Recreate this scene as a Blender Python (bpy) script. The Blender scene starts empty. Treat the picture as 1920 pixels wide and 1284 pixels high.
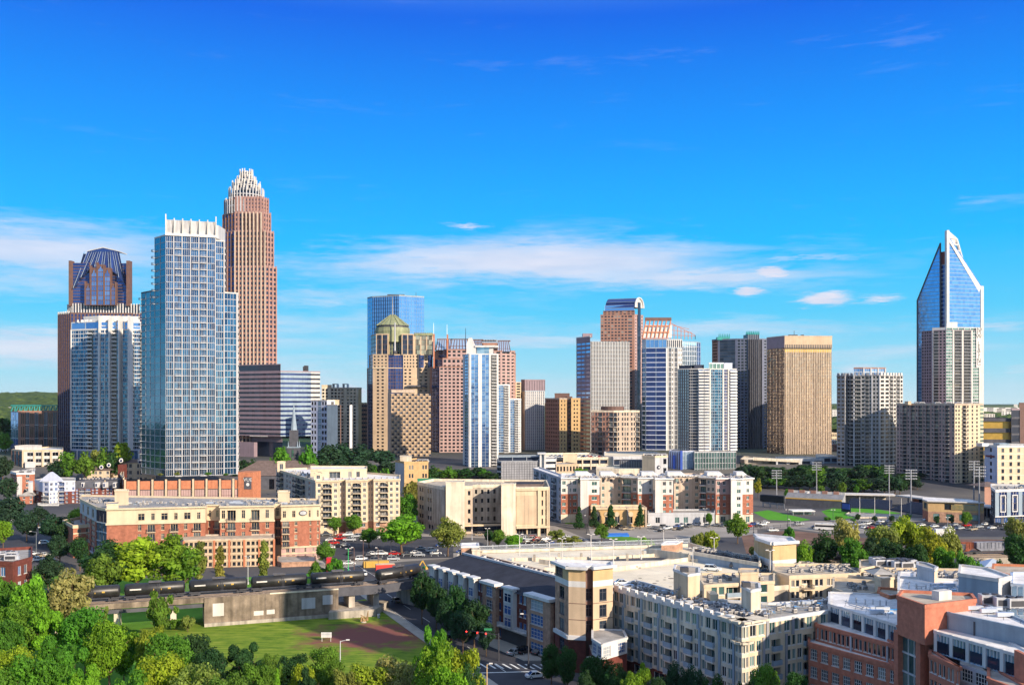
import bpy, math, random
from mathutils import Vector, Matrix
random.seed(11)
rnd = random.random
S = bpy.context.scene
# ------------------------------------------------------------ camera, sky, sun, exposure
F, YH, CZ = 1800.0, 752.0, 60.0
cam = bpy.data.cameras.new('camera'); co = bpy.data.objects.new('camera', cam); S.collection.objects.link(co)
co.location = (0, 0, CZ); co.rotation_euler = (math.pi/2, 0, 0)
cam.sensor_width = 36; cam.lens = 36*F/1920; cam.shift_y = (YH-642)/1920; cam.clip_start = 1; cam.clip_end = 60000
S.camera = co
SUN_AZ = math.radians(136); SUN_EL = math.radians(22)          # azimuth clockwise from +Y (the view direction)
sdir = Vector((math.sin(SUN_AZ)*math.cos(SUN_EL), math.cos(SUN_AZ)*math.cos(SUN_EL), math.sin(SUN_EL)))
sl = bpy.data.lights.new('sun', 'SUN'); sl.energy = 5.0; sl.angle = math.radians(0.5); sl.color = (1.0, 0.85, 0.66)
so = bpy.data.objects.new('sun', sl); S.collection.objects.link(so); so.rotation_euler = sdir.to_track_quat('Z', 'Y').to_euler()
S.view_settings.view_transform = 'Standard'; S.view_settings.look = 'None'; S.view_settings.gamma = 1
S.view_settings.exposure = 0.53; S.view_settings.use_curve_mapping = False
S.cycles.max_bounces = 6; S.cycles.diffuse_bounces = 2; S.cycles.glossy_bounces = 3; S.cycles.transmission_bounces = 2
S.cycles.use_denoising = True; S.cycles.sample_clamp_indirect = 4

wd = bpy.data.worlds.new('World'); S.world = wd; wd.use_nodes = True
nt = wd.node_tree; N = nt.nodes; Lk = nt.links; N.clear()
def nd(t, **k):
    n = N.new(t)
    for a, b in k.items(): setattr(n, a, b)
    return n
def mth(op, a, b=None, c=None, clamp=False):
    n = nd('ShaderNodeMath', operation=op, use_clamp=clamp)
    for i, v in enumerate((a, b, c)):
        if v is None: continue
        if isinstance(v, (int, float)): n.inputs[i].default_value = v
        else: Lk.new(v, n.inputs[i])
    return n.outputs[0]
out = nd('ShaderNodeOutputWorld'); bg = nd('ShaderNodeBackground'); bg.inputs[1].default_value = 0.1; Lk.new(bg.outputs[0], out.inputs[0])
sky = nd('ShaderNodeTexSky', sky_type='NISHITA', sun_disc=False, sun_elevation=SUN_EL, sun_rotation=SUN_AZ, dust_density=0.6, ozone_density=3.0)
tc = nd('ShaderNodeTexCoord'); sep = nd('ShaderNodeSeparateXYZ'); Lk.new(tc.outputs['Generated'], sep.inputs[0])
hyp = mth('SQRT', mth('ADD', mth('MULTIPLY', sep.outputs[0], sep.outputs[0]), mth('MULTIPLY', sep.outputs[1], sep.outputs[1])))
el = mth('DIVIDE', sep.outputs[2], mth('MAXIMUM', hyp, 0.001)); az = mth('ARCTAN2', sep.outputs[0], sep.outputs[1])
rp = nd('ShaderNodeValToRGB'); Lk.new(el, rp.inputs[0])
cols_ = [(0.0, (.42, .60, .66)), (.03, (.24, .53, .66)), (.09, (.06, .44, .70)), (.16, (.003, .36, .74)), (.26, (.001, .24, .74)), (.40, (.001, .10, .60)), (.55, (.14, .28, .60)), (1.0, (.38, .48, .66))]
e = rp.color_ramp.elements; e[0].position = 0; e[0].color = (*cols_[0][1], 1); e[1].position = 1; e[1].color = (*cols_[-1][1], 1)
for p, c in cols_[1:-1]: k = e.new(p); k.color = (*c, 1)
# the clouds: stretched noise inside soft banks, laid out by azimuth and elevation of the sky itself
cmb = nd('ShaderNodeCombineXYZ'); Lk.new(mth('MULTIPLY', az, 5.0), cmb.inputs[0]); Lk.new(mth('MULTIPLY', el, 34.0), cmb.inputs[1])
n1 = nd('ShaderNodeTexNoise'); n1.inputs['Scale'].default_value = 1.3; n1.inputs['Detail'].default_value = 9; n1.inputs['Roughness'].default_value = .6; n1.inputs['Distortion'].default_value = .6
Lk.new(cmb.outputs[0], n1.inputs['Vector'])
n3 = nd('ShaderNodeTexNoise'); n3.inputs['Scale'].default_value = 6; n3.inputs['Detail'].default_value = 6; n3.inputs['Roughness'].default_value = .65; Lk.new(cmb.outputs[0], n3.inputs['Vector'])
sp3 = nd('ShaderNodeSeparateColor'); Lk.new(n3.outputs['Color'], sp3.inputs[0])
azd = mth('ADD', az, mth('MULTIPLY', mth('SUBTRACT', sp3.outputs[0], .5), .05)); eld = mth('ADD', el, mth('MULTIPLY', mth('SUBTRACT', sp3.outputs[1], .5), .022))
banks = [(1010, 492, 540, 62, 1.12), (300, 640, 400, 30, .8), (620, 560, 300, 26, .7), (950, 640, 400, 24, .7), (1660, 660, 260, 26, .6), (820, 498, 300, 46, .8), (1300, 520, 360, 34, .95), (40, 462, 360, 66, 1.0), (90, 520, 420, 60, .62), (60, 650, 330, 45, 1.0), (600, 600, 560, 60, .55),
         (560, 690, 420, 50, .62), (1400, 612, 700, 26, .6), (1850, 615, 120, 12, .8), (880, 422, 60, 8, .9), (1448, 512, 44, 14, 1.4), (1404, 548, 34, 12, 1.3), (1545, 562, 48, 16, 1.5), (1646, 564, 44, 10, 1.0),
         (1850, 370, 90, 14, .4), (1500, 485, 160, 8, .7), (1480, 455, 60, 8, .4), (640, 735, 60, 22, 1.3), (1610, 700, 60, 22, .8), (1200, 720, 900, 30, .4), (1500, 90, 500, 30, .2), (1895, 690, 50, 10, .7)]
tot = None
banks += [('a', *q_) for q_ in ((2.75, .16, 900, 110, 1.1), (2.35, .34, 500, 90, 1.0), (-2.7, .22, 800, 120, 1.1), (-2.2, .10, 600, 70, 1.0), (2.0, .12, 500, 60, .9), (-2.95, .45, 400, 90, .9))]
for bk_ in banks:
    if bk_[0] == 'a': _, a0, e0, rx, ry, wgt = bk_
    else: bx, by, rx, ry, wgt = bk_; a0 = math.atan((bx-960)/F); e0 = (YH-by)/math.hypot(F, bx-960)
    dx = mth('MULTIPLY', mth('SUBTRACT', azd, a0), F/rx); dy = mth('MULTIPLY', mth('SUBTRACT', eld, e0), F/ry)
    d2 = mth('ADD', mth('MULTIPLY', dx, dx), mth('MULTIPLY', dy, dy))
    m_ = mth('MULTIPLY', mth('EXPONENT', mth('MULTIPLY', d2, -1.4)), wgt)
    tot = m_ if tot is None else mth('MAXIMUM', tot, m_)
cl = mth('MULTIPLY', mth('SUBTRACT', mth('ADD', mth('ADD', mth('MULTIPLY', n1.outputs[0], 1.1), mth('MULTIPLY', n3.outputs[0], .45)), mth('MULTIPLY', tot, .60)), .89), 2.4, clamp=True)
cl = mth('MULTIPLY', cl, mth('ADD', mth('MULTIPLY', tot, .7), .12, clamp=True), clamp=True)
n2 = nd('ShaderNodeTexNoise'); n2.inputs['Scale'].default_value = 2.6; n2.inputs['Detail'].default_value = 5; Lk.new(cmb.outputs[0], n2.inputs['Vector'])
crp = nd('ShaderNodeMix', data_type='RGBA'); Lk.new(n2.outputs[0], crp.inputs['Factor']); crp.inputs['A'].default_value = (.36, .44, .60, 1); crp.inputs['B'].default_value = (.72, .66, .70, 1)
mx = nd('ShaderNodeMix', data_type='RGBA'); Lk.new(cl, mx.inputs['Factor']); Lk.new(rp.outputs[0], mx.inputs['A']); Lk.new(crp.outputs['Result'], mx.inputs['B'])
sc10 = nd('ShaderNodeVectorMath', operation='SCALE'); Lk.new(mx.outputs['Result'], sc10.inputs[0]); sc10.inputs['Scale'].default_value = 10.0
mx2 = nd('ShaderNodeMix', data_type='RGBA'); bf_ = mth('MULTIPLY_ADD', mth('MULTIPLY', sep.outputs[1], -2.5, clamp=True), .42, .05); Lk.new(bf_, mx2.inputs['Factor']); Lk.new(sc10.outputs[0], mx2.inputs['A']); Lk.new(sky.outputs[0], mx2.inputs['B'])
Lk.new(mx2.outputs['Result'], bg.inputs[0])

# ------------------------------------------------------------ materials
MT = {}
def newmat(name):
    m = bpy.data.materials.new(name); m.use_nodes = True; return m, m.node_tree, m.node_tree.nodes['Principled BSDF']
TABLE = {'dusk_stone': ((.35, .205, .18), .7, 0, .2, .15, .12), 'frame_grey': ((.38, .38, .40), .7, 0, .2, .1, .1), 'slate': ((.12, .135, .20), .6, 0, .2, .15, .1),  # name: (colour, roughness, metallic, noise scale, variation, streaks)
 'white': ((.63, .61, .59), .6, 0, .15, .10, .12), 'offwhite': ((.60, .56, .52), .7, 0, .15, .12, .2), 'cream': ((.60, .47, .32), .8, 0, .2, .12, .15), 'cream_lit': ((.62, .50, .35), .8, 0, .2, .1, .1),  # cream_lit is cream brightened for sunny walls, sunlight put into the colour
 'beige': ((.52, .40, .28), .8, 0, .2, .12, .15), 'tan': ((.55, .38, .20), .85, 0, .3, .14, .15), 'ochre': ((.55, .36, .17), .85, 0, .5, .15, .1), 'sand': ((.53, .42, .33), .85, 0, .3, .12, .25),
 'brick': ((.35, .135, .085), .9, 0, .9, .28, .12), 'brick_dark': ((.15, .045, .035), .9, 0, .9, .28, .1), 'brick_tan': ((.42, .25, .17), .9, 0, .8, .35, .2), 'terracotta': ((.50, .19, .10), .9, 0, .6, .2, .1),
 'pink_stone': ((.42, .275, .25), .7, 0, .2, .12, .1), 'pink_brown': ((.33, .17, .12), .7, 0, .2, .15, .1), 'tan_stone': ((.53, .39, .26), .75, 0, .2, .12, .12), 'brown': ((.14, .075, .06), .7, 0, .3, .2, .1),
 'mauve': ((.26, .19, .22), .6, 0, .2, .12, .1), 'concrete': ((.42, .37, .31), .9, 0, .25, .25, .45), 'concrete_light': ((.68, .59, .46), .9, 0, .12, .18, .3), 'deck': ((.74, .64, .48), .9, 0, .10, .20, 0), 'stained': ((.235, .185, .14), .95, 0, .35, .45, .5), 'brick_office': ((.46, .17, .11), .9, 0, .9, .22, .1),
 'grey': ((.30, .30, .32), .8, 0, .2, .15, .2), 'grey_light': ((.48, .48, .50), .8, 0, .2, .12, .2), 'dark': ((.045, .045, .055), .6, 0, .3, .3, 0), 'charcoal': ((.09, .09, .105), .8, 0, .4, .25, .1),
 'steel': ((.45, .47, .50), .35, .8, .3, .1, 0), 'aluminium': ((.62, .66, .72), .4, .5, .3, .1, 0), 'bluegrey': ((.26, .33, .40), .7, 0, .2, .12, .15), 'roof_grey': ((.33, .31, .29), .95, 0, .35, .38, 0),
 'roof_dark': ((.035, .037, .05), .9, 0, .3, .3, 0), 'roof_white': ((.70, .67, .65), .9, 0, .35, .28, 0), 'roof_tan': ((.44, .37, .29), .95, 0, .4, .35, 0), 'roof_brown': ((.15, .11, .10), .95, 0, .5, .3, 0),
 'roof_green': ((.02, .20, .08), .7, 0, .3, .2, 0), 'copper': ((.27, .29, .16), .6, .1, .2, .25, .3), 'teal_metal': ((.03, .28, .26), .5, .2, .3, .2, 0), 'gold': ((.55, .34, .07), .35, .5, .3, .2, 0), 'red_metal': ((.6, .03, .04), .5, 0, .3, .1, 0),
 'track_metal': ((.25, .2, .17), .5, .6, .5, .2, 0), 'tank_black': ((.022, .021, .022), .42, 0, .6, .4, .3), 'rust': ((.24, .075, .045), .9, 0, .8, .35, .4), 'freight_grey': ((.24, .25, .30), .8, 0, .8, .3, .4), 'ballast': ((.24, .19, .15), 1, 0, 1.2, .5, 0),
 'bark': ((.13, .085, .055), 1, 0, 2, .4, 0), 'lawn_green': ((.10, .24, .02), 1, 0, .08, .35, 0), 'field_green': ((.075, .27, .015), 1, 0, .2, .12, 0), 'dirt': ((.17, .10, .075), 1, 0, .08, .4, 0), 'road': ((.055, .055, .065), .85, 0, .1, .3, 0),
 'road_light': ((.30, .27, .24), .9, 0, .07, .25, 0), 'pavement': ((.40, .36, .31), .9, 0, .25, .2, 0), 'paint_white': ((.75, .75, .72), .8, 0, .6, .2, 0), 'blue_panel': ((.03, .08, .40), .5, 0, .3, .1, 0), 'maroon': ((.16, .03, .05), .6, 0, .3, .1, 0),
 'navy': ((.012, .02, .05), .5, 0, .3, .2, 0), 'yellow': ((.55, .33, .06), .6, 0, .4, .1, 0), 'orange': ((.75, .2, .03), .6, 0, .4, .1, 0), 'plastic_green': ((.02, .5, .12), .6, 0, .4, .1, 0), 'red': ((.55, .04, .03), .6, 0, .4, .1, 0), 'tarp': ((.02, .16, .55), .5, 0, .4, .1, 0),
 'screen': ((.012, .017, .02), .25, 0, .3, .1, 0), 'rubber': ((.02, .02, .02), .9, 0, 1, .1, 0), 'lamp_glass': ((.85, .85, .82), .3, 0, 1, .05, 0), 'carved': ((.30, .19, .09), .9, 0, .8, .4, 0), 'lavender': ((.50, .53, .66), .7, 0, .3, .1, .1),
}
def noise_mix(t, b, c, sc, var, streak):
    n = t.nodes; l = t.links
    g = n.new('ShaderNodeNewGeometry'); no = n.new('ShaderNodeTexNoise'); no.inputs['Scale'].default_value = sc; no.inputs['Detail'].default_value = 8; no.inputs['Roughness'].default_value = .65
    l.new(g.outputs['Position'], no.inputs['Vector'])
    r = n.new('ShaderNodeMapRange'); r.inputs['From Min'].default_value = .3; r.inputs['From Max'].default_value = .7; r.inputs['To Min'].default_value = 1-var; r.inputs['To Max'].default_value = 1+var
    l.new(no.outputs[0], r.inputs['Value']); f = r.outputs[0]
    if streak:
        mp = n.new('ShaderNodeMapping'); mp.inputs['Scale'].default_value = (.7, .7, .045); l.new(g.outputs['Position'], mp.inputs[0])
        n2 = n.new('ShaderNodeTexNoise'); n2.inputs['Scale'].default_value = 1.0; n2.inputs['Detail'].default_value = 5; l.new(mp.outputs[0], n2.inputs['Vector'])
        r2 = n.new('ShaderNodeMapRange'); r2.inputs['From Min'].default_value = .42; r2.inputs['From Max'].default_value = .68; r2.inputs['To Min'].default_value = 1.03; r2.inputs['To Max'].default_value = 1-streak
        l.new(n2.outputs[0], r2.inputs['Value']); m = n.new('ShaderNodeMath'); m.operation = 'MULTIPLY'; l.new(f, m.inputs[0]); l.new(r2.outputs[0], m.inputs[1]); f = m.outputs[0]
    v = n.new('ShaderNodeVectorMath'); v.operation = 'SCALE'; v.inputs[0].default_value = c; l.new(f, v.inputs['Scale']); l.new(v.outputs[0], b.inputs['Base Color'])
    return g, no
def M(name):
    if name in MT: return MT[name]
    m, t, b = newmat(name); n = t.nodes; l = t.links
    if name in TABLE:
        c, ro, me, sc, var, st = TABLE[name]; b.inputs['Roughness'].default_value = ro; b.inputs['Metallic'].default_value = me
        g, no = noise_mix(t, b, c, sc, var, st)
        if ro > .75:
            b.inputs['Specular IOR Level'].default_value = .2
    elif name.startswith('glass_'):                                   # reflective curtain-wall glass, each pane its own tone
        c1, c2, me, ro = {'glass_blue': ((.10, .24, .55), (.30, .50, .85), .85, .06), 'glass_teal': ((.03, .12, .20), (.12, .30, .42), .7, .08), 'glass_dark': ((.010, .016, .035), (.05, .07, .12), .35, .08), 'glass_sky': ((.35, .62, .85), (.62, .85, 1.0), .92, .07),
            'glass_navy': ((.015, .03, .12), (.06, .11, .32), .6, .07), 'glass_bronze': ((.20, .14, .10), (.88, .66, .46), .85, .13), 'glass_deep': ((.008, .045, .12), (.06, .20, .38), .75, .06), 'glass_even': ((.13, .33, .66), (.20, .44, .80), .88, .06), 'glass_green': ((.05, .12, .12), (.25, .40, .38), .6, .1), 'glass_pale': ((.30, .45, .60), (.65, .78, .90), .7, .12)}[name]
        a = n.new('ShaderNodeAttribute'); a.attribute_name = 'rnd'
        mi = n.new('ShaderNodeMix'); mi.data_type = 'RGBA'; mi.inputs['A'].default_value = (*c1, 1); mi.inputs['B'].default_value = (*c2, 1)
        l.new(a.outputs['Fac'], mi.inputs['Factor']); l.new(mi.outputs['Result'], b.inputs['Base Color']); b.inputs['Metallic'].default_value = me; b.inputs['Roughness'].default_value = ro
        g = n.new('ShaderNodeNewGeometry'); no = n.new('ShaderNodeTexNoise'); no.inputs['Scale'].default_value = .35; no.inputs['Detail'].default_value = 3; l.new(g.outputs['Position'], no.inputs['Vector'])
        bu = n.new('ShaderNodeBump'); bu.inputs['Strength'].default_value = .09; bu.inputs['Distance'].default_value = .4; l.new(no.outputs[0], bu.inputs['Height']); l.new(bu.outputs[0], b.inputs['Normal'])
    elif name.startswith('pane'):                                     # window glass; some windows show pale blinds
        a = n.new('ShaderNodeAttribute'); a.attribute_name = 'rnd'; oi = n.new('ShaderNodeObjectInfo')
        ad = n.new('ShaderNodeMath'); ad.operation = 'ADD'; l.new(a.outputs['Fac'], ad.inputs[0]); l.new(oi.outputs['Random'], ad.inputs[1]); fr = n.new('ShaderNodeMath'); fr.operation = 'FRACT'; l.new(ad.outputs[0], fr.inputs[0])
        cr = n.new('ShaderNodeValToRGB'); l.new(fr.outputs[0], cr.inputs[0]); cr.color_ramp.interpolation = 'CONSTANT'; e = cr.color_ramp.elements
        pal = {'pane': [(0, (.02, .028, .045)), (.45, (.04, .055, .08)), (.72, (.09, .11, .13)), (.86, (.30, .29, .27))], 'pane_dark': [(0, (.008, .01, .016)), (.6, (.02, .025, .035)), (.93, (.12, .11, .10))],
               'pane_blue': [(0, (.04, .10, .28)), (.4, (.09, .18, .42)), (.75, (.02, .04, .10)), (.92, (.45, .50, .55))], 'pane_green': [(0, (.03, .08, .08)), (.4, (.08, .17, .16)), (.75, (.22, .34, .32)), (.9, (.02, .03, .04))]}[name]
        e[0].color = (*pal[0][1], 1); e[1].position = pal[-1][0]; e[1].color = (*pal[-1][1], 1)
        for p, c in pal[1:-1]: k = e.new(p); k.color = (*c, 1)
        l.new(cr.outputs[0], b.inputs['Base Color']); b.inputs['Roughness'].default_value = .08; b.inputs['Metallic'].default_value = .25; b.inputs['Specular IOR Level'].default_value = .7
    elif name in ('leaf', 'leaf_far'):
        a = n.new('ShaderNodeAttribute'); a.attribute_name = 'rnd'; oi = n.new('ShaderNodeObjectInfo')
        r = n.new('ShaderNodeMapRange'); r.inputs['To Min'].default_value = .55; r.inputs['To Max'].default_value = 1.55; l.new(a.outputs['Fac'], r.inputs['Value'])
        v = n.new('ShaderNodeVectorMath'); v.operation = 'SCALE'; l.new(oi.outputs['Color'], v.inputs[0]); l.new(r.outputs[0], v.inputs['Scale'])
        l.new(v.outputs[0], b.inputs['Base Color']); b.inputs['Roughness'].default_value = .75; b.inputs['Specular IOR Level'].default_value = .25
        tr = n.new('ShaderNodeBsdfTranslucent'); v2 = n.new('ShaderNodeVectorMath'); v2.operation = 'MULTIPLY'; v2.inputs[1].default_value = (1.25, 1.35, .5); l.new(v.outputs[0], v2.inputs[0]); l.new(v2.outputs[0], tr.inputs[0])
        ms = n.new('ShaderNodeMixShader'); ms.inputs[0].default_value = .38; l.new(b.outputs[0], ms.inputs[1]); l.new(tr.outputs[0], ms.inputs[2]); l.new(ms.outputs[0], n['Material Output'].inputs[0])
    elif name == 'car_paint':
        oi = n.new('ShaderNodeObjectInfo'); l.new(oi.outputs['Color'], b.inputs['Base Color']); b.inputs['Roughness'].default_value = .3; b.inputs['Coat Weight'].default_value = .6
    elif name == 'lawn':                                              # mown grass with a worn reddish patch in its middle
        g = n.new('ShaderNodeNewGeometry'); no = n.new('ShaderNodeTexNoise'); no.inputs['Scale'].default_value = .14; no.inputs['Detail'].default_value = 9; no.inputs['Roughness'].default_value = .7; l.new(g.outputs['Position'], no.inputs[0])
        mp = n.new('ShaderNodeMapping'); mp.inputs['Rotation'].default_value = (0, 0, .35); mp.inputs['Scale'].default_value = (.25, 2.2, 1); l.new(g.outputs['Position'], mp.inputs[0])
        no2 = n.new('ShaderNodeTexNoise'); no2.inputs['Scale'].default_value = .6; no2.inputs['Detail'].default_value = 4; l.new(mp.outputs[0], no2.inputs[0])
        ad = n.new('ShaderNodeMath'); ad.operation = 'ADD'; l.new(no.outputs[0], ad.inputs[0]); l.new(no2.outputs[0], ad.inputs[1])
        cr = n.new('ShaderNodeValToRGB'); hf = n.new('ShaderNodeMath'); hf.operation = 'MULTIPLY'; hf.inputs[1].default_value = .5; l.new(ad.outputs[0], hf.inputs[0]); l.new(hf.outputs[0], cr.inputs[0]); e = cr.color_ramp.elements; e[0].position = .34; e[0].color = (.045, .09, .014, 1); e[1].position = .64; e[1].color = (.30, .33, .06, 1)
        k = e.new(.45); k.color = (.11, .19, .02, 1); k = e.new(.54); k.color = (.19, .26, .028, 1)
        vs = n.new('ShaderNodeVectorMath'); vs.operation = 'SUBTRACT'; vs.inputs[1].default_value = (-36, 246, 0); l.new(g.outputs['Position'], vs.inputs[0])
        vm = n.new('ShaderNodeVectorMath'); vm.operation = 'MULTIPLY'; vm.inputs[1].default_value = (1/15, 1/13, 0); l.new(vs.outputs[0], vm.inputs[0]); ln = n.new('ShaderNodeVectorMath'); ln.operation = 'LENGTH'; l.new(vm.outputs[0], ln.inputs[0])
        no3 = n.new('ShaderNodeTexNoise'); no3.inputs['Scale'].default_value = .22; no3.inputs['Detail'].default_value = 8; l.new(g.outputs['Position'], no3.inputs[0])
        su = n.new('ShaderNodeMath'); su.operation = 'MULTIPLY_ADD'; l.new(no3.outputs[0], su.inputs[0]); su.inputs[1].default_value = 2.2; l.new(ln.outputs['Value'], su.inputs[2])
        r = n.new('ShaderNodeMapRange'); r.inputs['From Min'].default_value = 1.75; r.inputs['From Max'].default_value = 2.5; r.inputs['To Min'].default_value = 1; r.inputs['To Max'].default_value = 0; l.new(su.outputs[0], r.inputs['Value'])
        mi = n.new('ShaderNodeMix'); mi.data_type = 'RGBA'; l.new(r.outputs[0], mi.inputs['Factor']); l.new(cr.outputs[0], mi.inputs['A']); mi.inputs['B'].default_value = (.22, .085, .07, 1)
        l.new(mi.outputs['Result'], b.inputs['Base Color']); b.inputs['Roughness'].default_value = 1; b.inputs['Specular IOR Level'].default_value = .1
    elif name == 'city_ground':                                       # asphalt lots, paving and scrub in irregular patches
        g = n.new('ShaderNodeNewGeometry'); no = n.new('ShaderNodeTexNoise'); no.inputs['Scale'].default_value = .018; no.inputs['Detail'].default_value = 6; l.new(g.outputs['Position'], no.inputs[0])
        cr = n.new('ShaderNodeValToRGB'); l.new(no.outputs[0], cr.inputs[0]); e = cr.color_ramp.elements; e[0].position = .35; e[0].color = (.07, .07, .08, 1); e[1].position = .62; e[1].color = (.15, .135, .12, 1)
        k = e.new(.5); k.color = (.10, .095, .095, 1)
        ln = n.new('ShaderNodeVectorMath'); ln.operation = 'LENGTH'; l.new(g.outputs['Position'], ln.inputs[0])
        r = n.new('ShaderNodeMapRange'); r.inputs['From Min'].default_value = 760; r.inputs['From Max'].default_value = 1150; l.new(ln.outputs['Value'], r.inputs['Value'])
        no2 = n.new('ShaderNodeTexNoise'); no2.inputs['Scale'].default_value = .01; no2.inputs['Detail'].default_value = 8; l.new(g.outputs['Position'], no2.inputs[0])
        cr2 = n.new('ShaderNodeValToRGB'); l.new(no2.outputs[0], cr2.inputs[0]); e = cr2.color_ramp.elements; e[0].position = .4; e[0].color = (.02, .045, .012, 1); e[1].position = .65; e[1].color = (.06, .10, .03, 1)
        mi = n.new('ShaderNodeMix'); mi.data_type = 'RGBA'; l.new(r.outputs[0], mi.inputs['Factor']); l.new(cr.outputs[0], mi.inputs['A']); l.new(cr2.outputs[0], mi.inputs['B'])
        l.new(mi.outputs['Result'], b.inputs['Base Color']); b.inputs['Roughness'].default_value = .95; b.inputs['Specular IOR Level'].default_value = .15
    elif name == 'wood_far':
        g = n.new('ShaderNodeNewGeometry'); no = n.new('ShaderNodeTexNoise'); no.inputs['Scale'].default_value = .03; no.inputs['Detail'].default_value = 10; no.inputs['Roughness'].default_value = .7; l.new(g.outputs['Position'], no.inputs[0])
        cr = n.new('ShaderNodeValToRGB'); l.new(no.outputs[0], cr.inputs[0]); e = cr.color_ramp.elements; e[0].position = .36; e[0].color = (.018, .04, .012, 1); e[1].position = .66; e[1].color = (.10, .14, .03, 1)
        l.new(cr.outputs[0], b.inputs['Base Color']); b.inputs['Roughness'].default_value = 1; b.inputs['Specular IOR Level'].default_value = .05
    else: raise KeyError(name)
    MT[name] = m; return m

# ------------------------------------------------------------ geometry helpers
def w(px, D): return ((px-960)*D/F, float(D))
def z(py, D): return CZ-(py-YH)*D/F
def gd(py, h=0): return (CZ-h)*F/(py-YH)                           # distance of a point of height h seen at row py
def g(px, py, h=0): D = gd(py, h); return ((px-960)*D/F, D)
def frame(a, b):
    ux, uy = b[0]-a[0], b[1]-a[1]; L = math.hypot(ux, uy); L = max(L, 1e-4); ux /= L; uy /= L
    return (a[0], a[1], ux, uy, uy, -ux), L
class MB:
    def __init__(s): s.v = []; s.f = []; s.m = []; s.r = []
    def q(s, a, b, c, d, m=0, r=None):
        n = len(s.v); s.v += [a, b, c, d]; s.f.append((n, n+1, n+2, n+3)); s.m.append(m); s.r.append(rnd() if r is None else r)
    def poly(s, pts, m=0):
        n = len(s.v); s.v += list(pts); s.f.append(tuple(range(n, n+len(pts)))); s.m.append(m); s.r.append(rnd())
    def hexa(s, P, m=0):
        n = len(s.v); s.v += P; k = rnd()
        for f in ((0, 1, 2, 3), (4, 7, 6, 5), (0, 4, 5, 1), (1, 5, 6, 2), (2, 6, 7, 3), (3, 7, 4, 0)): s.f.append(tuple(n+i for i in f)); s.m.append(m); s.r.append(k)
    def box(s, x0, x1, y0, y1, z0, z1, m=0): s.hexa([(x0, y0, z0), (x1, y0, z0), (x1, y1, z0), (x0, y1, z0), (x0, y0, z1), (x1, y0, z1), (x1, y1, z1), (x0, y1, z1)], m)
    def P(s, fr, u, d, zz): return (fr[0]+fr[2]*u+fr[4]*d, fr[1]+fr[3]*u+fr[5]*d, zz)
    def ob(s, fr, u0, u1, d0, d1, z0, z1, m=0):
        P = s.P; s.hexa([P(fr, u0, d1, z0), P(fr, u1, d1, z0), P(fr, u1, d0, z0), P(fr, u0, d0, z0), P(fr, u0, d1, z1), P(fr, u1, d1, z1), P(fr, u1, d0, z1), P(fr, u0, d0, z1)], m)
    def fq(s, fr, u0, u1, z0, z1, d=0, m=0, r=None, tilt=0):
        P = s.P; t = tilt
        s.q(P(fr, u0, d+t*(rnd()-.5), z0), P(fr, u1, d+t*(rnd()-.5), z0), P(fr, u1, d+t*(rnd()-.5), z1), P(fr, u0, d+t*(rnd()-.5), z1), m, r)
    def cyl(s, p0, p1, r0, r1=None, n=8, m=0, caps=True):
        r1 = r0 if r1 is None else r1; a = Vector(p0); b = Vector(p1); ax = (b-a)
        if ax.length < 1e-6: return
        ax.normalize(); e1 = ax.orthogonal().normalized(); e2 = ax.cross(e1); k = len(s.v)
        for (c, r) in ((a, r0), (b, r1)):
            for i in range(n): t = 2*math.pi*i/n; s.v.append(tuple(c+e1*(r*math.cos(t))+e2*(r*math.sin(t))))
        for i in range(n): j = (i+1) % n; s.f.append((k+i, k+j, k+n+j, k+n+i)); s.m.append(m); s.r.append(rnd())
        if caps: s.f.append(tuple(k+i for i in range(n))[::-1]); s.f.append(tuple(k+n+i for i in range(n))); s.m += [m, m]; s.r += [.5, .5]
    def prism(s, pts, z0, z1, m=0, bottom=False):
        n = len(pts); k = len(s.v); s.v += [(p[0], p[1], z0) for p in pts]+[(p[0], p[1], z1) for p in pts]
        for i in range(n): j = (i+1) % n; s.f.append((k+i, k+j, k+n+j, k+n+i)); s.m.append(m); s.r.append(rnd())
        s.f.append(tuple(range(k+n, k+2*n))); s.m.append(m); s.r.append(.5)
        if bottom: s.f.append(tuple(range(k, k+n))[::-1]); s.m.append(m); s.r.append(.5)
    def add(s, o, loc, rz):
        c, sn = math.cos(rz), math.sin(rz); n = len(s.v); k = rnd()
        s.v += [(x*c-y*sn+loc[0], x*sn+y*c+loc[1], zz+loc[2]) for x, y, zz in o.v]
        s.f += [tuple(i+n for i in f) for f in o.f]; s.m += o.m; s.r += [k]*len(o.f)
    def mesh(s, name, mats, off=(0, 0, 0), smooth=False):
        me = bpy.data.meshes.new(name); ox, oy, oz = off
        me.from_pydata([(x-ox, y-oy, q-oz) for x, y, q in s.v], [], s.f)
        for m_ in mats: me.materials.append(M(m_))
        me.polygons.foreach_set('material_index', s.m)
        at = me.attributes.new('rnd', 'FLOAT', 'FACE'); at.data.foreach_set('value', s.r)
        if smooth: me.polygons.foreach_set('use_smooth', [True]*len(s.f))
        me.update(); return me
def link(name, data, parent=None, loc=(0, 0, 0), rz=0):
    o = bpy.data.objects.new(name, data); S.collection.objects.link(o)
    if parent: o.parent = parent
    o.location = loc
    if rz: o.rotation_euler = (0, 0, rz)
    return o
def tag(o, label, cat, group=None, kind=None):
    if label: o['label'] = label
    if cat: o['category'] = cat
    if group: o['group'] = group
    if kind: o['kind'] = kind
    return o
def thing(name, loc, label, cat, group=None, rz=0): return tag(link(name, None, None, loc, rz), label, cat, group)
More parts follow.
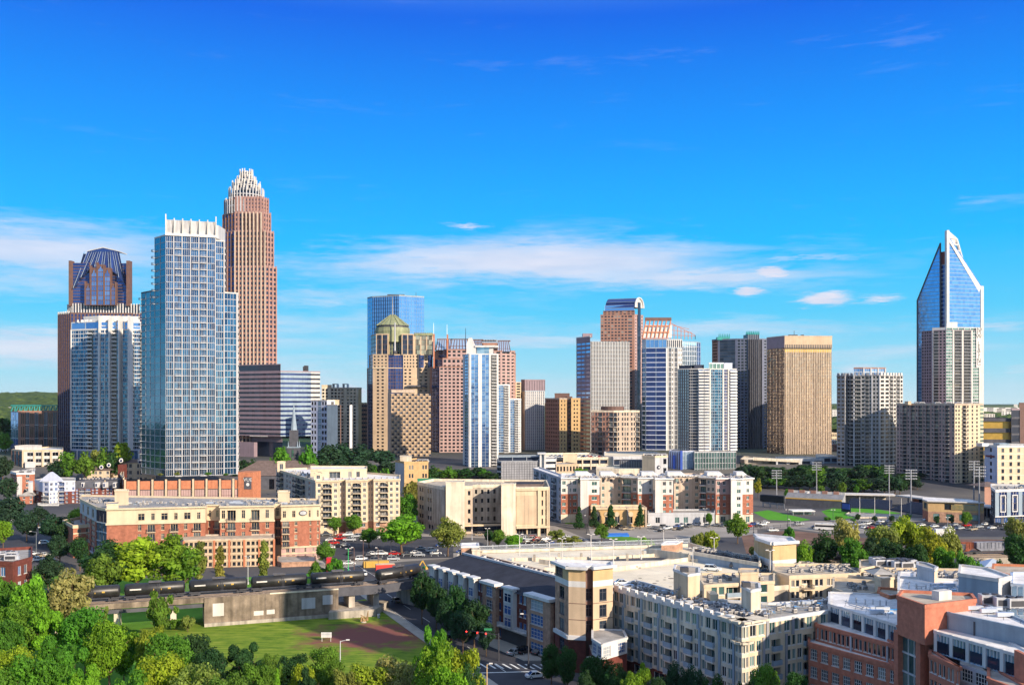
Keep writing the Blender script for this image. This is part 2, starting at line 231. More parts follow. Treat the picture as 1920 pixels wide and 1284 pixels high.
def part(name, mb, mats, parent, smooth=False, label=None):
    mats = [mats] if isinstance(mats, str) else mats
    o = link(name, mb.mesh(name, mats, smooth=smooth), parent)
    if label: o['label'] = label
    return o
UNIT = {}
def unit(key):
    """small repeated pieces, made once each: geometry and materials"""
    if key in UNIT: return UNIT[key]
    k = key[0]; b = MB()
    if k == 'win':                                                    # ('win', w, h, style, frame material, pane material)
        _, W_, H_, st, fm, pm = key; t = .09 if W_ > 1 else .07; mats = [fm, pm]
        if st == 0: b.q((0, 0, 0), (W_, 0, 0), (W_, 0, H_), (0, 0, H_), 0); mats = [pm]
        else:
            b.q((0, 0, 0), (W_, 0, 0), (W_, 0, H_), (0, 0, H_), 1)
            for (x0, x1, z0, z1) in ((0, t, 0, H_), (W_-t, W_, 0, H_), (t, W_-t, 0, t), (t, W_-t, H_-t, H_)): b.box(x0, x1, -.08, -.005, z0, z1)
            nv = {1: 0, 2: 1, 3: 2, 4: 1, 6: 3}[st]
            for i in range(nv): x = W_*(i+1)/(nv+1); b.box(x-t/2, x+t/2, -.07, -.005, t, H_-t)
            if st in (4, 6): b.box(t, W_-t, -.068, -.006, H_*.68-t/2, H_*.68+t/2)
            if st == 6: b.box(t, W_-t, -.068, -.006, H_*.3-t/2, H_*.3+t/2)
            b.box(-.06, W_+.06, -.26, -.15, -.16, .0)
    elif k == 'bal':                                                  # ('bal', w, depth, rail material, slab material, style)
        _, W_, dp, rm, sm, st = key; mats = [sm, rm]
        b.box(0, W_, -dp, 0, -.25, 0, 0)
        if st == 'glass':
            b.box(0, W_, -dp, -dp+.06, .05, 1.05, 1); b.box(0, .06, -dp+.06, 0, .05, 1.05, 1); b.box(W_-.06, W_, -dp+.06, 0, .05, 1.05, 1)
        elif st == 'bars':
            for zz in (1.0, .12): b.box(0, W_, -dp, -dp+.07, zz, zz+.07, 1); b.box(0, .07, -dp+.07, 0, zz, zz+.07, 1); b.box(W_-.07, W_, -dp+.07, 0, zz, zz+.07, 1)
            n_ = max(4, int(W_/.3))
            for i in range(n_+1): x = (W_-.05)*i/n_; b.box(x, x+.05, -dp+.01, -dp+.06, .12, 1.0, 1)
            for i in range(1, 4): y = -dp*i/4; b.box(0.01, .06, y, y+.05, .12, 1., 1); b.box(W_-.06, W_-.01, y, y+.05, .12, 1., 1)
        elif st == 'solid':
            b.box(0, W_, -dp, -dp+.12, 0, .95, 1)
    elif k == 'ac':
        mats = ['offwhite', 'dark']; b.box(-.38, .38, -.38, .38, .1, .85, 0); b.cyl((0, 0, .85), (0, 0, .93), .32, .32, 10, 1); b.box(-.45, .45, -.45, .45, 0, .1, 1)
        for i in range(3): b.box(-.39, -.38, -.3+.22*i, -.16+.22*i, .2, .72, 1); b.box(-.3+.22*i, -.16+.22*i, -.39, -.38, .2, .72, 1)
    elif k == 'rtu':
        mats = ['grey_light', 'dark', 'aluminium']; b.box(-1.8, 1.8, -1.1, 1.1, .2, 1.9, 0); b.cyl((-.8, 0, 1.9), (-.8, 0, 2.1), .6, .6, 12, 1); b.cyl((.8, 0, 1.9), (.8, 0, 2.1), .6, .6, 12, 1); b.box(-1.5, 1.5, -1.15, -1.1, .5, 1.5, 1); b.box(1.8, 2.5, -.5, .5, .2, 1.2, 2)
    elif k == 'vent':
        mats = ['steel']; b.cyl((0, 0, 0), (0, 0, .9), .14, .14, 8); b.cyl((0, 0, .9), (0, 0, 1.1), .3, .1, 8)
    UNIT[key] = (b, mats, None); return UNIT[key]
def umesh(key):
    b, mats, me = unit(key)
    if me is None: me = b.mesh(key[0], mats); UNIT[key] = (b, mats, me)
    return me
NAMES = {'win': 'window', 'bal': 'balcony', 'ac': 'condenser', 'rtu': 'roof_unit', 'vent': 'roof_vent'}
TIERED = set('wall roof parapet curtain_wall floor_trim spandrel cornice'.split())
EACH = set('dormer dormer_window pilaster roof_box roof_unit roof_screen arch bay bay_cap gable_front fin antenna mast pinnacle pylon roof_spike chimney porch_column window window_frame deck_post canopy_column emblem crown_panel crown_blade accent_fin gable roof_drum stair_core step downpipe corner_pier notch shop_front panel'.split())
def islands(mb):
    par = list(range(len(mb.v)))
    def fd(i):
        while par[i] != i: par[i] = par[par[i]]; i = par[i]
        return i
    for f in mb.f:
        r = fd(f[0])
        for i in f[1:]: par[fd(i)] = r
    out = {}
    for k, f in enumerate(mb.f): out.setdefault(fd(f[0]), []).append(k)
    res = []
    for ks in out.values():
        m_ = MB(); mp = {}
        for k in ks:
            for i in mb.f[k]:
                if i not in mp: mp[i] = len(m_.v); m_.v.append(mb.v[i])
            m_.f.append(tuple(mp[i] for i in mb.f[k])); m_.m.append(mb.m[k]); m_.r.append(mb.r[k])
        res.append(m_)
    return res
class Bld:
    def __init__(s, name, label, cat, group=None, cap=100):
        s.name = name; s.info = (label, cat, group); s.parts = {}; s.u = {}; s.cap = cap; s.o = None; s.tid = 0
    def p(s, pt, mat):
        k = (pt, mat, s.tid if pt in TIERED else 0)
        if k not in s.parts: s.parts[k] = MB()
        return s.parts[k]
    def put(s, key, loc, rz=0): s.u.setdefault(key[0], []).append((key, loc, rz))
    def tier(s, pts, z0, z1, wall, specs=None, roof='roof_grey', par=1.0, parmat=None):
        specs = specs or {}; n = len(pts); s.tid += 1
        if specs and n > 3:
            k = min(n, max(specs)+2); q = [p[0]/p[1] for p in pts[:k]]; lo, hi = min(q), max(q); pts = [p if i < k else (min(hi, max(lo, p[0]/p[1]))*p[1], p[1]) for i, p in enumerate(pts)]
            while len(pts) > k and math.dist(pts[-1], pts[0]) < .05: pts = pts[:-1]
        if s.o is None: s.o = (pts[0][0], pts[0][1], 0)
        for i in range(n):
            a, b = pts[i], pts[(i+1) % n]; sp = specs.get(i)
            if sp is None: s.p('wall', wall).q((*a, z0), (*b, z0), (*b, z1), (*a, z1))
            else: (cols if sp[0] == 'C' else grid)(s, a, b, z0, z1, *sp[1:-1], **dict(dict(wall=wall), **sp[-1]))
        s.p('roof', roof).poly([(p[0], p[1], z1) for p in pts])
        if par:
            pm = parmat or wall
            for i in range(n):
                fr, L = frame(pts[i], pts[(i+1) % n]); s.p('parapet', pm).ob(fr, -.12, L+.12, -.35, .14, z1-.25, z1+par)
    def done(s, extra_label=None):
        if s.o is None: v = next(m_.v[0] for m_ in s.parts.values() if m_.v); s.o = (v[0], v[1], 0)
        root = thing(s.name, s.o, *s.info)
        for (pt, mat, _), mb in s.parts.items():
            if not mb.f: continue
            for q in (islands(mb) if pt in EACH else [mb]): link(pt, q.mesh(pt, [mat], s.o), root)
        for k, L in s.u.items():
            L.sort(key=lambda t: t[1][0]**2+t[1][1]**2+(t[1][2]-CZ)**2)
            for key, loc, rz in L[:s.cap]:
                o = link(NAMES[k], umesh(key), root, (loc[0]-s.o[0], loc[1]-s.o[1], loc[2]-s.o[2]), rz)
            rest = L[s.cap:]
            if rest:
                mats = []; mb = MB()
                for key, loc, rz in rest:
                    b, ms, _ = unit(key); idx = []
                    for m_ in ms:
                        if m_ not in mats: mats.append(m_)
                        idx.append(mats.index(m_))
                    n0 = len(mb.m); mb.add(b, loc, rz)
                    for i in range(n0, len(mb.m)): mb.m[i] = idx[mb.m[i]]
                o = link(NAMES[k], mb.mesh(NAMES[k], mats, s.o), root); o['kind'] = 'stuff'
        s.root = root; return root
def txt(root, s_, size, loc, rot, mat, name='lettering', ext=.05, align='CENTER', label=None):
    c = bpy.data.curves.new(name, 'FONT'); c.body = s_; c.size = size; c.extrude = ext; c.align_x = align; c.align_y = 'CENTER'; c.resolution_u = 2
    o = bpy.data.objects.new(name, c); S.collection.objects.link(o); dg = bpy.context.evaluated_depsgraph_get(); me = bpy.data.meshes.new_from_object(o.evaluated_get(dg)); bpy.data.objects.remove(o)
    me.materials.clear(); me.materials.append(M(mat)); o = link(name, me, root, loc); o.rotation_euler = rot
    return o
def fp(vis, depth=25):
    """footprint: the corners seen from here, then the far side"""
    P = [w(*v) for v in vis]; a, b = P[0], P[-1]; dx, dy = b[0]-a[0], b[1]-a[1]; L = math.hypot(dx, dy); nx, ny = -dy/L, dx/L
    q = [p[0]/p[1] for p in P]; cl_ = lambda p: (min(max(q), max(min(q), p[0]/p[1]))*p[1], p[1])
    return P+[cl_((b[0]+nx*depth, b[1]+ny*depth)), cl_((a[0]+nx*depth, a[1]+ny*depth))]
def rq(x, k=.1): return round(x/k)*k
WT = {'w': 1, 'd': 1.5, 'W': 1.5, 'b': 1.5, 'g': 1.2, 'G': 1.2, '.': .6, ',': .25, 'P': .3, 'B': 1.6, 's': .8}
def cols(B, a, b, z0, z1, pat, nfl, wall='white', pane='pane', frm='white', ww=.55, wh=.58, sill=.24, rec=.22, st=2, rail='charcoal', rst='bars', slab='white', pier='white', glz='glass_blue', band='white', pd=.45, bh=.4, bd=1.3, mull=3):
    """a wall of columns: w/W window, d pair of windows, b balcony bay, B balcony on the face, g/G glass bay, P pier, . , blank"""
    fr, L = frame(a, b); tot = sum(WT[c] for c in pat); u = 0; fh = (z1-z0)/nfl; rz = math.atan2(fr[3], fr[2]); Wm = B.p('wall', wall)
    if B.o is None: B.o = (a[0], a[1], 0)
    for c in pat:
        cw = L*WT[c]/tot; u0, u1 = u, u+cw; u = u1
        if c in '.,': Wm.fq(fr, u0, u1, z0, z1)
        elif c == 'P': B.p('pier', pier).ob(fr, u0, u1, -.3, pd, z0, z1+.3)
        elif c in 'gG':
            m_ = B.p('curtain_wall', glz); bm = B.p('floor_trim', band); mm = B.p('mullion', frm if c == 'g' else 'charcoal')
            for i in range(nfl):
                za = z0+i*fh
                for j in range(mull):
                    x0 = u0+cw*j/mull; x1 = u0+cw*(j+1)/mull; m_.fq(fr, x0, x1, za+bh, za+fh, -.12, tilt=.03)
                bm.ob(fr, u0, u1, -.12, .06, za, za+bh)
            for j in range(1, mull): x = u0+cw*j/mull; mm.ob(fr, x-.06, x+.06, -.12, .03, z0+bh, z1)
        else:
            if c in 'bB': mg = cw*.05 if c == 'b' else cw*.12; holes = [(u0+mg, u1-mg)]
            elif c == 'd': h_ = cw*ww*.5; q_ = cw*.06; mid = (u0+u1)/2; holes = [(mid-q_-h_, mid-q_), (mid+q_, mid+q_+h_)]
            elif c == 's': mid = (u0+u1)/2; holes = [(mid-cw*.2, mid+cw*.2)]
            else: f_ = ww if c == 'w' else min(.86, ww*1.25); mid = (u0+u1)/2; holes = [(mid-cw*f_/2, mid+cw*f_/2)]
            rc = 1.3 if c == 'b' else rec
            for i in range(nfl):
                za = z0+i*fh; zb = za+fh*sill if c not in 'bB' else za+.12; zt = zb+fh*wh if c not in 'bB' else za+fh*.82
                Wm.fq(fr, u0, u1, za, zb); Wm.fq(fr, u0, u1, zt, za+fh); x = u0
                for (h0, h1) in holes:
                    Wm.fq(fr, x, h0, zb, zt); x = h1; P = Wm.P
                    Wm.q(P(fr, h0, 0, zb), P(fr, h0, -rc, zb), P(fr, h0, -rc, zt), P(fr, h0, 0, zt)); Wm.q(P(fr, h1, 0, zb), P(fr, h1, -rc, zb), P(fr, h1, -rc, zt), P(fr, h1, 0, zt))
                    Wm.q(P(fr, h0, 0, zb), P(fr, h1, 0, zb), P(fr, h1, -rc, zb), P(fr, h0, -rc, zb)); Wm.q(P(fr, h0, 0, zt), P(fr, h1, 0, zt), P(fr, h1, -rc, zt), P(fr, h0, -rc, zt))
                    B.put(('win', round(h1-h0, 2), round(zt-zb, 2), (3 if c in 'bB' else 1 if c == 'd' and st else st) if st else 0, frm, pane), P(fr, h0, -rc, zb), rz)
                Wm.fq(fr, x, u1, zb, zt)
                if c == 'b': B.put(('bal', round(cw*.9, 2), round(bd, 2), rail, slab, rst), Wm.P(fr, u0+cw*.05, 0, za+.1), rz)
                if c == 'B': B.put(('bal', round(cw*.9, 2), round(bd*.8, 2), rail, slab, rst), Wm.P(fr, u0+cw*.05, 0, za+.1), rz)
def grid(B, a, b, z0, z1, nx, nz, wall='white', glass='glass_blue', vw=.5, vd=.4, vm=None, hh=.5, hd=.1, hm=None, rec=.1, sub=1, vname='pier', hname='spandrel', tilt=.03, top=0, off=0):
    """a curtain wall: panes in a net of upright and level members"""
    fr, L = frame(a, b); gl = B.p('curtain_wall', glass); vm = vm or wall; hm = hm or wall
    if B.o is None: B.o = (a[0], a[1], 0)
    n = max(1, nx)*sub; cr_ = [rnd() for _ in range(n)]  # one tone per column: bright upright reflections put into the glass colour
    for i in range(nz):
        za, zb = z0+(z1-z0)*i/nz, z0+(z1-z0)*(i+1)/nz
        for j in range(n): gl.fq(fr, L*j/n, L*(j+1)/n, za, zb, -rec, tilt=tilt, r=.6*cr_[j]+.4*rnd())
    if vw:
        for j in range(nx+1):
            x = L*j/nx; x0 = max(0, x-vw/2); x1 = min(L, x+vw/2); B.p(vname, vm).ob(fr, x0, x1, -rec-.05, vd, z0, z1+top)
    if hh:
        for i in range(nz+1):
            zz = z0+(z1-z0)*i/nz-hh/2; za = max(z0, zz); zb = min(z1, zz+hh); B.p(hname, hm).ob(fr, 0, L, -rec-.05, hd, za, zb)
# ============================================================ the towers
ST = ('C', {}); SKY = 'towers on the skyline'
def G(nx, nz, **k): return ('G', nx, nz, k)
def C(pat, nfl, **k): return ('C', pat, nfl, k)

# -- far left: art deco tower, faceted glass crown
B = Bld('office_tower', 'dark brown tower at far left with a faceted blue glass crown above gothic arched windows', 'tower')
D = 860
gk = dict(wall='brown', glass='glass_navy', vw=1.3, vd=.5, hh=.5, hd=.05)
B.tier(fp([(109, D+12), (132, D), (268, D+6)], 40), 0, z(588, D), 'brown', {0: G(6, 44, **dict(gk, vw=.9)), 1: G(20, 44, **gk)})
fr, L = frame(w(109, D+12), w(132, D))
for i in range(7): B.p('pinnacle', 'white').ob(fr, L*i/7, L*i/7+.7, -.4, .5, z(588, D), z(583, D))
B.tier(fp([(127, D+8), (137, D+2), (262, D+6)], 34), z(588, D), z(572, D), 'dark', {0: G(4, 1, wall='white', glass='glass_dark', vw=.6, hh=.4, vd=.6, top=1.5), 1: G(24, 1, wall='white', glass='glass_dark', vw=.8, vd=.6, hh=.4, top=1.8)})
zb, zt = z(573, D), z(488, D)
B.tier(fp([(130, D+7), (134, D+3), (243, D+6)], 30), zb, z(492, D), 'brown', {0: G(2, 14, **gk), 1: G(3, 14, **dict(gk, vw=2.6))}, par=0)
for a_, b_ in ((129, 134), (237, 243)): f_, L_ = frame(w(a_, D+2.5), w(b_, D+2.5)); B.p('corner_pier', 'brown').ob(f_, 0, L_, -6, .4, zb, zt)
# crown: pleated glass mansard
cx0, cx1 = w(137, D)[0], w(237, D)[0]; tx0, tx1 = w(158, D)[0], w(217, D)[0]; cr = B.p('crown', 'glass_navy'); crr = B.p('crown_rib', 'bluegrey')
zl, zh, zr = z(540, D), z(468, D), z(461, D); n_ = 14
for i in range(n_):
    fa, fb = i/n_, (i+1)/n_; ya = D+(3.5 if i % 2 else 0); yb = D+(0 if i % 2 else 3.5)
    ea = 4*(fa-.5)**2; eb = 4*(fb-.5)**2
    A_ = (cx0+(cx1-cx0)*fa, ya, zl+(1-ea)*(z(500, D)-zl)); B_ = (cx0+(cx1-cx0)*fb, yb, zl+(1-eb)*(z(500, D)-zl)); C_ = (tx0+(tx1-tx0)*fb, D+7, zh); D_ = (tx0+(tx1-tx0)*fa, D+7, zh)
    cr.poly([A_, B_, C_, D_]); crr.cyl(A_, D_, .28, .18, 5)
for (sx, bx_, tx_) in ((0, cx0, tx0), (1, cx1, tx1)):
    for i in range(6): ya, yb = D+30*i/6, D+30*(i+1)/6; cr.poly([(bx_*ya/D, ya, zl), (bx_*yb/D, yb, zl), (tx_*(D+7+18*(i+1)/6)/D, D+7+18*(i+1)/6, zh), (tx_*(D+7+18*i/6)/D, D+7+18*i/6, zh)])
cr.poly([(cx0*(D+30)/D, D+30, zl), (cx1*(D+30)/D, D+30, zl), (tx1*(D+25)/D, D+25, zh), (tx0*(D+25)/D, D+25, zh)])
mx_ = (tx0+tx1)/2; rb = B.p('roof_cap', 'grey_light')
for (x0_, x1_) in ((tx0, mx_), (mx_, tx1)):
    za_, zb_ = (zh, zr) if x0_ == tx0 else (zr, zh); rb.hexa([(x0_, D+6, za_-.8), (x1_, D+6, zb_-.8), (x1_, D+26, zb_-.8), (x0_, D+26, za_-.8), (x0_, D+6, za_), (x1_, D+6, zb_), (x1_, D+26, zb_), (x0_, D+26, za_)])
cr.poly([(tx0, D+6.5, zh-1), (tx1, D+6.5, zh-1), (mx_, D+6.5, zr-1)])
# central bay with gothic arches
f_, L_ = frame(w(160, D-3), w(217, D-3)); bay = B.p('wall', 'brown'); ap = B.p('arch_window', 'glass_blue'); am = B.p('tracery', 'brown')
bays = [(.2, .5, 525), (.5+.0, .5, 0)]
ws = [(0, .17, 532), (.17, .39, 503), (.39, .61, 497), (.61, .83, 503), (.83, 1, 532)]
for (a_, b_, yt) in ws:
    u0, u1 = L_*a_, L_*b_; zt_ = z(yt, D); B.p('pier', 'brown').ob(f_, u0-.5, u0+.5, -3, .7, zb, zt_+2)
    iw0, iw1 = u0+1.0, u1-1.0; bay.ob(f_, u0, u1, -4, -.3, zb, zt_); mid = (iw0+iw1)/2
    nr = int((zt_-6-zb)/4.2)
    for r_ in range(nr): ap.fq(f_, iw0, iw1, zb+4.2*r_+.6, zb+4.2*(r_+1), -.2)
    za_ = zb+4.2*nr+.6; P = ap.P; ap.poly([P(f_, iw0, -.2, za_), P(f_, iw1, -.2, za_), P(f_, iw1, -.2, za_+2.2), P(f_, mid, -.2, zt_-.8), P(f_, iw0, -.2, za_+2.2)])
    for q_ in (1/3, 2/3): xx = iw0+(iw1-iw0)*q_; am.ob(f_, xx-.12, xx+.12, -.2, .1, zb, zt_-2.5)
    for (xa, za2, xb, zb2) in ((iw0, za_+2.2, mid, zt_-.8), (mid, zt_-.8, iw1, za_+2.2)): am.cyl(P(f_, xa, 0, za2), P(f_, xb, 0, zb2), .25, .25, 4)
B.p('pier', 'brown').ob(f_, L_-.5, L_+.5, -3, .7, zb, z(530, D))
B.done()

# -- pale residential tower with balconies in front of it
B = Bld('apartment_tower', 'white and blue glass apartment tower with stacked balconies before the dark tower at far left', 'tower')
D = 735; k_ = dict(wall='bluegrey', pane='pane_dark', frm='white', glz='glass_deep', rail='white', rst='solid', pd=.6, bh=.6, bd=1.2)
WT['P'] = .2
F3 = [(133, D+10), (186, D), (262, D+8), (275, D+30)]
B.tier(fp(F3, 22), 0, z(845, D), 'lavender', {0: C('gPgPgPgP', 3, wall='lavender', pier='white'), 1: C('PgPgPgP', 3, wall='lavender', pier='white')})
B.tier(fp(F3, 22), z(845, D), z(618, D), 'white', {0: C('PgggbgP', 30, **k_), 1: C('gPgbgPgbg', 30, **k_), 2: C('bb', 30, **k_)})
B.tier(fp([(134, D+12), (187, D+1), (264, D+9)], 22), z(618, D), z(603, D), 'white', {0: G(2, 1, wall='bluegrey', glass='glass_blue', vw=.5, hh=.4), 1: G(5, 2, wall='white', glass='glass_blue', vw=.7)}, par=.5)
B.tier(fp([(157, D+14), (190, D+6), (262, D+12)], 16), z(603, D), z(593, D), 'white')
WT['P'] = .3
for px in (185.5, 204, 222, 240):
    f_, L_ = frame(w(px, D-1), w(px+2.3, D-1)); B.p('fin', 'white').ob(f_, 0, L_, -8, .9, z(845, D), z(592, D))
for i in range(8): B.p('mast', 'white').cyl((*w(146+3*i+(i % 3)*4, D+8), z(603, D)), (*w(146+3*i+(i % 3)*4, D+8), z(598, D)), .7, .7, 8)
B.done()

# -- tallest of the blue ones: gridded condominium tower
B = Bld('condominium_tower', 'blue glass tower with a white grid front and slanted fins on top, above brick podium', 'tower')
D = 603; zp = z(893, D); zc = z(441, D); fl = 36
kw = dict(wall='grey_light', pane='pane_dark', frm='white', glz='glass_deep', pier='frame_grey', band='frame_grey', pd=.4, bh=.4, rail='charcoal', rst='bars', slab='white', bd=.9, mull=4)
WT['P'] = .2
A0, A1, A2, A3, A4, A5 = w(265, D+26), w(290, D+12), w(311, D), w(405, D+9), w(421, D+12), w(446, D+17)
bk = [(A5[0]+3, A5[1]+26), (A0[0]+20, A0[1]+26)]
gt = dict(wall='bluegrey', glass='glass_teal', vw=.25, vd=.1, hh=.28, hd=.12, hm='grey_light', vm='grey_light')
B.tier([A1, A2, A3, (A3[0]+2, A3[1]+24), (A1[0]+12, A1[1]+24)], zp, zc, 'offwhite', {0: G(2, fl, **gt), 1: C('gPgPgPgPgPgP', fl, **kw)}, par=.6)
B.tier([A0, A1, (A1[0]+10, A1[1]+22), (A0[0]+12, A0[1]+22)], zp, z(541, D), 'charcoal', {0: G(3, 28, **gt)}, par=.6)
B.tier([A3, A4, w(423, D+32), w(405, D+32)], zp, z(447, D), 'offwhite', {0: C('gP', fl, **kw), 1: C('B', fl, **kw)}, par=.6)
B.tier([A4, A5, w(447.5, D+37), w(421, D+37)], zp, z(545, D), 'offwhite', {0: C('gP', 28, **kw), 1: C('B', 28, **kw)}, par=.6)
fq_, Lq_ = frame(A2, A3)
for i in range(fl-1):
    for k_b in (1, 4, 3):
        if (i+k_b) % 3 or k_b == 4: B.put(('bal', 4.0, 1.3, 'grey_light', 'white', 'bars'), B.p('wall', 'grey_light').P(fq_, Lq_*(k_b+.12)/6, .0, zp+(zc-zp)*i/fl+.1), math.atan2(fq_[3], fq_[2]))
for i in range(26): f_, L_ = frame(A0, A1); B.put(('bal', 2.2, 1.4, 'charcoal', 'grey_light', 'bars'), B.p('wall', 'offwhite').P(f_, -.9, .2, z(541, D)-(i+1)*4.2), math.atan2(f_[3], f_[2]))
for i in range(9): f_, L_ = frame(A1, A2); B.put(('bal', 2.6, 1.6, 'charcoal', 'grey_light', 'bars'), B.p('wall', 'offwhite').P(f_, -1.4, .2, zc-(i+2)*4.2), math.atan2(f_[3], f_[2]))
WT['P'] = .3; f_, L_ = frame(A2, A3); ct = z(412, D)
for i in range(7):
    u = L_*i/6; hgt = z(405, D) if i in (0, 6) else ct; q_ = B.p('fin', 'offwhite')
    q_.hexa([q_.P(f_, u-.3, .5, zc), q_.P(f_, u+.3, .5, zc), q_.P(f_, u+.3, -5, zc), q_.P(f_, u-.3, -5, zc), q_.P(f_, u-.3, 1.6, hgt+1), q_.P(f_, u+.3, 1.6, hgt+1), q_.P(f_, u+.3, -4, hgt-1), q_.P(f_, u-.3, -4, hgt-1)])
    if i < 6:
        P = q_.P; pn = B.p('crown_panel', 'grey_light'); pn.q(P(f_, u+.3, -1.2, zc+.4), P(f_, u+L_/6-.3, -1.2, zc+.4), P(f_, u+L_/6-.3, .3, ct), P(f_, u+.3, .3, ct))
        B.p('crown_blade', 'offwhite').q(P(f_, u+L_/6-.4, -1.1, zc+.4), P(f_, u+L_/6-.4, 1.2, zc+.4), P(f_, u+L_/6-.4, 1.4, ct), P(f_, u+L_/14, -.2, ct))
B.p('crown_beam', 'white').ob(f_, -.3, L_+.3, -5, 1.0, zc-.2, zc+1.3)
B.tier([(A2[0]-1, A2[1]+5), (A3[0], A3[1]+5), (A3[0], A3[1]+20), (A2[0]-1, A2[1]+20)], zc, ct-1, 'grey_light', par=0)
B.done()
B = Bld('podium', 'terracotta and cream panelled podium under the gridded blue condominium tower', 'building')
Dp = 560; pts = fp([(225, Dp+30), (232, Dp), (460, Dp+10), (475, Dp+8)], 50); zt = z(898, Dp)
B.tier(pts, 0, zt, 'cream', {0: C('w.w.', 3, wall='brick_dark')}, roof='roof_tan', par=.8)
f_, L_ = frame(w(232, Dp), w(460, Dp+10))
for i in range(9):
    u0 = L_*(i/9)+1.6; u1 = L_*((i+1)/9)-.6; um = (u0+u1)/2
    B.p('panel', 'terracotta').ob(f_, u0, u1, -.2, .12, z(918, Dp), z(902, Dp)); B.p('louvre', 'pink_stone').ob(f_, u0, u1, -.2, .06, z(965, Dp), z(919.5, Dp))
    for j in range(5): B.p('joint', 'brown').ob(f_, u0+(u1-u0)*j/4-.08, u0+(u1-u0)*j/4+.08, .06, .1, z(965, Dp), z(919.5, Dp))
    B.p('joint', 'brown').ob(f_, u0, u1, .06, .11, z(931, Dp)-.1, z(931, Dp)+.1)
    B.p('pier', 'cream').ob(f_, u0-1.3, u0-.3, -.2, .6, 0, z(899, Dp))
f2, L2 = frame(w(447, Dp+9), w(475, Dp+8)); B.p('wall', 'terracotta').ob(f2, 0, L2, -12, .5, 0, z(887, Dp)); B.p('sign_panel', 'charcoal').ob(f2, L2*.42, L2*.9, .5, .75, z(919, Dp), z(896, Dp))
root = B.done(); o_ = B.o
x_, y_, _ = MB().P(f2, L2*.66, .8, 0); txt(root, 'VUE', 3.0, (x_-o_[0], y_-o_[1], z(901.5, Dp)), (math.pi/2, 0, math.atan2(f2[3], f2[2])), 'white')
mbs = MB(); mbs.cyl((x_-o_[0], y_-o_[1]-.1, z(910, Dp)), (x_-o_[0], y_-o_[1]+.1, z(910, Dp)), 1.0, 1.0, 16); part('emblem', mbs, 'white', root)

# -- crowned skyscraper
B = Bld('skyscraper', 'tallest tower, pink stone with white piers stepping in to a crown of silver rods', 'tower')
D = 826; kk = dict(wall='dusk_stone', glass='glass_dark', vw=1.5, vd=.7, hh=1.6, hd=.05, vm='dusk_stone', hm='pink_brown')
kd = dict(kk, wall='pink_brown', glass='glass_navy', vm='pink_brown', hm='brown', vw=1.4)  # darker stone and glass: the left facet's shade put into its colours
def oc(l, a, b, r, off): return [w(l, D+12+off), w(a, D+off), w(b, D+off), w(r, D+9+off), w(r-4, D+34), w((l+r)/2, D+44), w(l+3, D+36)]
steps = [(412, 441, 497, 518, 500, 0, 893), (413, 441, 495, 512.5, 433, .8, 500), (418, 441, 493, 507, 398, 1.6, 433), (421, 442, 489, 503, 370, 2.6, 398)]
for (l, a, b, r, yt, off, yb) in steps:
    nz = max(4, int((z(yt, D)-z(yb, D))/4.1)); z0 = max(0, z(yb, D)) if yb < 893 else 0
    B.tier(oc(l, a, b, r, off), z0, z(yt, D), 'dusk_stone', {0: G(4, nz, **kd), 1: G(8, nz, **dict(kk, top=1.5)), 2: G(3, nz, **dict(kk, top=1.5)), 3: G(3, nz, **kk)}, roof='roof_tan', par=.8)
f_, L_ = frame(w(441, D), w(497, D))
for i in range(9): u = L_*i/8; B.p('bright_pier', 'sand').ob(f_, u-.5, u+.5, 0, 1.05, 0, z(398 if 1 < i < 8 else 433, D))
ccx = w(462, D+20)[0]; ccy = D+20
for (hw, yb_, yt_, n_) in ((39, 398, 367, 40), (32.5, 374, 345, 34), (26, 352, 331, 26), (18, 338, 322, 18), (12, 330, 308, 16)):
    r_ = hw*D/F; zb_ = z(yb_, D); zt_ = z(yt_, D)
    B.p('crown_drum', 'glass_dark').cyl((ccx, ccy, zb_), (ccx, ccy, zb_+(zt_-zb_)*.62), r_*.9, r_*.9, 20)
    for i in range(n_):
        t = 2*math.pi*i/n_; x_, y_ = ccx+r_*math.cos(t), ccy+r_*math.sin(t); B.p('crown_rod', 'grey_light' if hw > 30 else 'offwhite').cyl((x_, y_, zb_), (x_, y_, zt_-(2.2 if i % 3 == 1 else 0)), .62, .5, 6)
    B.p('crown_ring', 'grey_light').cyl((ccx, ccy, zb_+(zt_-zb_)*.45), (ccx, ccy, zb_+(zt_-zb_)*.45+.7), r_*1.01, r_*1.01, 20, caps=False)
B.p('crown_drum', 'grey_light').cyl((ccx, ccy, z(330, D)), (ccx, ccy, z(312, D)), 4.2, 4.2, 16)
B.done()

# -- grey ribbon window block
B = Bld('office_block', 'wide grey office block banded with ribbon windows beside the gridded condominium tower', 'building')
D = 800; nz = 15; P0, P1, P2 = w(440, D+25), w(526, D), w(583, D+14)
zb, zt = z(818, D), z(697, D)
rib = dict(vw=0, hd=.35, rec=.25, tilt=.02)
B.tier([P0, P1, P2, w(600, D+18), (w(600, D+18)[0], D+50), (P0[0], D+70)], zb, zt, 'mauve', {0: G(16, nz-1, **dict(rib, wall='mauve', glass='glass_dark', hh=2.1)), 1: G(10, nz-1, **dict(rib, wall='bluegrey', glass='glass_navy', hh=2.2)), 2: G(3, nz-1, **dict(rib, wall='offwhite', glass='glass_dark', hh=2.3))})
B.tier([P0, P1, w(578, D+13), (w(578, D+13)[0], D+45), (P0[0], D+60)], zt, z(683, D), 'mauve', {0: G(1, 1, wall='charcoal', glass='glass_dark', vw=.4, hh=1)}, par=.4)
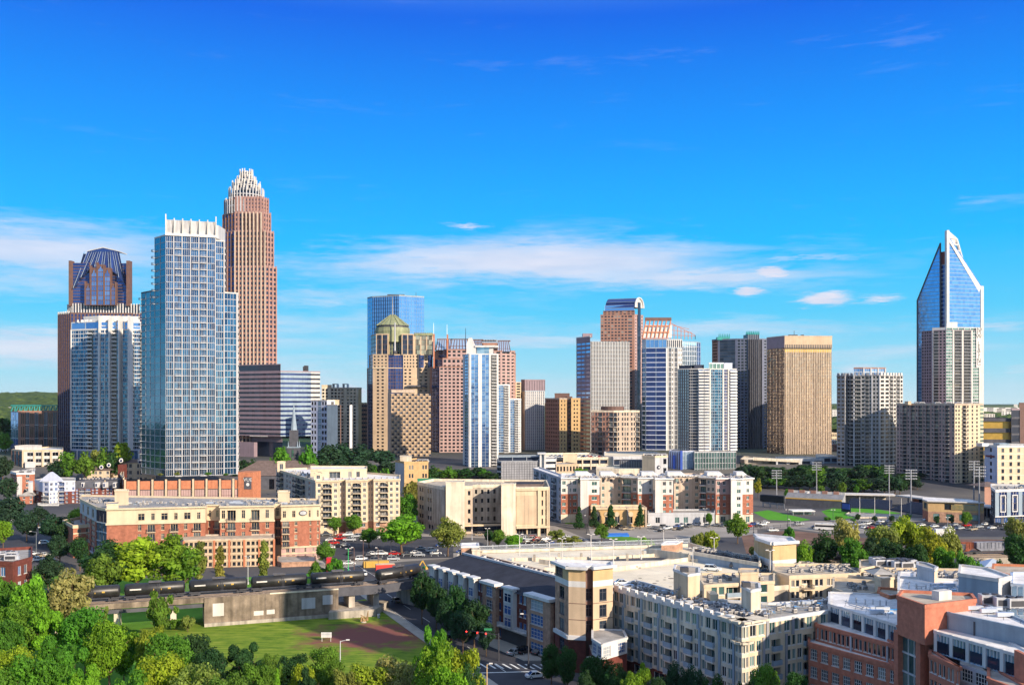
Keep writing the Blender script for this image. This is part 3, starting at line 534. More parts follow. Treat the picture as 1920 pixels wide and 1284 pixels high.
B.tier([(P0[0]+3, P0[1]+8), (P1[0], P1[1]+6), (P2[0]-2, P2[1]+6), (P2[0]-2, D+45), (P0[0], D+60)], 0, zb, 'charcoal', {0: G(1, 1, wall='mauve', glass='glass_dark', vw=0, hh=10, hd=.3)}, par=0)
B.p('wall', 'mauve').ob(frame(P0, P1)[0], 0, 26, 0, 4, 4, z(830, D)); B.p('roof_box', 'dark').box(*[w(560, D)[0], w(566, D)[0]], D+20, D+26, zt, zt+6)
for px in (560, 566): B.p('roof_unit', 'dark').box(w(px, D)[0], w(px, D)[0]+1.2, D+16, D+17, zt, zt+5)
B.p('spandrel', 'offwhite').ob(frame(P0, P1)[0], 18, 38, .3, .5, z(819, D), z(817.5, D))
B.done()

# -- hotel slab pair
B = Bld('hotel', 'pale hotel slab with a blank pink end wall and small red rooftop mark', 'hotel')
D = 760; zt = z(751, D); zb = 0
B.tier(fp([(583, D+14), (613, D+4), (628, D+6)], 14), zb, zt, 'offwhite', {0: C('ww.gww', 13, wall='lavender', pane='pane_dark', st=0, glz='glass_pale', mull=1, ww=.7), 1: C('.w', 13, wall='lavender', st=0, pane='pane_dark')}, par=.6)
B.tier(fp([(613, D), (633, D-6), (660, D-1)], 16), zb, z(759, D), 'pink_stone', {0: C('.', 1, wall='bluegrey')}, par=.4, parmat='offwhite')
f_, L_ = frame(w(633, D-6), w(660, D-1)); B.p('wall', 'white').ob(f_, L_*.82, L_, 0, .8, 0, z(759, D)); B.p('joint', 'brown').ob(f_, L_*.18, L_*.24, 0, .06, 0, z(759, D))
B.tier(fp([(613, D+8), (636, D+8)], 10), z(759, D), z(750, D), 'cream_lit', par=.3)
root = B.done(); txt(root, 'M', 4.2, (w(618.5, D+7.6)[0]-B.o[0], D+7.6-B.o[1], z(754.5, D)), (math.pi/2, 0, 0), 'red')
B = Bld('hotel_tower', 'beige tower behind the pale hotel slab, open frames on its roof', 'tower')
D = 960; B.tier(fp([(603, D), (672, D+4), (678, D+9)], 22), 0, z(728, D), 'concrete_light', {0: C('ww.wwww.www.', 22, wall='concrete_light', st=0, pane='pane_dark', ww=.62), 1: C('.', 1, wall='tan')}, par=1)
B.tier(fp([(603, D+2), (622, D+2)], 16), z(728, D), z(722, D), 'cream_lit', par=.4)
for px in (622, 630, 641, 649): B.p('roof_frame', 'white').box(w(px, D)[0], w(px, D)[0]+.8, D+3, D+12, z(728, D), z(720, D))
for a_, b_ in ((622, 631), (641, 650)): B.p('roof_frame', 'white').box(w(a_, D)[0], w(b_, D)[0], D+3, D+12, z(720, D), z(719, D))
B.done()
B = Bld('office_block', 'narrow brown banded block just visible left of the domed tower', 'building'); D = 1000
B.tier(fp([(676, D), (696, D)], 20), 0, z(757, D), 'sand', {0: G(4, 13, wall='brown', glass='glass_dark', vw=.6, vd=.2, hh=2.6, hm='pink_brown')}, par=1)
B.done()

# -- cyan glass slab behind the domed tower
B = Bld('glass_tower', 'plain blue glass tower rising behind the green dome', 'tower')
D = 1100; B.tier(fp([(689, D+28), (698, D+16), (748, D), (795, D+16)], 34), 0, z(555, D), 'bluegrey', {0: G(3, 40, wall='steel', glass='glass_even', vw=.4, hh=.4, vd=.1), 1: G(12, 40, wall='navy', glass='glass_even', vw=.7, vd=.15, hh=.4), 2: G(10, 40, wall='bluegrey', glass='glass_even', vw=.14, vd=.05, hh=.18)}, par=1.4, parmat='bluegrey')
B.p('roof_screen', 'dark').box(w(724, D)[0], w(756, D)[0], D+10, D+22, z(556, D), z(550, D)); B.p('antenna', 'dark').cyl((*w(780, D+12), z(556, D)), (*w(780, D+12), z(546, D)), .3, .2, 6)
B.done()

# -- domed tower
B = Bld('office_tower', 'tan stone tower with a green copper dome and a mast over its notched glass front', 'tower')
D = 900; kt = dict(wall='tan_stone', pane='pane_dark', frm='dark', st=0, ww=.5, wh=.5, sill=.25, glz='glass_navy', band='brown', pier='tan_stone')
P0, P1, P2, P3 = w(688, D+22), w(699, D+3), w(727, D), w(756, D+2); P4, P5 = w(778, D+3), w(813, D+6)
zs, zt2 = z(690, D), z(627, D)
back = [(P5[0], D+44), (P0[0], D+50)]
B.tier([P0, P1, P2, (P2[0]+.1, D+2), (P3[0]-.1, D+3), P3, P4, P5]+back, 0, zs, 'tan_stone', {0: C('.gG', 28, **dict(kt, wall='pink_brown')), 1: C('.ww.w.'[:4], 28, **kt), 3: G(6, 28, wall='brown', glass='glass_navy', vw=.3, hh=.4, vd=.1), 5: C('ww.', 28, **kt), 6: C('.www', 28, **kt)}, par=.6)
B.tier([(P0[0]+2, P0[1]), P1, P2, (P2[0]+.1, D+3), (P3[0]-.1, D+4), P3, P4, (P5[0]-1, P5[1]+1)]+back, zs, z(665, D), 'tan_stone', {0: C('.g', 4, **dict(kt, wall='pink_brown')), 1: C('wwww', 4, **kt), 3: G(6, 4, wall='brown', glass='glass_navy', vw=.3, hh=.4, vd=.1), 5: C('wwww', 4, **kt), 6: C('wGwG', 4, **kt)}, par=.6)
B.tier([(P0[0]+4, P0[1]), w(705, D+3), w(728, D+1), (w(728, D)[0]+.1, D+9), (w(752, D)[0], D+9), w(753, D+2), w(776, D+3), w(777, D+5), w(812, D+7)]+back, z(665, D), zt2, 'tan_stone', {0: C('G', 5, **dict(kt, wall='pink_brown')), 1: C(',G,G,', 4, **dict(kt, glz='glass_dark')), 3: G(5, 5, wall='copper', glass='glass_dark', vw=.8, hh=.3), 5: C(',G,G,', 4, **dict(kt, glz='glass_dark')), 7: C(',G,G,G,', 4, **dict(kt, glz='glass_bronze'))}, par=.8)
f_, L_ = frame(w(777, D+4), w(812, D+6)); B.p('cresting', 'copper').ob(f_, 0, L_, -4, .8, z(628, D), z(624, D))
for i in range(9): B.p('cresting', 'copper').ob(f_, L_*i/9, L_*i/9+.9, -4, 1.1, z(624, D), z(623, D))
dcx, dcy = w(736, D+20)[0], D+20; r1 = 33*D/F
for (ra, rb_, ya, yb) in ((r1, r1, 640, 620), (r1*1.02, r1*.99, 620, 612)): B.p('dome_drum', 'copper').cyl((dcx, dcy, z(ya, D)), (dcx, dcy, z(yb, D)), ra, rb_, 16)
B.p('dome_drum', 'dark').cyl((dcx, dcy, z(612, D)), (dcx, dcy, z(608, D)), r1*.93, r1*.93, 16)
B.p('dome', 'copper').cyl((dcx, dcy, z(608, D)), (dcx, dcy, z(587, D)), r1*.96, r1*.12, 12)
for i in range(12):
    t = 2*math.pi*i/12; c_, s_ = math.cos(t), math.sin(t); B.p('dome_rib', 'copper').cyl((dcx+r1*.97*c_, dcy+r1*.97*s_, z(608, D)), (dcx+r1*.13*c_, dcy+r1*.13*s_, z(586.5, D)), .45, .3, 5)
B.p('finial', 'grey').cyl((dcx, dcy, z(588, D)), (dcx, dcy, z(552, D)), .7, .25, 8)
B.p('mast', 'grey_light').cyl((*w(740.5, D-1), z(660, D)), (*w(740.5, D-1), z(605, D)), .8, .6, 8)
B.p('mast', 'dark').cyl((*w(740.5, D-1), z(663, D)), (*w(740.5, D-1), z(658, D)), 2.2, 2.2, 10)
f_, L_ = frame(w(764, D-1), w(800, D+2)); B.p('cornice', 'charcoal').ob(f_, 0, L_, -2, 1.2, z(725, D), z(722, D)); B.p('cornice', 'cream_lit').ob(frame(P1, P2)[0], 0, 14, 0, .5, z(691, D), z(688, D))
B.done()

# -- egg-crate facade block
B = Bld('office_block', 'tan block with a checkered egg-crate front of deep round-headed windows, below the domed tower', 'building')
D = 815; P0, P1, P2 = w(727, D+8), w(733, D), w(808, D+5)
B.tier(fp([(727, D+8), (733, D), (808, D+5)], 24), 0, z(736, D), 'tan', {0: C('.', 1, wall='sand')}, par=0)
B.tier(fp([(727.5, D+9), (734, D+1.2), (778, D+4)], 24), z(736, D), z(731, D), 'sand', par=.3)
f_, L_ = frame(P1, P2); nx_, nz_ = 14, 25; zt = z(738, D); hz = (zt-2)/nz_; cb = B.p('facade_cell', 'tan_stone'); cd = B.p('curtain_wall', 'glass_dark')
for i in range(nz_):
    for j in range(nx_):
        u0, u1 = L_*j/nx_, L_*(j+1)/nx_; za = 2+hz*i; cd.fq(f_, u0, u1, za, za+hz, .02)
        if (i+j) % 2 == 0: P = cb.P; cb.q(P(f_, u0, .02, za), P(f_, u1, .02, za), P(f_, u1-.3, 1.1, za+hz*.75), P(f_, u0+.3, 1.1, za+hz*.75)); cb.q(P(f_, u0+.3, 1.1, za+hz*.75), P(f_, u1-.3, 1.1, za+hz*.75), P(f_, u1, .02, za+hz), P(f_, u0, .02, za+hz))
        else: cb.ob(f_, u0+.15, u0+.5, .02, .7, za, za+hz); cb.ob(f_, u0+.5, u1-.15, .02, .5, za, za+hz*.3)
B.done()

# -- pink brown stepped tower with glazed gables
B = Bld('office_tower', 'pink brown stepped tower with sloped glass gables on its roof, behind the slim white tower', 'tower')
D = 880; kt = dict(wall='pink_brown', pane='pane_dark', frm='dark', st=0, ww=.6, wh=.55, glz='glass_navy', band='brown')
kf = dict(kt, wall='pink_stone')
for (l, a, b, r, yt, yb, dd, nf, pat) in ((806, 824, 848, 0, 688, 893, 0, 28, 'wwww'), (812, 830, 858, 0, 672, 720, 3, 5, 'wwww'), (818, 838, 870, 0, 655, 690, 6, 5, 'wwwww')):
    P = [w(l, D+dd+16), w(a, D+dd), w(b+22, D+dd+2)]; h = [(P[2][0], D+50), (P[0][0], D+50)]
    B.tier(P+h, 0 if yb > 890 else z(yb, D), z(yt, D), 'pink_brown', {0: C('.gG', nf, **kt), 1: C('wwwwww', nf, **kf)}, par=.6)
B.tier([w(813, D+20), w(870, D+8), w(940, D+10), w(966, D+18), w(966, D+60), w(813, D+60)], 0, z(657, D), 'pink_brown', {0: C('.www.w', 34, **kt), 1: C('wwwwww', 34, **kf), 2: C('www', 34, **kf)}, par=.6)
B.tier([w(952, D+15), w(967, D+18), w(967, D+50), w(952, D+50)], 0, z(662, D), 'brown', {0: C('ww', 34, **kt)}, par=1)
for (pa, pb, yb, yt) in ((816, 846, 655, 633), (843, 878, 653, 633), (884, 905, 655, 634), (932, 957, 658, 636)):
    xa, xb = w(pa, D)[0], w(pb, D)[0]; gm = B.p('roof_glazing', 'glass_pale'); ya, yb2 = D+10, D+22
    gm.q((xa, ya, z(yb, D)), (xb, ya, z(yb, D)), (xb-2, yb2, z(yt, D)), (xa+1, yb2, z(yt, D)))
    B.p('gable', 'brown').prism([(xa-.4, ya+3), (xb, ya+3), (xb, yb2+3), (xa-.4, yb2+3)], z(yb, D), z(yb, D)+3)
    for i in range(7):
        t = i/6; B.p('roof_rib', 'brown').cyl((xa+(xb-xa)*t, ya-.2, z(yb, D)), (xa+1+(xb-xa-3)*t, yb2, z(yt, D)), .45, .45, 4)
    B.p('roof_rib', 'brown').box(xa, xb, yb2-.5, yb2+.5, z(yt, D)-.8, z(yt, D)+.4)
    for xx in (xa-1, xb): B.p('gable', 'brown').poly([(xx, ya-.5, z(yb, D)), (xx, yb2+8, z(yb, D)), (xx, yb2+1, z(yt, D)+.5)])
for px, yt in ((812.5, 625), (838, 626)): B.p('pylon', 'terracotta').box(w(px-1.2, D)[0], w(px+1.2, D)[0], D+6, D+9, z(690, D), z(yt, D))
for px, yt in ((813, 604), (838, 607)): B.p('antenna', 'steel').cyl((*w(px, D+8), z(626, D)), (*w(px, D+8), z(yt, D)), .25, .15, 5)
for i in range(8): B.put(('rtu',), (w(893+5*i, D+30)[0], D+30, z(650, D)+6.2)); 
B.p('roof_box', 'pink_brown').box(w(890, D)[0], w(932, D)[0], D+18, D+34, z(657, D), z(640, D))
B.tier([w(826, D-4), w(850, D-4), w(850, D+10), w(826, D+10)], 0, z(885, D)+5, 'sand', {0: C('ww.ww', 1, **kf)}, par=.6)
B.done()

# -- slim white and blue tower
B = Bld('condominium_tower', 'slim white tower with pale blue glass and curved stacked balconies stepping down at its right', 'tower')
D = 700; k_ = dict(wall='white', pane='pane_dark', frm='white', glz='glass_blue', pier='white', band='bluegrey', rail='grey_light', rst='bars', bd=1.6, pd=.5, bh=.8, mull=2)
zp = z(890, D); P0, P1, P2 = w(868, D+16), w(880, D), w(920, D+2); P2b = w(934, D+5)
B.tier([P0, P1, P2, P2b, (P2b[0], D+30), (P0[0], D+34)], zp, z(664, D), 'white', {0: C('.gP', 38, **k_), 1: C('PgPPgP', 38, **dict(k_, bh=.2)), 2: C('bP', 38, **k_)}, par=.5)
B.tier([w(877, D+8), w(925, D+6), w(925, D+22), w(877, D+26)], z(664, D), z(649, D), 'white', {0: C('.GG.', 2, wall='white', glz='glass_pale', band='glass_pale', mull=2)}, par=.5)
pt = B.p('wall', 'white'); xa, xb = w(874, D)[0], w(892, D)[0]
for yy in (D+5, D+18): pt.poly([(xa, yy, z(664, D)), (xb, yy, z(664, D)), (xb, yy, z(652, D)), (w(884, D)[0], yy, z(632, D)), (w(878, D)[0], yy, z(633, D)), (xa, yy, z(645, D))])
pt.q((xb, D+5, z(652, D)), (xb, D+18, z(652, D)), (w(884, D)[0], D+18, z(632, D)), (w(884, D)[0], D+5, z(632, D))); pt.q((xa, D+5, z(664, D)), (xa, D+18, z(664, D)), (xa, D+18, z(645, D)), (xa, D+5, z(645, D)))
B.p('roof', 'roof_white').box(w(890, D)[0], w(934, D)[0], D+4, D+24, z(650, D), z(647, D)); B.p('antenna', 'navy').cyl((*w(873, D+6), z(660, D)), (*w(873, D+6), z(614, D)), .35, .15, 6)
B.tier([w(934, D+6), w(944, D+6), w(955, D+8), (w(955, D)[0], D+26), (w(934, D)[0], D+26)], zp+16, z(722, D), 'white', {0: C('g', 26, **k_), 1: C('bP', 26, **k_)}, par=.8)
B.tier([w(955, D+8), w(964, D+8), w(977, D+10), (w(977, D)[0], D+26), (w(955, D)[0], D+26)], zp+16, z(749, D), 'white', {0: C('Pg', 22, **k_), 1: C('bs', 22, **k_)}, par=.8)
B.tier([w(864, D+12), w(880, D-3), w(932, D), w(932, D+30), w(864, D+34)], 0, zp, 'grey', {0: C('w.w', 2, wall='grey'), 1: C('PWPWPWP', 2, wall='grey', pier='grey_light', wh=.75, st=4)}, par=.6)
B.done()
B = Bld('screen_building', 'dark grey block faced with a tiled mesh screen at foot of the slim white tower', 'building')
D = 640; B.tier(fp([(932, D+4), (940, D), (1008, D+4)], 30), 0, z(866, D), 'grey', {0: G(1, 6, wall='grey_light', glass='glass_dark', vw=.2, hh=1.2, vd=.1), 1: G(14, 12, wall='charcoal', glass='grey', vw=.12, hh=.12, vd=.08, tilt=0, vname='joint', hname='joint')}, par=.5)
B.tier(fp([(934, D+10), (1014, D+14)], 16), z(866, D), z(858, D), 'bluegrey', {0: G(3, 1, wall='steel', glass='glass_dark', vw=.4, hh=.5)}, roof='roof_grey', par=.3); B.done()

# -- small towers in the middle
B = Bld('office_tower', 'blue and white ribbed office tower between the slim white tower and art deco block', 'tower'); D = 925
B.tier(fp([(968, D+16), (984, D), (1021, D+5)], 26), 0, z(733, D), 'bluegrey', {0: G(1, 1, wall='sand', glass='sand', vw=0, hh=0), 1: G(10, 26, wall='white', glass='glass_navy', vw=1.1, vd=.6, hh=.9, hm='bluegrey')}, par=.5)
B.tier(fp([(977, D+10), (984, D+3), (1022, D+7)], 26), z(733, D), z(713, D), 'mauve', {0: C('.', 1, wall='mauve'), 1: G(8, 1, wall='mauve', glass='mauve', vw=.5, hh=.4)}, par=1)
B.tier(fp([(967, D), (977, D+4)], 14), 0, z(717, D), 'sand', {0: C('W', 30, wall='cream', pane='pane_dark', st=0)}, par=.5); B.done()
B = Bld('office_block', 'golden tan art deco block with shaded left wing beside the white ribbed tower', 'building'); D = 880
kt = dict(pane='pane_dark', frm='dark', st=0, ww=.5, wh=.5)
B.tier(fp([(1022, D+22), (1049, D+4), (1063, D+4)], 30), 0, z(748, D), 'sand', {0: C('wwwwwwww', 17, wall='pink_brown', **kt), 1: C('.w.w.', 17, wall='ochre', **kt)}, par=1)  # browner left wing has shade in its colour, ochre front the sun
B.tier([w(1063, D+9), w(1073, D+9), w(1073, D+30), w(1063, D+30)], 0, z(744, D), 'brown', {0: C('w', 17, wall='brown', **kt)}, par=.5)
B.tier(fp([(1071, D+4), (1088, D+5)], 30), 0, z(748, D), 'ochre', {0: C('.ww.', 17, wall='ochre', **kt)}, par=1)
B.tier(fp([(1040, D+15), (1068, D+14)], 14), z(748, D), z(738, D), 'brown', par=.6); B.done()

# -- white ribbed tower, mauve left face with shade put into its colour
B = Bld('office_tower', 'white vertically ribbed office tower in front of the arched roof tower', 'tower'); D = 900
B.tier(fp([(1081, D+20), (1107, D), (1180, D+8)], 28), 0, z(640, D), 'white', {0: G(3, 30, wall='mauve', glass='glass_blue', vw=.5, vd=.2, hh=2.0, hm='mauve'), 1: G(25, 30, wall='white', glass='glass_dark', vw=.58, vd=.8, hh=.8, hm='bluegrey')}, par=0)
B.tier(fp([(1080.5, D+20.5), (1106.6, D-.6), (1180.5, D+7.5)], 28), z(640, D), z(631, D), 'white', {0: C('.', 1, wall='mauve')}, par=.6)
B.p('roof_unit', 'mauve').box(w(1094, D)[0], w(1112, D)[0], D+8, D+16, z(631, D), z(624, D)); B.done()

# -- arched-roof tower
B = Bld('office_tower', 'red brown granite tower with a barrel vaulted glass top, behind the white ribbed tower', 'tower'); D = 1000
P0, P1, P2 = w(1126, D+6), w(1190, D), w(1206, D+12); kb = dict(pane='pane', frm='dark', st=0, ww=.62, wh=.5)
B.tier([P0, P1, P2, (P2[0]-4, D+44), (P0[0]+4, D+46)], 0, z(590, D), 'pink_brown', {0: C('wwwwwwwwW.', 46, wall='pink_brown', **kb), 1: C('sGs', 46, wall='pink_stone', **dict(kb, glz='glass_dark', band='glass_dark'))}, par=.5)
B.tier([w(1131, D+8), w(1190, D+.2), w(1205, D+12), (P2[0]-5, D+42), (P0[0]+6, D+44)], z(590, D), z(582, D), 'brown', {0: C('wwwwwwww', 2, wall='pink_brown', **kb)}, par=.3)
B.tier([w(1134, D+10), w(1189, D+1), w(1204.6, D+12), (P2[0]-5, D+40), (P0[0]+8, D+42)], z(582, D), z(571, D), 'steel', {0: G(1, 1, wall='aluminium', glass='glass_blue', vw=.2, hh=.4)}, par=0)
va = B.p('vault', 'glass_navy'); vb = B.p('vault_gable', 'offwhite'); A_ = w(1135, D+10); E_ = w(1190, D+.5); H_ = w(1206, D+12.5)
lx, ly = H_[0]-E_[0], H_[1]-E_[1]; n_ = 10; prev = None; zc_ = z(576, D); rz_ = z(557.5, D)-zc_
for i in range(n_+1):
    t = math.pi*i/n_; s_ = (1-math.cos(t))/2; h_ = math.sin(t)*rz_+zc_; a_ = (A_[0]+lx*s_, A_[1]+ly*s_, h_); b_ = (E_[0]+lx*s_, E_[1]+ly*s_, h_)
    if prev: va.q(prev[0], prev[1], b_, a_); vb.q(prev[1], (prev[1][0], prev[1][1], zc_), (b_[0], b_[1], zc_), b_); B.p('arch_band', 'white').cyl((prev[1][0]+.4, prev[1][1]-.5, prev[1][2]), (b_[0]+.4, b_[1]-.5, b_[2]), .9, .9, 5)
    prev = (a_, b_)
    if i % 2 == 0: va2 = B.p('vault_rib', 'steel'); va2.cyl(a_, b_, .3, .3, 4)
f_, L_ = frame(w(1190, D), w(1206, D+12)); B.p('curtain_wall', 'glass_dark').ob(f_, L_*.36, L_*.66, 0, .5, z(612, D), z(566, D)); B.done()

B = Bld('condominium_block', 'mid-rise sand coloured condominium with a drum roof at the foot of the white ribbed tower', 'building'); D = 820
kc = dict(wall='sand', pane='pane', frm='white', st=0, rail='charcoal', bd=1.2, pier='sand')
B.tier(fp([(1109, D+6), (1150, D), (1199, D+5)], 24), 0, z(772, D), 'sand', {0: C('wwbwwb', 12, **dict(kc, wall='pink_brown')), 1: C('bw.www.wwb', 12, **kc)}, par=1.2, parmat='concrete_light')
B.p('roof_drum', 'brown').cyl((*w(1148, D+14), z(772, D)), (*w(1148, D+14), z(762, D)), 10, 10, 20); B.p('roof_drum', 'sand').box(w(1128, D)[0], w(1168, D)[0], D+8, D+22, z(772, D), z(769, D)); B.done()

# -- corner glass tower with white frames and lattice crown
B = Bld('office_tower', 'dark blue glass tower with white bands, slanted copper lattice crown and pale curved wing', 'tower'); D = 915
P0, P1, P2, P3 = w(1204, D+14), w(1211, D+4), w(1249, D), w(1279, D+4)
ks = dict(wall='bluegrey', glass='glass_navy', hm='lavender', vw=.5, vd=.4, hh=.7, hd=.4, tilt=.04)
B.tier([P0, P1, P2, (P3[0], P3[1]), (P3[0], D+40), (P0[0], D+44)], 0, z(652, D), 'bluegrey', {0: G(1, 24, **ks), 1: G(2, 24, **dict(ks, glass='glass_navy', vw=.35)), 2: C('.PgsPgPss', 24, wall='white', glz='glass_dark', st=0, pane='pane_dark', pier='white')}, par=.5)
B.tier([P0, P1, w(1250, D+1), w(1279, D+5), (P3[0], D+38), (P0[0], D+42)], z(652, D), z(636, D), 'bluegrey', {1: G(5, 1, wall='bluegrey', glass='glass_blue', vw=.4, hh=1.2), 2: G(8, 1, wall='white', glass='glass_dark', vw=.7, hh=1.4)}, par=.6)
B.tier([w(1279, D+6), w(1306, D+12), w(1313, D+22), (w(1310, D)[0], D+46), (P3[0], D+40)], 0, z(640, D), 'bluegrey', {0: G(8, 26, wall='aluminium', glass='glass_sky', vw=.3, hh=.3, vd=.1), 1: G(2, 26, wall='aluminium', glass='glass_blue', vw=.3, hh=.3)}, par=.6)
cxa, cxb = w(1212, D)[0], w(1258, D)[0]; lt = B.p('crown_lattice', 'terracotta'); zl_, zh_ = z(634, D), z(597, D)
for i in range(7):
    t = i/6; lt.cyl((cxa+(cxb-cxa)*t-3, D+6, zl_), (cxa+2+(cxb-cxa)*t*1.02, D+16, zh_), .6, .6, 5); B.p('crown_panel', 'offwhite').q((cxa+(cxb-cxa)*t-2, D+7, zl_+1), (cxa+(cxb-cxa)*t+2, D+7, zl_+1), (cxa+(cxb-cxa)*t+3.4, D+14.6, zh_-5), (cxa+(cxb-cxa)*t+.4, D+14.6, zh_-5))
for i in range(4): t = i/3; lt.cyl((cxa-3+5*t, D+6+10*t, zl_+(zh_-zl_)*t), (cxb-1+3*t, D+6+10*t, zl_+(zh_-zl_)*t), .6, .6, 5)
B.p('crown_beam', 'brown').box(cxa+1, cxb+3, D+15, D+17, zh_-1, zh_+2.2)
for i in range(8): t = i/7; lt.cyl((cxb+2+24*t, D+15, zl_), (cxb+2+24*t, D+15, zh_-3-12*t), .35, .35, 4); lt.cyl((cxb+2+24*t, D+15, zh_-3-12*t), (cxb+5.4+24*t, D+15, zh_-4.7-12*t) if i < 7 else (cxb+26, D+15, zl_), .35, .35, 4)
for k in range(3): lt.cyl((cxb+2, D+15, zl_+4+k*5), (cxb+26-k*3, D+15, zl_+3+k*3.4), .3, .3, 4)
B.done()

# -- balconied blue residential tower with panelled podium
B = Bld('apartment_tower', 'blue and white balconied tower on a glass panelled podium, left of the black ribbed tower', 'tower'); D = 700
P = [w(1271, D+8), w(1292, D+3), w(1309, D), w(1330, D), w(1357, D+4), w(1364, D+5), w(1381, D+8)]
kz = dict(wall='bluegrey', pane='pane_dark', frm='white', glz='glass_teal', pier='offwhite', band='offwhite', rail='white', rst='glass', slab='white', bd=1.9, bh=.35, st=0)
zp, zt = z(845, D), z(692, D)
B.tier(P+[(P[-1][0], D+34), (P[0][0], D+36)], zp, zt, 'offwhite', {0: G(5, 27, wall='dark', glass='glass_pale', vw=.9, hh=.6, vd=.2), 1: C('gG', 27, **dict(kz, glz='glass_dark')), 2: C('BB', 27, **dict(kz, wall='bluegrey', pane='pane_blue')), 3: C('PggP', 27, **dict(kz, glz='glass_deep', band='bluegrey')), 4: C('g', 27, **dict(kz, glz='glass_navy')), 5: C('PB', 27, **dict(kz, wall='bluegrey', pane='pane_blue'))}, par=.6)
B.tier([w(1273, D+9), w(1296, D+4), w(1296, D+24), w(1273, D+24)], zt, z(685, D), 'navy', par=.3)
B.tier([w(1329, D+4), w(1357, D+6), w(1357, D+22), w(1329, D+22)], zt, z(680, D), 'aluminium', {0: G(4, 1, wall='aluminium', glass='glass_green', vw=.3, hh=1.0)}, par=.3)
B.tier([w(1358, D+6), w(1373, D+8), w(1373, D+22), w(1358, D+22)], zt, z(680, D), 'lavender', par=.2); B.p('roof_unit', 'navy').box(w(1306, D)[0], w(1324, D)[0], D+8, D+20, zt, z(683, D))
Dq = D-14; B.tier(fp([(1255, Dq+10), (1277, Dq+3), (1300, Dq+6)], 22), 0, z(845, D), 'lavender', {0: G(5, 1, wall='lavender', glass='maroon', vw=1.2, hh=2.5, tilt=0, hm='bluegrey'), 1: G(3, 4, wall='bluegrey', glass='glass_pale', vw=.3, hh=.3)}, par=.4)
B.p('accent_fin', 'blue_panel').ob(frame(w(1275, Dq+2.5), w(1279, Dq+2.5))[0], 0, 1.6, -.5, 1.4, 0, z(843, D)); B.p('accent_fin', 'blue_panel').ob(frame(w(1262, Dq+6), w(1266, Dq+5))[0], 0, 1.8, -.5, .6, 0, z(852, D))
B.tier(fp([(1302, Dq), (1380, Dq+4)], 22), 0, z(846, D), 'grey_light', {0: G(15, 6, wall='grey_light', glass='glass_green', vw=.25, hh=.3, vd=.4)}, par=.5)
B.done()

B = Bld('office_tower', 'black and violet tower with dark vertical glass ribs and teal spikes on its roof', 'tower'); D = 950
kt = dict(pane='pane_dark', frm='dark', st=0, ww=.6, wh=.5, glz='glass_bronze', band='slate', pier='slate')
kt['glz'] = 'glass_dark'; kt['band'] = 'dark'
P = [w(1335, D+20), w(1346, D+12), w(1382, D+4), w(1402, D+1), w(1428, D+4), w(1438, D+7)]
B.tier(P+[(P[-1][0], D+44), (P[0][0], D+48)], 0, z(636, D), 'slate', {0: C('W', 40, wall='pink_brown', **kt), 1: C('.gggg.', 40, wall='slate', **dict(kt, mull=1)), 2: C('www', 40, wall='slate', **dict(kt, ww=.66, wh=.62)), 3: G(7, 40, wall='dark', glass='glass_dark', vw=.9, vd=1.2, hh=.4, hm='dark', vm='charcoal'), 4: C('.w', 40, wall='slate', **kt)}, par=1)
f_, L_ = frame(P[3], P[4]); B.p('curtain_wall', 'glass_dark').ob(f_, 0, L_*.82, -10, .2, z(636, D), z(627, D))
for i in range(7): x_, y_, _ = MB().P(f_, L_*.13*i+.5, -.5, 0); B.p('roof_spike', 'teal_metal').cyl((x_, y_, z(627, D)), (x_, y_, z(620, D)), .9, .2, 6); B.p('roof_spike', 'teal_metal').cyl((x_, y_+6, z(627, D)), (x_, y_+6, z(620, D)), .9, .2, 6); B.p('rib', 'grey').cyl((x_, y_-.9, z(840, D)), (x_, y_-.9, z(627, D)), .35, .35, 5)
for i in range(7): x_ = w(1350+3.2*i, D+8)[0]; B.p('roof_spike', 'teal_metal').cyl((x_, D+12, z(633, D)), (x_, D+12, z(624, D)), .8, .2, 6); 
B.p('roof_box', 'teal_metal').box(w(1349, D)[0], w(1372, D)[0], D+10, D+16, z(636, D), z(630.5, D)); B.done()

B = Bld('office_tower', 'broad bronze office tower with gold ribs under a blank cream top band', 'tower'); D = 850
P0, P1, P2 = w(1438, D+24), w(1471, D), w(1559, D+4)
B.tier([P0, P1, P2, (P2[0]-2, D+52), (P0[0], D+56)], z(852, D), z(652, D), 'sand', {0: G(12, 34, wall='brown', glass='glass_bronze', vw=.5, vd=.2, hh=.4, hm='brown', tilt=.2), 1: G(27, 34, wall='sand', glass='glass_bronze', vw=.62, vd=.4, hh=.3, hm='brown', tilt=.1)}, par=0)
B.tier([(P0[0]-.2, P0[1]-.2), (P1[0]-.2, P1[1]-.9), (P2[0]+.3, P2[1]-.9), (P2[0]-2, D+52), (P0[0], D+56)], z(652, D), z(630, D), 'sand', {0: C('.', 1, wall='mauve'), 1: C('.', 1, wall='tan_stone')}, par=.4)
f_, L_ = frame(P1, P2)
for i in range(27): u = L_*(i+.5)/27; B.p('top_slot', 'dark').ob(f_, u-.45, u+.45, .8, 1.0, z(654, D), z(646, D)); 
B.p('rib_base', 'gold').ob(f_, 0, L_, -.1, .3, z(660, D), z(652.5, D)); B.tier([w(1440, D+20), (P1[0], D+4), (P2[0], D+8), (P2[0], D+50), (P0[0], D+50)], 0, z(852, D), 'grey', {1: C('.', 1, wall='grey_light')}, par=0)
for px in (1486, 1492, 1498, 1510): B.p('roof_unit', 'dark').box(w(px, D)[0], w(px+4, D)[0], D+10, D+14, z(630, D), z(626, D))
B.p('antenna', 'dark').cyl((*w(1489, D+12), z(630, D)), (*w(1489, D+12), z(618, D)), .3, .2, 5); B.done()

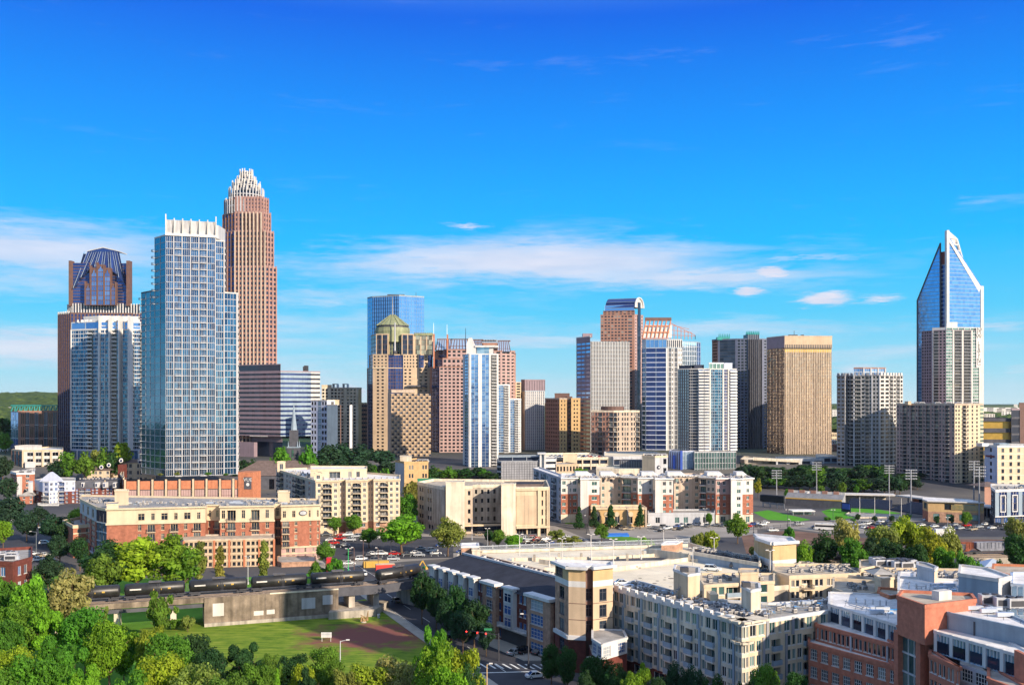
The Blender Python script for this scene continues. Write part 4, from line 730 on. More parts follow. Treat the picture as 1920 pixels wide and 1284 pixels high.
# -- dark balconied twin with crenellated top
B = Bld('apartment_tower', 'crenellated grey residential tower with stacked balconies left of the beige apartment slab', 'tower'); D = 700
kr = dict(wall='grey', pane='pane_dark', frm='white', st=1, rail='charcoal', rst='bars', slab='white', bd=1.2, ww=.72, wh=.66, pier='grey_light')
P = [w(1569, D+14), w(1584, D+8), w(1588, D+12), w(1600, D+6), w(1622, D+4), w(1634, D+2), w(1650, D), w(1668, D+3), w(1693, D+7)]
B.tier(P+[(P[-1][0], D+36), (P[0][0], D+40)], 0, z(704, D), 'grey', {0: C('ww', 27, **kr), 2: C('wb', 27, **kr), 3: C('Pbw', 27, **kr), 4: C('bw', 27, **kr), 5: C('PwwP', 27, **kr), 6: C('ww', 27, **dict(kr, wall='offwhite')), 7: C('bwbw', 27, **dict(kr, wall='offwhite', slab='white', rail='white'))}, par=.5)
for i in range(len(P)-1):
    f_, L_ = frame(P[i], P[i+1]); n_ = max(1, int(L_/2.4))
    for j in range(n_): B.p('merlon', 'grey' if i < 6 else 'offwhite').ob(f_, L_*(j+.15)/n_, L_*(j+.65)/n_, -.6, .4, z(704, D), z(698.5, D))
B.tier([w(1601, D+9), w(1618, D+7), w(1661, D+9), w(1661, D+24), w(1601, D+26)], z(704, D), z(690, D), 'pink_brown', {0: C('gg', 2, **kr), 1: C('PgPgPgP', 2, **kr)}, par=.8); B.done()

# -- the pointed tower
B = Bld('skyscraper', 'pointed blue glass tower at the right with a slanted white framed handlebar top', 'tower'); D = 900
P0, P1, P1b, P2, P3 = w(1720, D+26), w(1763, D+8), w(1772, D+14), w(1777, D), w(1841, D+10)
B.o = (P0[0], P0[1], 0)
def zz_(y): return z(y, D)
gl = B.p('curtain_wall', 'glass_blue'); pl = 'glass_blue'; bnd = B.p('floor_trim', 'bluegrey')
def slope(A, Bp, za_, zb_, zs0, zs1, n, mat, nx=8, band='bluegrey'):
    """glass sheet whose top edge slants from zs0 at A to zs1 at Bp"""
    f_, L_ = frame(A, Bp); m_ = B.p('curtain_wall', mat); bb = B.p('floor_trim', band)
    for i in range(n):
        z0_, z1_ = za_+(zb_-za_)*i/n, za_+(zb_-za_)*(i+1)/n
        for j in range(nx):
            u0, u1 = L_*j/nx, L_*(j+1)/nx; t0 = zs0+(zs1-zs0)*j/nx; t1 = zs0+(zs1-zs0)*(j+1)/nx
            a0, a1 = min(z1_, t0), min(z1_, t1)
            if max(a0, a1) <= z0_: continue
            b0, b1 = min(z0_, t0), min(z0_, t1); P_ = m_.P; m_.q(P_(f_, u0, 0, b0), P_(f_, u1, .0+.02*rnd(), b1), P_(f_, u1, 0, a1), P_(f_, u0, .0, a0))
            if z0_+.4 < min(t0, t1): bb.ob(f_, u0, u1, 0, .12, z0_, z0_+.45)
slope(P0, P1, 0, zz_(454), zz_(558), zz_(454), 60, 'glass_even', 14)
slope(P2, P3, 0, zz_(440), zz_(440), zz_(534), 60, 'glass_even', 16)
f_, L_ = frame(P1, P2); B.p('curtain_wall', 'glass_navy').ob(f_, 0, L_, -3, -1.2, 0, zz_(495)); B.p('notch', 'brick_dark').ob(f_, 0, L_, -3, -1.1, zz_(495), zz_(470))
for i in range(55): zz2 = 4*i; B.p('floor_trim', 'bluegrey').ob(f_, 0, L_, -1.2, -.6, zz2, zz2+.7) if zz2 < zz_(495) else None
bkz = zz_(560); bkl, bkr_ = (P0[0]+12, D+52), (P3[0]-8, D+52)
m_ = B.p('curtain_wall', 'glass_blue')
m_.q((*P3, 0), (*bkr_, 0), (*bkr_, zz_(560)), (*P3, zz_(534))); m_.q((*P0, 0), (*bkl, 0), (*bkl, zz_(575)), (*P0, zz_(558))); m_.q((*bkl, 0), (*bkr_, 0), (*bkr_, zz_(560)), (*bkl, zz_(575)))
m_.q((*P0, zz_(558)), (*P1, zz_(470)), (P1[0]+4, D+40, zz_(500)), (*bkl, zz_(575))); m_.q((*P2, zz_(480)), (*P3, zz_(534)), (*bkr_, zz_(560)), (P1[0]+4, D+40, zz_(510)))
wf = B.p('frame', 'white')
def bar(a, b, za_, zb_, t=1.1, dp=3.5, m_=None):
    (m_ or wf).hexa([(a[0]-t, a[1]-.8, za_), (a[0]+t, a[1]-.8, za_), (a[0]+t, a[1]+dp, za_), (a[0]-t, a[1]+dp, za_), (b[0]-t, b[1]-.8, zb_), (b[0]+t, b[1]-.8, zb_), (b[0]+t, b[1]+dp, zb_), (b[0]-t, b[1]+dp, zb_)])
bar(P2, P2, 0, zz_(432), 1.2); bar(P3, P3, 0, zz_(534), 1.4, 5)
# slanted top: a broad ladder from the peak down to the shoulder
pk, sh = (P2[0]+1, P2[1]), (P3[0], P3[1]); zp_, zs_ = zz_(432), zz_(534)
wf.hexa([(pk[0]-1, pk[1]-.8, zp_-9), (sh[0]-3, sh[1]-.8, zs_-6), (sh[0]-3, sh[1]+2, zs_-6), (pk[0]-1, pk[1]+2, zp_-9), (pk[0]-1, pk[1]-.8, zp_-6), (sh[0]-1, sh[1]-.8, zs_-1), (sh[0]-1, sh[1]+2, zs_-1), (pk[0]-1, pk[1]+2, zp_-6)])
q0, q1 = (w(1799, D)[0], D+7, zz_(446)), (w(1840, D)[0], D+22, zz_(534))
wf.cyl((pk[0], pk[1]+3, zp_-1), q0, 1.5, 1.3, 6); wf.cyl(q0, q1, 1.5, 1.2, 6)
for i in range(9):
    t = i/8; A_ = (pk[0]+(sh[0]-pk[0])*t, pk[1]+(sh[1]-pk[1])*t, zp_-7+(zs_-3-zp_+7)*t); C_ = (q0[0]+(q1[0]-q0[0])*t, q0[1]+(q1[1]-q0[1])*t, q0[2]+(q1[2]-q0[2])*t); wf.cyl(A_, C_, .8, .8, 5)
B.p('frame_panel', 'offwhite').poly([(pk[0], pk[1]+1, zp_), q0, (w(1795, D)[0], D+5, zz_(462)), (pk[0]+1, pk[1]+1, zp_-8)])
B.p('notch', 'brick_dark').poly([(w(1786, D)[0], D+4, zz_(451)), (w(1797, D)[0], D+7, zz_(457)), (w(1806, D)[0], D+8, zz_(474)), (w(1800, D)[0], D+5, zz_(474))])
bf = B.p('edge', 'charcoal'); bf.cyl((*P0, zz_(558)), (*P1, zz_(454)), .8, .8, 5); bf.cyl((*P1, 0), (*P1, zz_(453)), .8, .8, 5); bf.cyl((*P0, 0), (*P0, zz_(558)), .8, .8, 5)
bf.cyl((*P2, 0), (*P2, zp_), .5, .5, 5)
B.done()

# -- residential tower with the leasing banner
B = Bld('apartment_tower', 'white residential tower with a vertical NOW LEASING banner in front of the pointed glass tower', 'tower'); D = 815
P = [w(1728, D+16), w(1746, D+8), w(1748, D+6), w(1774, D), w(1841, D+5)]; ka = dict(wall='grey_light', pane='pane_dark', frm='white', st=0, glz='glass_pale', pier='offwhite', band='grey_light', rail='grey', slab='grey_light', bd=.8, bh=.9)
B.tier(P+[(P[-1][0], D+30), (P[0][0], D+34)], 0, z(619, D), 'mauve', {0: C('wwww', 45, **dict(ka, wall='mauve')), 2: C('Pbww', 45, **dict(ka, wall='mauve', pier='grey_light')), 3: C('gPbPbPgPP', 45, **dict(ka, glz='glass_green'))}, par=.4)
B.tier([w(1748, D+7), w(1774, D+1), w(1841, D+6), w(1841, D+28), w(1748, D+28)], z(619, D), z(614, D), 'white', {1: G(6, 1, wall='white', glass='glass_green', vw=.5, hh=.5)}, par=.3)
B.tier([w(1775, D+3), w(1795, D+3), w(1795, D+14), w(1775, D+14)], z(614, D), z(604, D), 'white', par=.3)
B.tier([w(1728, D+16), w(1745, D+9), w(1745, D+20), w(1728, D+26)], z(619, D), z(622, D)+1.6, 'white', par=0)
f_, L_ = frame(P[3], P[4]); u_ = L_*.90
B.p('banner', 'white').ob(f_, u_-2.3, u_+2.3, .3, .7, z(688, D), z(615, D)); root = B.done(); o_ = B.o
for i, ch in enumerate('NOW LEASING'):
    if ch != ' ': x_, y_, _ = MB().P(f_, u_, .75, 0); txt(root, ch, 5.0, (x_-o_[0], y_-o_[1], z(618+6.4*i, D)), (math.pi/2, 0, math.atan2(f_[3], f_[2])), 'dark', ext=.04)

# -- beige slab
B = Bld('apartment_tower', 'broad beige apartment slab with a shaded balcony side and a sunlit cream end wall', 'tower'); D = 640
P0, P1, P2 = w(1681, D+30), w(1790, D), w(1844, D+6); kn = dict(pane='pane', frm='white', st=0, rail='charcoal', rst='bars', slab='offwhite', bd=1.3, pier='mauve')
B.tier([P0, P1, P2, (P2[0], D+30), (P0[0]+8, D+56)], 0, z(759, D), 'cream', {0: C('wwbw,bwbwb,wbwwb.w', 22, **dict(kn, wall='pink_stone')), 1: C('ww.bw.w.w.g', 22, **dict(kn, wall='cream_lit', glz='glass_green', band='cream_lit', mull=1, bh=1.4))}, par=1, parmat='sand')  # pinkish side wall carries shade in its colour, the cream end sunlight
for px, d_ in ((1727, 20), (1735, 16), (1765, 10), (1785, 8), (1805, 12)): B.put(('rtu',), (w(px, D+d_)[0], D+d_+6, z(759, D)))
B.p('roof_box', 'cream').box(w(1726, D)[0], w(1732, D)[0], D+20, D+26, z(759, D), z(752, D)); B.done()
# ============================================================ mid-rise and low buildings
def acs(B, n, pxa, pxb, Da, Db, zr, kind='ac', jit=1.5):
    """a row of units standing on a roof"""
    for i in range(n):
        t = (i+.5)/n; D_ = Da+(Db-Da)*t; x = w(pxa+(pxb-pxa)*t, D_)[0]; B.put((kind,), (x+(rnd()-.5)*.6, D_+(rnd()-.5)*jit, zr+.02), (rnd()-.5)*.3)
def clutter(B, n, pts, zr, kinds=('ac', 'ac', 'vent')):
    (x0, y0), (x1, y1), (x2, y2) = pts
    for i in range(n):
        a, b = rnd(), rnd(); B.put((random.choice(kinds),), (x0+(x1-x0)*a+(x2-x0)*b, y0+(y1-y0)*a+(y2-y0)*b, zr+.02), rnd()*.4)
def pipes(B, pts, zr, n=8, seam=True):
    (x0, y0), (x1, y1), (x2, y2) = pts; q = lambda a, b: (x0+(x1-x0)*a+(x2-x0)*b, y0+(y1-y0)*a+(y2-y0)*b)
    for i in range(n):
        a, b = rnd()*.8, .1+rnd()*.8; e = a+.08+rnd()*.15; p, r = q(a, b), q(min(e, 1), b); B.p('pipe', 'steel').cyl((*p, zr+.25), (*r, zr+.25), .09, .09, 6); B.p('pipe', 'steel').cyl((*r, zr), (*r, zr+.6), .1, .1, 6)
        if i % 3 == 0: p = q(rnd()*.9, .2+rnd()*.6); B.p('duct', 'aluminium').box(p[0]-1.4, p[0]+1.4, p[1]-.35, p[1]+.35, zr+.2, zr+.85); B.p('skylight', 'glass_pale').box(p[0]+2.2, p[0]+3.2, p[1]-.5, p[1]+.5, zr, zr+.3)
    if seam:
        fr, L = frame(pts[0], pts[1]); w2 = math.hypot(x2-x0, y2-y0)
        for i in range(1, int(L/3)): u = 3.0*i; p = B.p('seam', 'charcoal').P(fr, u, -.4, 0); r = q(u/L, .96); f2, l2 = frame((p[0], p[1]), r); B.p('seam', 'charcoal').ob(f2, 0, l2, -.03, .03, zr+.004, zr+.012)
def simple(name, label, cat, pts, zt, wall, specs, **k):
    B = Bld(name, label, cat); B.tier(pts, 0, zt, wall, specs, **k); return B
def hip(B, a, b, dep, z0, z1, mat, over=.6, ends=(1, 1), name='roof'):
    fr, L = frame(a, b); P = MB().P; q = B.p(name, mat); h = dep/2
    A_, B_, C_, D_ = P(fr, -over, over, z0), P(fr, L+over, over, z0), P(fr, L+over, -dep-over, z0), P(fr, -over, -dep-over, z0)
    E_, F_ = P(fr, h*ends[0], -h, z1), P(fr, L-h*ends[1], -h, z1)
    q.poly([A_, B_, F_, E_]); q.poly([B_, C_, F_]); q.poly([C_, D_, E_, F_]); q.poly([D_, A_, E_]); q.poly([A_, D_, C_, B_])

# far left
D = 900; B = simple('convention_hall', 'dark brown hall with a row of teal roof trusses left of the dark crowned tower', 'building', fp([(20, D+14), (34, D), (116, D+4)], 40), z(772, D), 'pink_brown', {0: C('g', 6, wall='brown'), 1: C('.dgdgdgdgd', 4, wall='pink_brown', glz='glass_dark', pane='pane_dark', st=0, wh=.8, sill=.1)})
f_, L_ = frame(w(20, D+2), w(112, D+4)); t_ = B.p('roof_truss', 'teal_metal'); P = t_.P
t_.ob(f_, 0, L_, -2, 0, z(761, D), z(759, D)); 
for i in range(10): t_.cyl(P(f_, L_*i/10, -1, z(771, D)), P(f_, L_*(i+1)/10-2, -1, z(760, D)), .7, .5, 5); t_.cyl(P(f_, L_*(i+1)/10-1, -1, z(771, D)), P(f_, L_*(i+1)/10-1, -1, z(760, D)), .5, .5, 5)
B.done()
D = 700; B = simple('parking_garage', 'pale garage with tall cream columns and open bays at the left edge', 'building', fp([(22, D+16), (42, D), (118, D+6)], 40), z(846, D), 'cream', {0: G(3, 4, wall='brown', glass='glass_teal', vw=.3, hh=.3), 1: C('P.WPWPWPWP.', 5, wall='offwhite', pane='pane_dark', st=2, ww=.75, pier='cream', pd=1.0)}, roof='roof_white')
B.tier(fp([(28, D+16), (78, D+14)], 14), z(846, D), z(838, D), 'offwhite', par=.4); B.tier([w(47, D-4), w(66, D-4), w(66, D), w(47, D)], 0, z(866, D), 'white', par=.3); B.done()
D = 600; B = simple('brick_building', 'red brick block with a white trimmed flat roof at the left edge', 'building', fp([(20, D+12), (31, D), (65, D+4)], 30), z(889, D), 'brick', {0: C('www', 5, wall='brick'), 1: C('..w.', 5, wall='brick', frm='white')}, parmat='white'); clutter(B, 6, [w(30, D+4), w(60, D+6), w(28, D+24)], z(889, D), ('rtu', 'ac'))
B.p('bay', 'white').box(w(34, D)[0], w(40, D)[0], D-1.5, D+1, 0, z(893, D)); B.done()
D = 560; B = Bld('house', 'small red brick house with white gable below the brick block at left edge', 'house'); B.tier(fp([(33, D+8), (36, D), (62, D+2)], 12), 0, z(930, D), 'brick', {1: C('.w.w', 2, wall='brick', frm='white')}, par=0); hip(B, w(35, D), w(62, D+2), 12, z(930, D), z(918, D), 'roof_grey'); B.p('wall', 'white').prism([w(53, D+4), w(62, D+4), w(62, D+14), w(53, D+14)], 0, z(905, D)); B.done()
# white / brick apartment with gable
D = 560; B = Bld('apartment_building', 'brick and white apartment block with a curved white gable, in shade at the left', 'building')
ki = dict(pane='pane_blue', frm='white', st=2, rail='charcoal', slab='white'); zt = z(903, D); zm = z(922, D)
Q = [w(65, D+12), w(80, D), w(92, D-2), w(110, D+2), w(141, D+5)]
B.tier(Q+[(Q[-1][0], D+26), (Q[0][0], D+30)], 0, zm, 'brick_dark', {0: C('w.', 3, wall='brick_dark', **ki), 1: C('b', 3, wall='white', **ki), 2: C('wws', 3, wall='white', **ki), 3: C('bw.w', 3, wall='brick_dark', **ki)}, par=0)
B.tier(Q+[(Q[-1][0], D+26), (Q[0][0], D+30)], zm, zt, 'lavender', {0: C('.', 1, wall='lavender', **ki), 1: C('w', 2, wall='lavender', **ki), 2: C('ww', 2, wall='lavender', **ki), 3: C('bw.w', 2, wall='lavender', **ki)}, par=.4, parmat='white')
gb = B.p('gable', 'lavender'); xa, xb = w(72, D)[0], w(114, D)[0]; n_ = 12
for k in range(n_):
    t0, t1 = k/n_, (k+1)/n_; h = lambda t: zt+(z(885, D)-zt)*(1-abs(2*t-1))**.8
    gb.hexa([(xa+(xb-xa)*t0, D+1, zt), (xa+(xb-xa)*t1, D+1, zt), (xa+(xb-xa)*t1, D+4, zt), (xa+(xb-xa)*t0, D+4, zt), (xa+(xb-xa)*t0, D+1, h(t0)), (xa+(xb-xa)*t1, D+1, h(t1)), (xa+(xb-xa)*t1, D+4, h(t1)), (xa+(xb-xa)*t0, D+4, h(t0))])
R_ = [w(141, D+5), w(178, D+7), w(197, D+10), w(224, D+12)]
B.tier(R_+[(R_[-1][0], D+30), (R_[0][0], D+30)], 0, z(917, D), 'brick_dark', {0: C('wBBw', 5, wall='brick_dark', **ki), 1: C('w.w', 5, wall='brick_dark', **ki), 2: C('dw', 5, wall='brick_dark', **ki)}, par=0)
m_ = B.p('mansard', 'charcoal')
for i in range(3): f_, L_ = frame(R_[i], R_[i+1]); P = m_.P; m_.q(P(f_, 0, .2, z(917, D)), P(f_, L_, .2, z(917, D)), P(f_, L_, -2.5, z(903, D)), P(f_, 0, -2.5, z(903, D))); 
m_.poly([(R_[0][0], D+8, z(903, D)), (R_[-1][0], D+14, z(903, D)), (R_[-1][0], D+30, z(903, D)), (R_[0][0], D+30, z(903, D))])
for px in (146, 172, 187, 206): B.p('dormer', 'white').box(w(px-2.5, D)[0], w(px+2.5, D)[0], D+6, D+10, z(916, D), z(906, D)); B.p('dormer_window', 'glass_navy').box(w(px-1.4, D)[0], w(px+1.4, D)[0], D+5.9, D+6, z(914, D), z(908, D))
B.tier([w(71, D-9), w(110, D-9), w(110, D), w(71, D)], z(948, D)+.5, z(943, D), 'white', par=.3)
for i in range(8): B.p('porch_column', 'white').cyl((*w(74+5*i, D-8.5), 0), (*w(74+5*i, D-8.5), z(948, D)+.6), .3, .3, 8)
acs(B, 12, 146, 220, D+16, D+20, z(903, D)); B.done()
D = 650; B = Bld('apartment_building', 'low cream building with brown mansard roofs and arched dormers left of the brick podium', 'building')
for (a_, b_, dd, yt, yr) in ((157, 206, -10, 880, 868), (200, 243, 4, 868, 856), (240, 292, 2, 868, 856)):
    B.tier(fp([(a_, D+dd+2), (b_, D+dd+2)], 18), 0, z(yt, D), 'cream_lit', {0: C('w.dw.w', 4, wall='cream_lit', frm='white')}, par=0); hip(B, w(a_, D+dd+2), w(b_, D+dd+2), 18, z(yt, D), z(yr, D), 'roof_brown')
for px, y_ in ((168, 874), (190, 874), (204, 870), (227, 862), (262, 864)): B.p('dormer', 'white').cyl((*w(px, D-9), z(y_, D)), (*w(px, D+6), z(y_, D)), 1.3, 1.3, 12); B.p('dormer_window', 'glass_navy').cyl((*w(px, D-9.2), z(y_, D)), (*w(px, D-9), z(y_, D)), .8, .8, 12)
B.p('chimney', 'terracotta').box(w(193, D)[0], w(208, D)[0], D+6, D+12, z(865, D), z(852, D)); B.p('wall', 'brick_dark').box(w(221, D-40)[0], w(231, D-40)[0], D-40, D-34, 0, z(871, D-40)); B.done()

# the long brick condominium
B = Bld('condominium_building', 'long red brick condominium with cream top floor and oval sign, behind black tank cars', 'building')
D = 350; zt = 20.2; zc = 15.2; zb_ = 5.0
kb = dict(pane='pane', frm='cream', st=4, rail='charcoal', slab='cream', ww=.56, wh=.62, sill=.2, bd=1.1); kg = dict(kb, wall='brick')
P0, P0b, P1, P2 = w(150, 386), w(181, 356), w(200, 350), w(256, 352.5)
P3, P4, P5, P6, P7, P8, P9 = w(385, 358), w(389, 364), w(412, 364), w(412.5, 358), w(514, 361), w(527, 367), w(527.5, 361); P10 = w(600, 365)
ring = [P0, P0b, P1, P2, P3, P4, P5, P6, P7, w(515, 367), P8, P9, P10, w(599, 386), w(152, 402)]
B.tier(ring, 0, zb_, 'sand', {0: C('g.g', 2, wall='brick'), 1: C('g', 2, wall='sand', glz='glass_teal'), 11: C('.ww..s.ss', 2, **dict(kb, wall='pink_stone', st=2))}, par=0)
B.tier(ring, zb_, zc, 'brick', {0: C('.g.g.g.', 5, **dict(kg, glz='glass_pale', band='brick')), 1: C('G', 3, wall='bluegrey', glz='glass_teal', band='bluegrey'), 3: C('w.B.w.B.w.B.', 3, **kg), 5: C('w.B', 3, **kg), 7: C('wB.w.B.w.', 3, **kg), 9: C('B', 3, **kg), 11: C('B.w...s.s', 4, **kg)}, par=0)
B.tier(ring, zc, zt, 'cream_lit', {0: C('.w.w.w.', 1, **dict(kb, wall='grey_light')), 1: C('G', 1, wall='bluegrey', glz='glass_dark'), 3: C('W.w.W.w.W.w.', 1, **dict(kb, wall='cream_lit', wh=.5)), 5: C('w.w', 1, **dict(kb, wall='cream_lit', wh=.5)), 7: C('wb.w.b.w.', 1, **dict(kb, wall='cream_lit')), 9: C('w', 1, **dict(kb, wall='cream_lit')), 11: C('w.w...s.s', 1, **dict(kb, wall='cream_lit', wh=.5))}, par=.7, parmat='cream_lit', roof='roof_grey')
for i in (2, 3, 5, 7, 11): f_, L_ = frame(ring[i], ring[i+1]); B.p('cornice', 'cream_lit').ob(f_, -.3, L_+.3, 0, .5, zc-.35, zc+.35); B.p('cornice', 'cream_lit').ob(f_, -.3, L_+.3, 0.14, .8, zt+.2, zt+.75)
f_, L_ = frame(P9, P10); B.p('band', 'cream').ob(f_, 0, L_, 0, .3, 4.7, 5.3); B.p('cornice', 'cream').ob(f_, 0, L_, 0, .25, 2.4, 2.8)
P = MB().P; c0 = P(f_, L_*.56, .1, 17.9); 
def oval(pt, mat, a, h, d0, d1):
    m_ = B.p(pt, mat); n0 = len(m_.v); n_ = 20
    for d_ in (d0, d1):
        for i in range(n_): t = 2*math.pi*i/n_; m_.v.append(P(f_, L_*.56+a*math.cos(t), d_, 17.8+h*math.sin(t)))
    for i in range(n_): j = (i+1) % n_; m_.f.append((n0+i, n0+j, n0+n_+j, n0+n_+i)); m_.m.append(0); m_.r.append(.5)
    m_.f.append(tuple(range(n0+n_, n0+2*n_))); m_.m.append(0); m_.r.append(.5)
oval('oval_sign', 'dark', 1.5, 1.0, 0, .35); oval('oval_sign_face', 'grey_light', 1.2, .72, .3, .42)
B.tier([w(200, 353), w(222, 355), w(222, 362), w(200, 360)], zt, zt+1.8, 'cream_lit', par=.2); 
for (pa, pb, dd, h) in ((215, 241, 368, 5.4), (521, 543, 372, 4.6)): B.tier([w(pa, dd), w(pb, dd), w(pb, dd+5), w(pa, dd+5)], zt, zt+h, 'cream_lit', par=.3, roof='roof_white')
clutter(B, 70, [w(162, 380), w(215, 366), w(170, 392)], zt); clutter(B, 40, [w(255, 364), w(430, 366), w(255, 378)], zt); clutter(B, 75, [w(455, 366), w(590, 370), w(455, 384)], zt)
pipes(B, [w(210, 362), w(590, 368), w(212, 378)], zt, 26, False); Bt = B; B.tier([w(338, 348), w(345, 345), w(514, 350), w(514, 361), w(338, 358)], 0, 9.8, 'sand', {1: C('w'*19, 4, wall='tan_stone', pane='pane_dark', frm='dark', st=2, ww=.66, wh=.5)}, par=.5, roof='roof_tan')
f_, L_ = frame(w(345, 345), w(514, 350))
for k in (2.35, 4.8, 7.2, 9.8): B.p('band', 'cream').ob(f_, 0, L_, .0, .22, k-.2, k+.12)
for i in range(7): B.p('pilaster', 'terracotta').ob(f_, L_*i/6-.35, L_*i/6+.35, 0, .35, 0, 9.8)
B.tier([w(520, 350), w(528, 347), w(592, 350), w(592, 362), w(520, 362)], 0, 1.6, 'brick_tan', par=.2); B.done()
B = simple('brick_building', 'small brick annex with a pale parapet at the left end of the long brick condominium', 'building', fp([(118, 385), (137, 368), (170, 372)], 22), 11.5, 'brick', {0: C('...', 1, wall='brick'), 1: C('.w.w', 3, wall='brick', frm='cream', ww=.7)}, parmat='cream', roof='roof_grey'); B.p('cornice', 'cream').ob(frame(w(137, 368), w(170, 372))[0], 0, 8, 0, .3, 9, 9.5); B.done()
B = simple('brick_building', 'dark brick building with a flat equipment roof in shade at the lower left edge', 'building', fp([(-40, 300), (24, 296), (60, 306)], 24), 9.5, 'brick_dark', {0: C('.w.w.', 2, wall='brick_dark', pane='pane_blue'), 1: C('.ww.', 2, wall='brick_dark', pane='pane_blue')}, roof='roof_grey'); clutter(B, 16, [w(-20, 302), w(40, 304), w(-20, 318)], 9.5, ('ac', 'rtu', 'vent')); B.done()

# beige condominium
B = Bld('condominium_building', 'golden beige condominium with rows of dark balconies, right of the brick condominium', 'building')
P0, P1 = w(518, 502), w(592, 428); zt = 23.8; kb = dict(pane='pane', frm='white', st=2, rail='charcoal', rst='bars', slab='cream_lit', wall='cream_lit', bd=1.6, ww=.45)
seg = [(592, 428), (635, 430.5), (635.6, 434), (648, 435), (648.6, 431.5), (689, 434), (689.6, 438), (700, 438.5), (700.6, 435), (750, 438)]
W_ = [w(*s_) for s_ in seg]; ring = [P0]+W_+[(W_[-1][0]+1, 462), (P0[0]+14, 512)]
sp = {0: C('wb.wwwbb.w..', 7, **dict(kb, wall='sand')), 1: C('wbw', 7, **kb), 3: C('ww', 7, **dict(kb, wall='sand')), 5: C('wbw', 7, **kb), 7: C('ww', 7, **dict(kb, wall='sand')), 9: C('wbww', 7, **kb)}
B.tier(ring, 5.4, zt, 'cream_lit', sp, par=.9, roof='roof_white', parmat='cream_lit'); B.tier([(x, y+.1) for x, y in ring], 0, 5.4, 'brick_tan', {0: C('w.w.w.w.w', 2, **dict(kb, wall='brick_tan')), 1: C('ww.w', 2, **dict(kb, wall='cream')), 5: C('w.w', 2, **dict(kb, wall='brick_tan')), 9: C('w.w.', 2, **dict(kb, wall='brick_tan'))}, par=0)
for i in (1, 3, 5, 7, 9): f_, L_ = frame(ring[i], ring[i+1]); B.p('cornice', 'cream_lit').ob(f_, -.2, L_+.2, .14, .6, zt+.2, zt+.9); B.p('band', 'cream_lit').ob(f_, 0, L_, 0, .2, 5.3, 5.8)
for i in (1, 5, 9):
    f_, L_ = frame(ring[i], ring[i+1]); u = L_*(.46 if i < 9 else .33); P = MB().P; ar = B.p('arch', 'cream_lit')
    for k in range(8): t0, t1 = math.pi*k/8, math.pi*(k+1)/8; ar.cyl(P(f_, u+2.2*math.cos(t0), .3, zt-1.4+.9*math.sin(t0)), P(f_, u+2.2*math.cos(t1), .3, zt-1.4+.9*math.sin(t1)), .2, .2, 4)
B.tier([w(582, 452), w(688, 456), w(688, 474), w(582, 476)], zt-1, 27.5, 'cream_lit', {0: C('.w.b.ww.', 1, **kb)}, par=.6, roof='roof_white')
for (a_, dd, h) in ((520, 492, 5), (589, 438, 3)): B.tier([w(a_, dd), w(a_+15, dd+1), w(a_+15, dd+5), w(a_, dd+4)], zt, zt+h, 'cream_lit', {0: C('w', 1, **kb)}, par=.3)
clutter(B, 60, [w(538, 488), w(585, 446), w(560, 492)], zt); acs(B, 12, 600, 745, 442, 448, zt); B.done()

# church with its spire
D = 620; B = Bld('church', 'church with a long brown roof and thin dark spire below the grey office block', 'church')
B.tier(fp([(432, D), (615, D+4)], 30), 0, z(892, D), 'charcoal', {0: C('.w.w.w.w.w.w.', 1, wall='charcoal', st=0, pane='pane_dark')}, par=0); hip(B, w(432, D), w(615, D+4), 30, z(892, D), z(866, D), 'roof_brown')
cx, cy = w(551, D+34); s_ = 3.6
B.p('tower', 'charcoal').box(cx-s_, cx+s_, cy-s_, cy+s_, 0, z(838, D+34)); B.p('tower', 'charcoal').box(cx-s_*.7, cx+s_*.7, cy-s_*.7, cy+s_*.7, z(838, D+34), z(806, D+34)); B.p('spire', 'bluegrey').cyl((cx, cy, z(806, D+34)), (cx, cy, z(757, D+34)), s_*.62, .1, 8)
for sx in (-1, 1):
    for sy in (-1, 1): B.p('pinnacle', 'bluegrey').cyl((cx+sx*s_*.85, cy+sy*s_*.85, z(840, D+34)), (cx+sx*s_*.85, cy+sy*s_*.85, z(826, D+34)), .6, .05, 6)
B.p('window', 'glass_sky').poly([(cx-.8, cy-s_-.1, z(862, D)), (cx+.8, cy-s_-.1, z(862, D)), (cx+.8, cy-s_-.1, z(850, D)), (cx, cy-s_-.1, z(846, D)), (cx-.8, cy-s_-.1, z(850, D))])
B.p('trim', 'bluegrey').box(cx-s_-.3, cx+s_+.3, cy-s_-.3, cy+s_+.3, z(839, D+34), z(837, D+34)); B.done()

D = 600; B = simple('office_building', 'plain ochre brick box with two columns of paired windows above the green shed roof', 'building', fp([(741, D+14), (758, D), (803, D+3)], 26), z(868, D), 'ochre', {0: C('.', 1, wall='grey_light'), 1: C('.d..d', 4, wall='ochre', frm='cream', ww=.5, wh=.5)}, roof='roof_dark'); B.tier([w(750, D+8), w(772, D+8), w(772, D+18), w(750, D+18)], z(868, D), z(857, D), 'concrete_light', par=.2); clutter(B, 6, [w(776, D+6), w(798, D+6), w(776, D+14)], z(868, D), ('rtu', 'ac')); B.done()
D = 545; B = Bld('shed', 'low shed with a bright green roof and red fascia behind the concrete building', 'shed'); B.tier(fp([(784, D), (826, D+2)], 9), 0, z(912, D), 'brick', {}, par=0); f_, L_ = frame(w(784, D), w(826, D+2)); q_ = B.p('roof', 'roof_green'); P = q_.P; q_.q(P(f_, 0, .5, z(911, D)), P(f_, L_, .5, z(911, D)), P(f_, L_, -9, z(899, D)), P(f_, 0, -9, z(899, D))); B.p('fascia', 'red').ob(f_, -.5, L_+.5, .4, 1, z(916, D), z(911, D)); B.done()

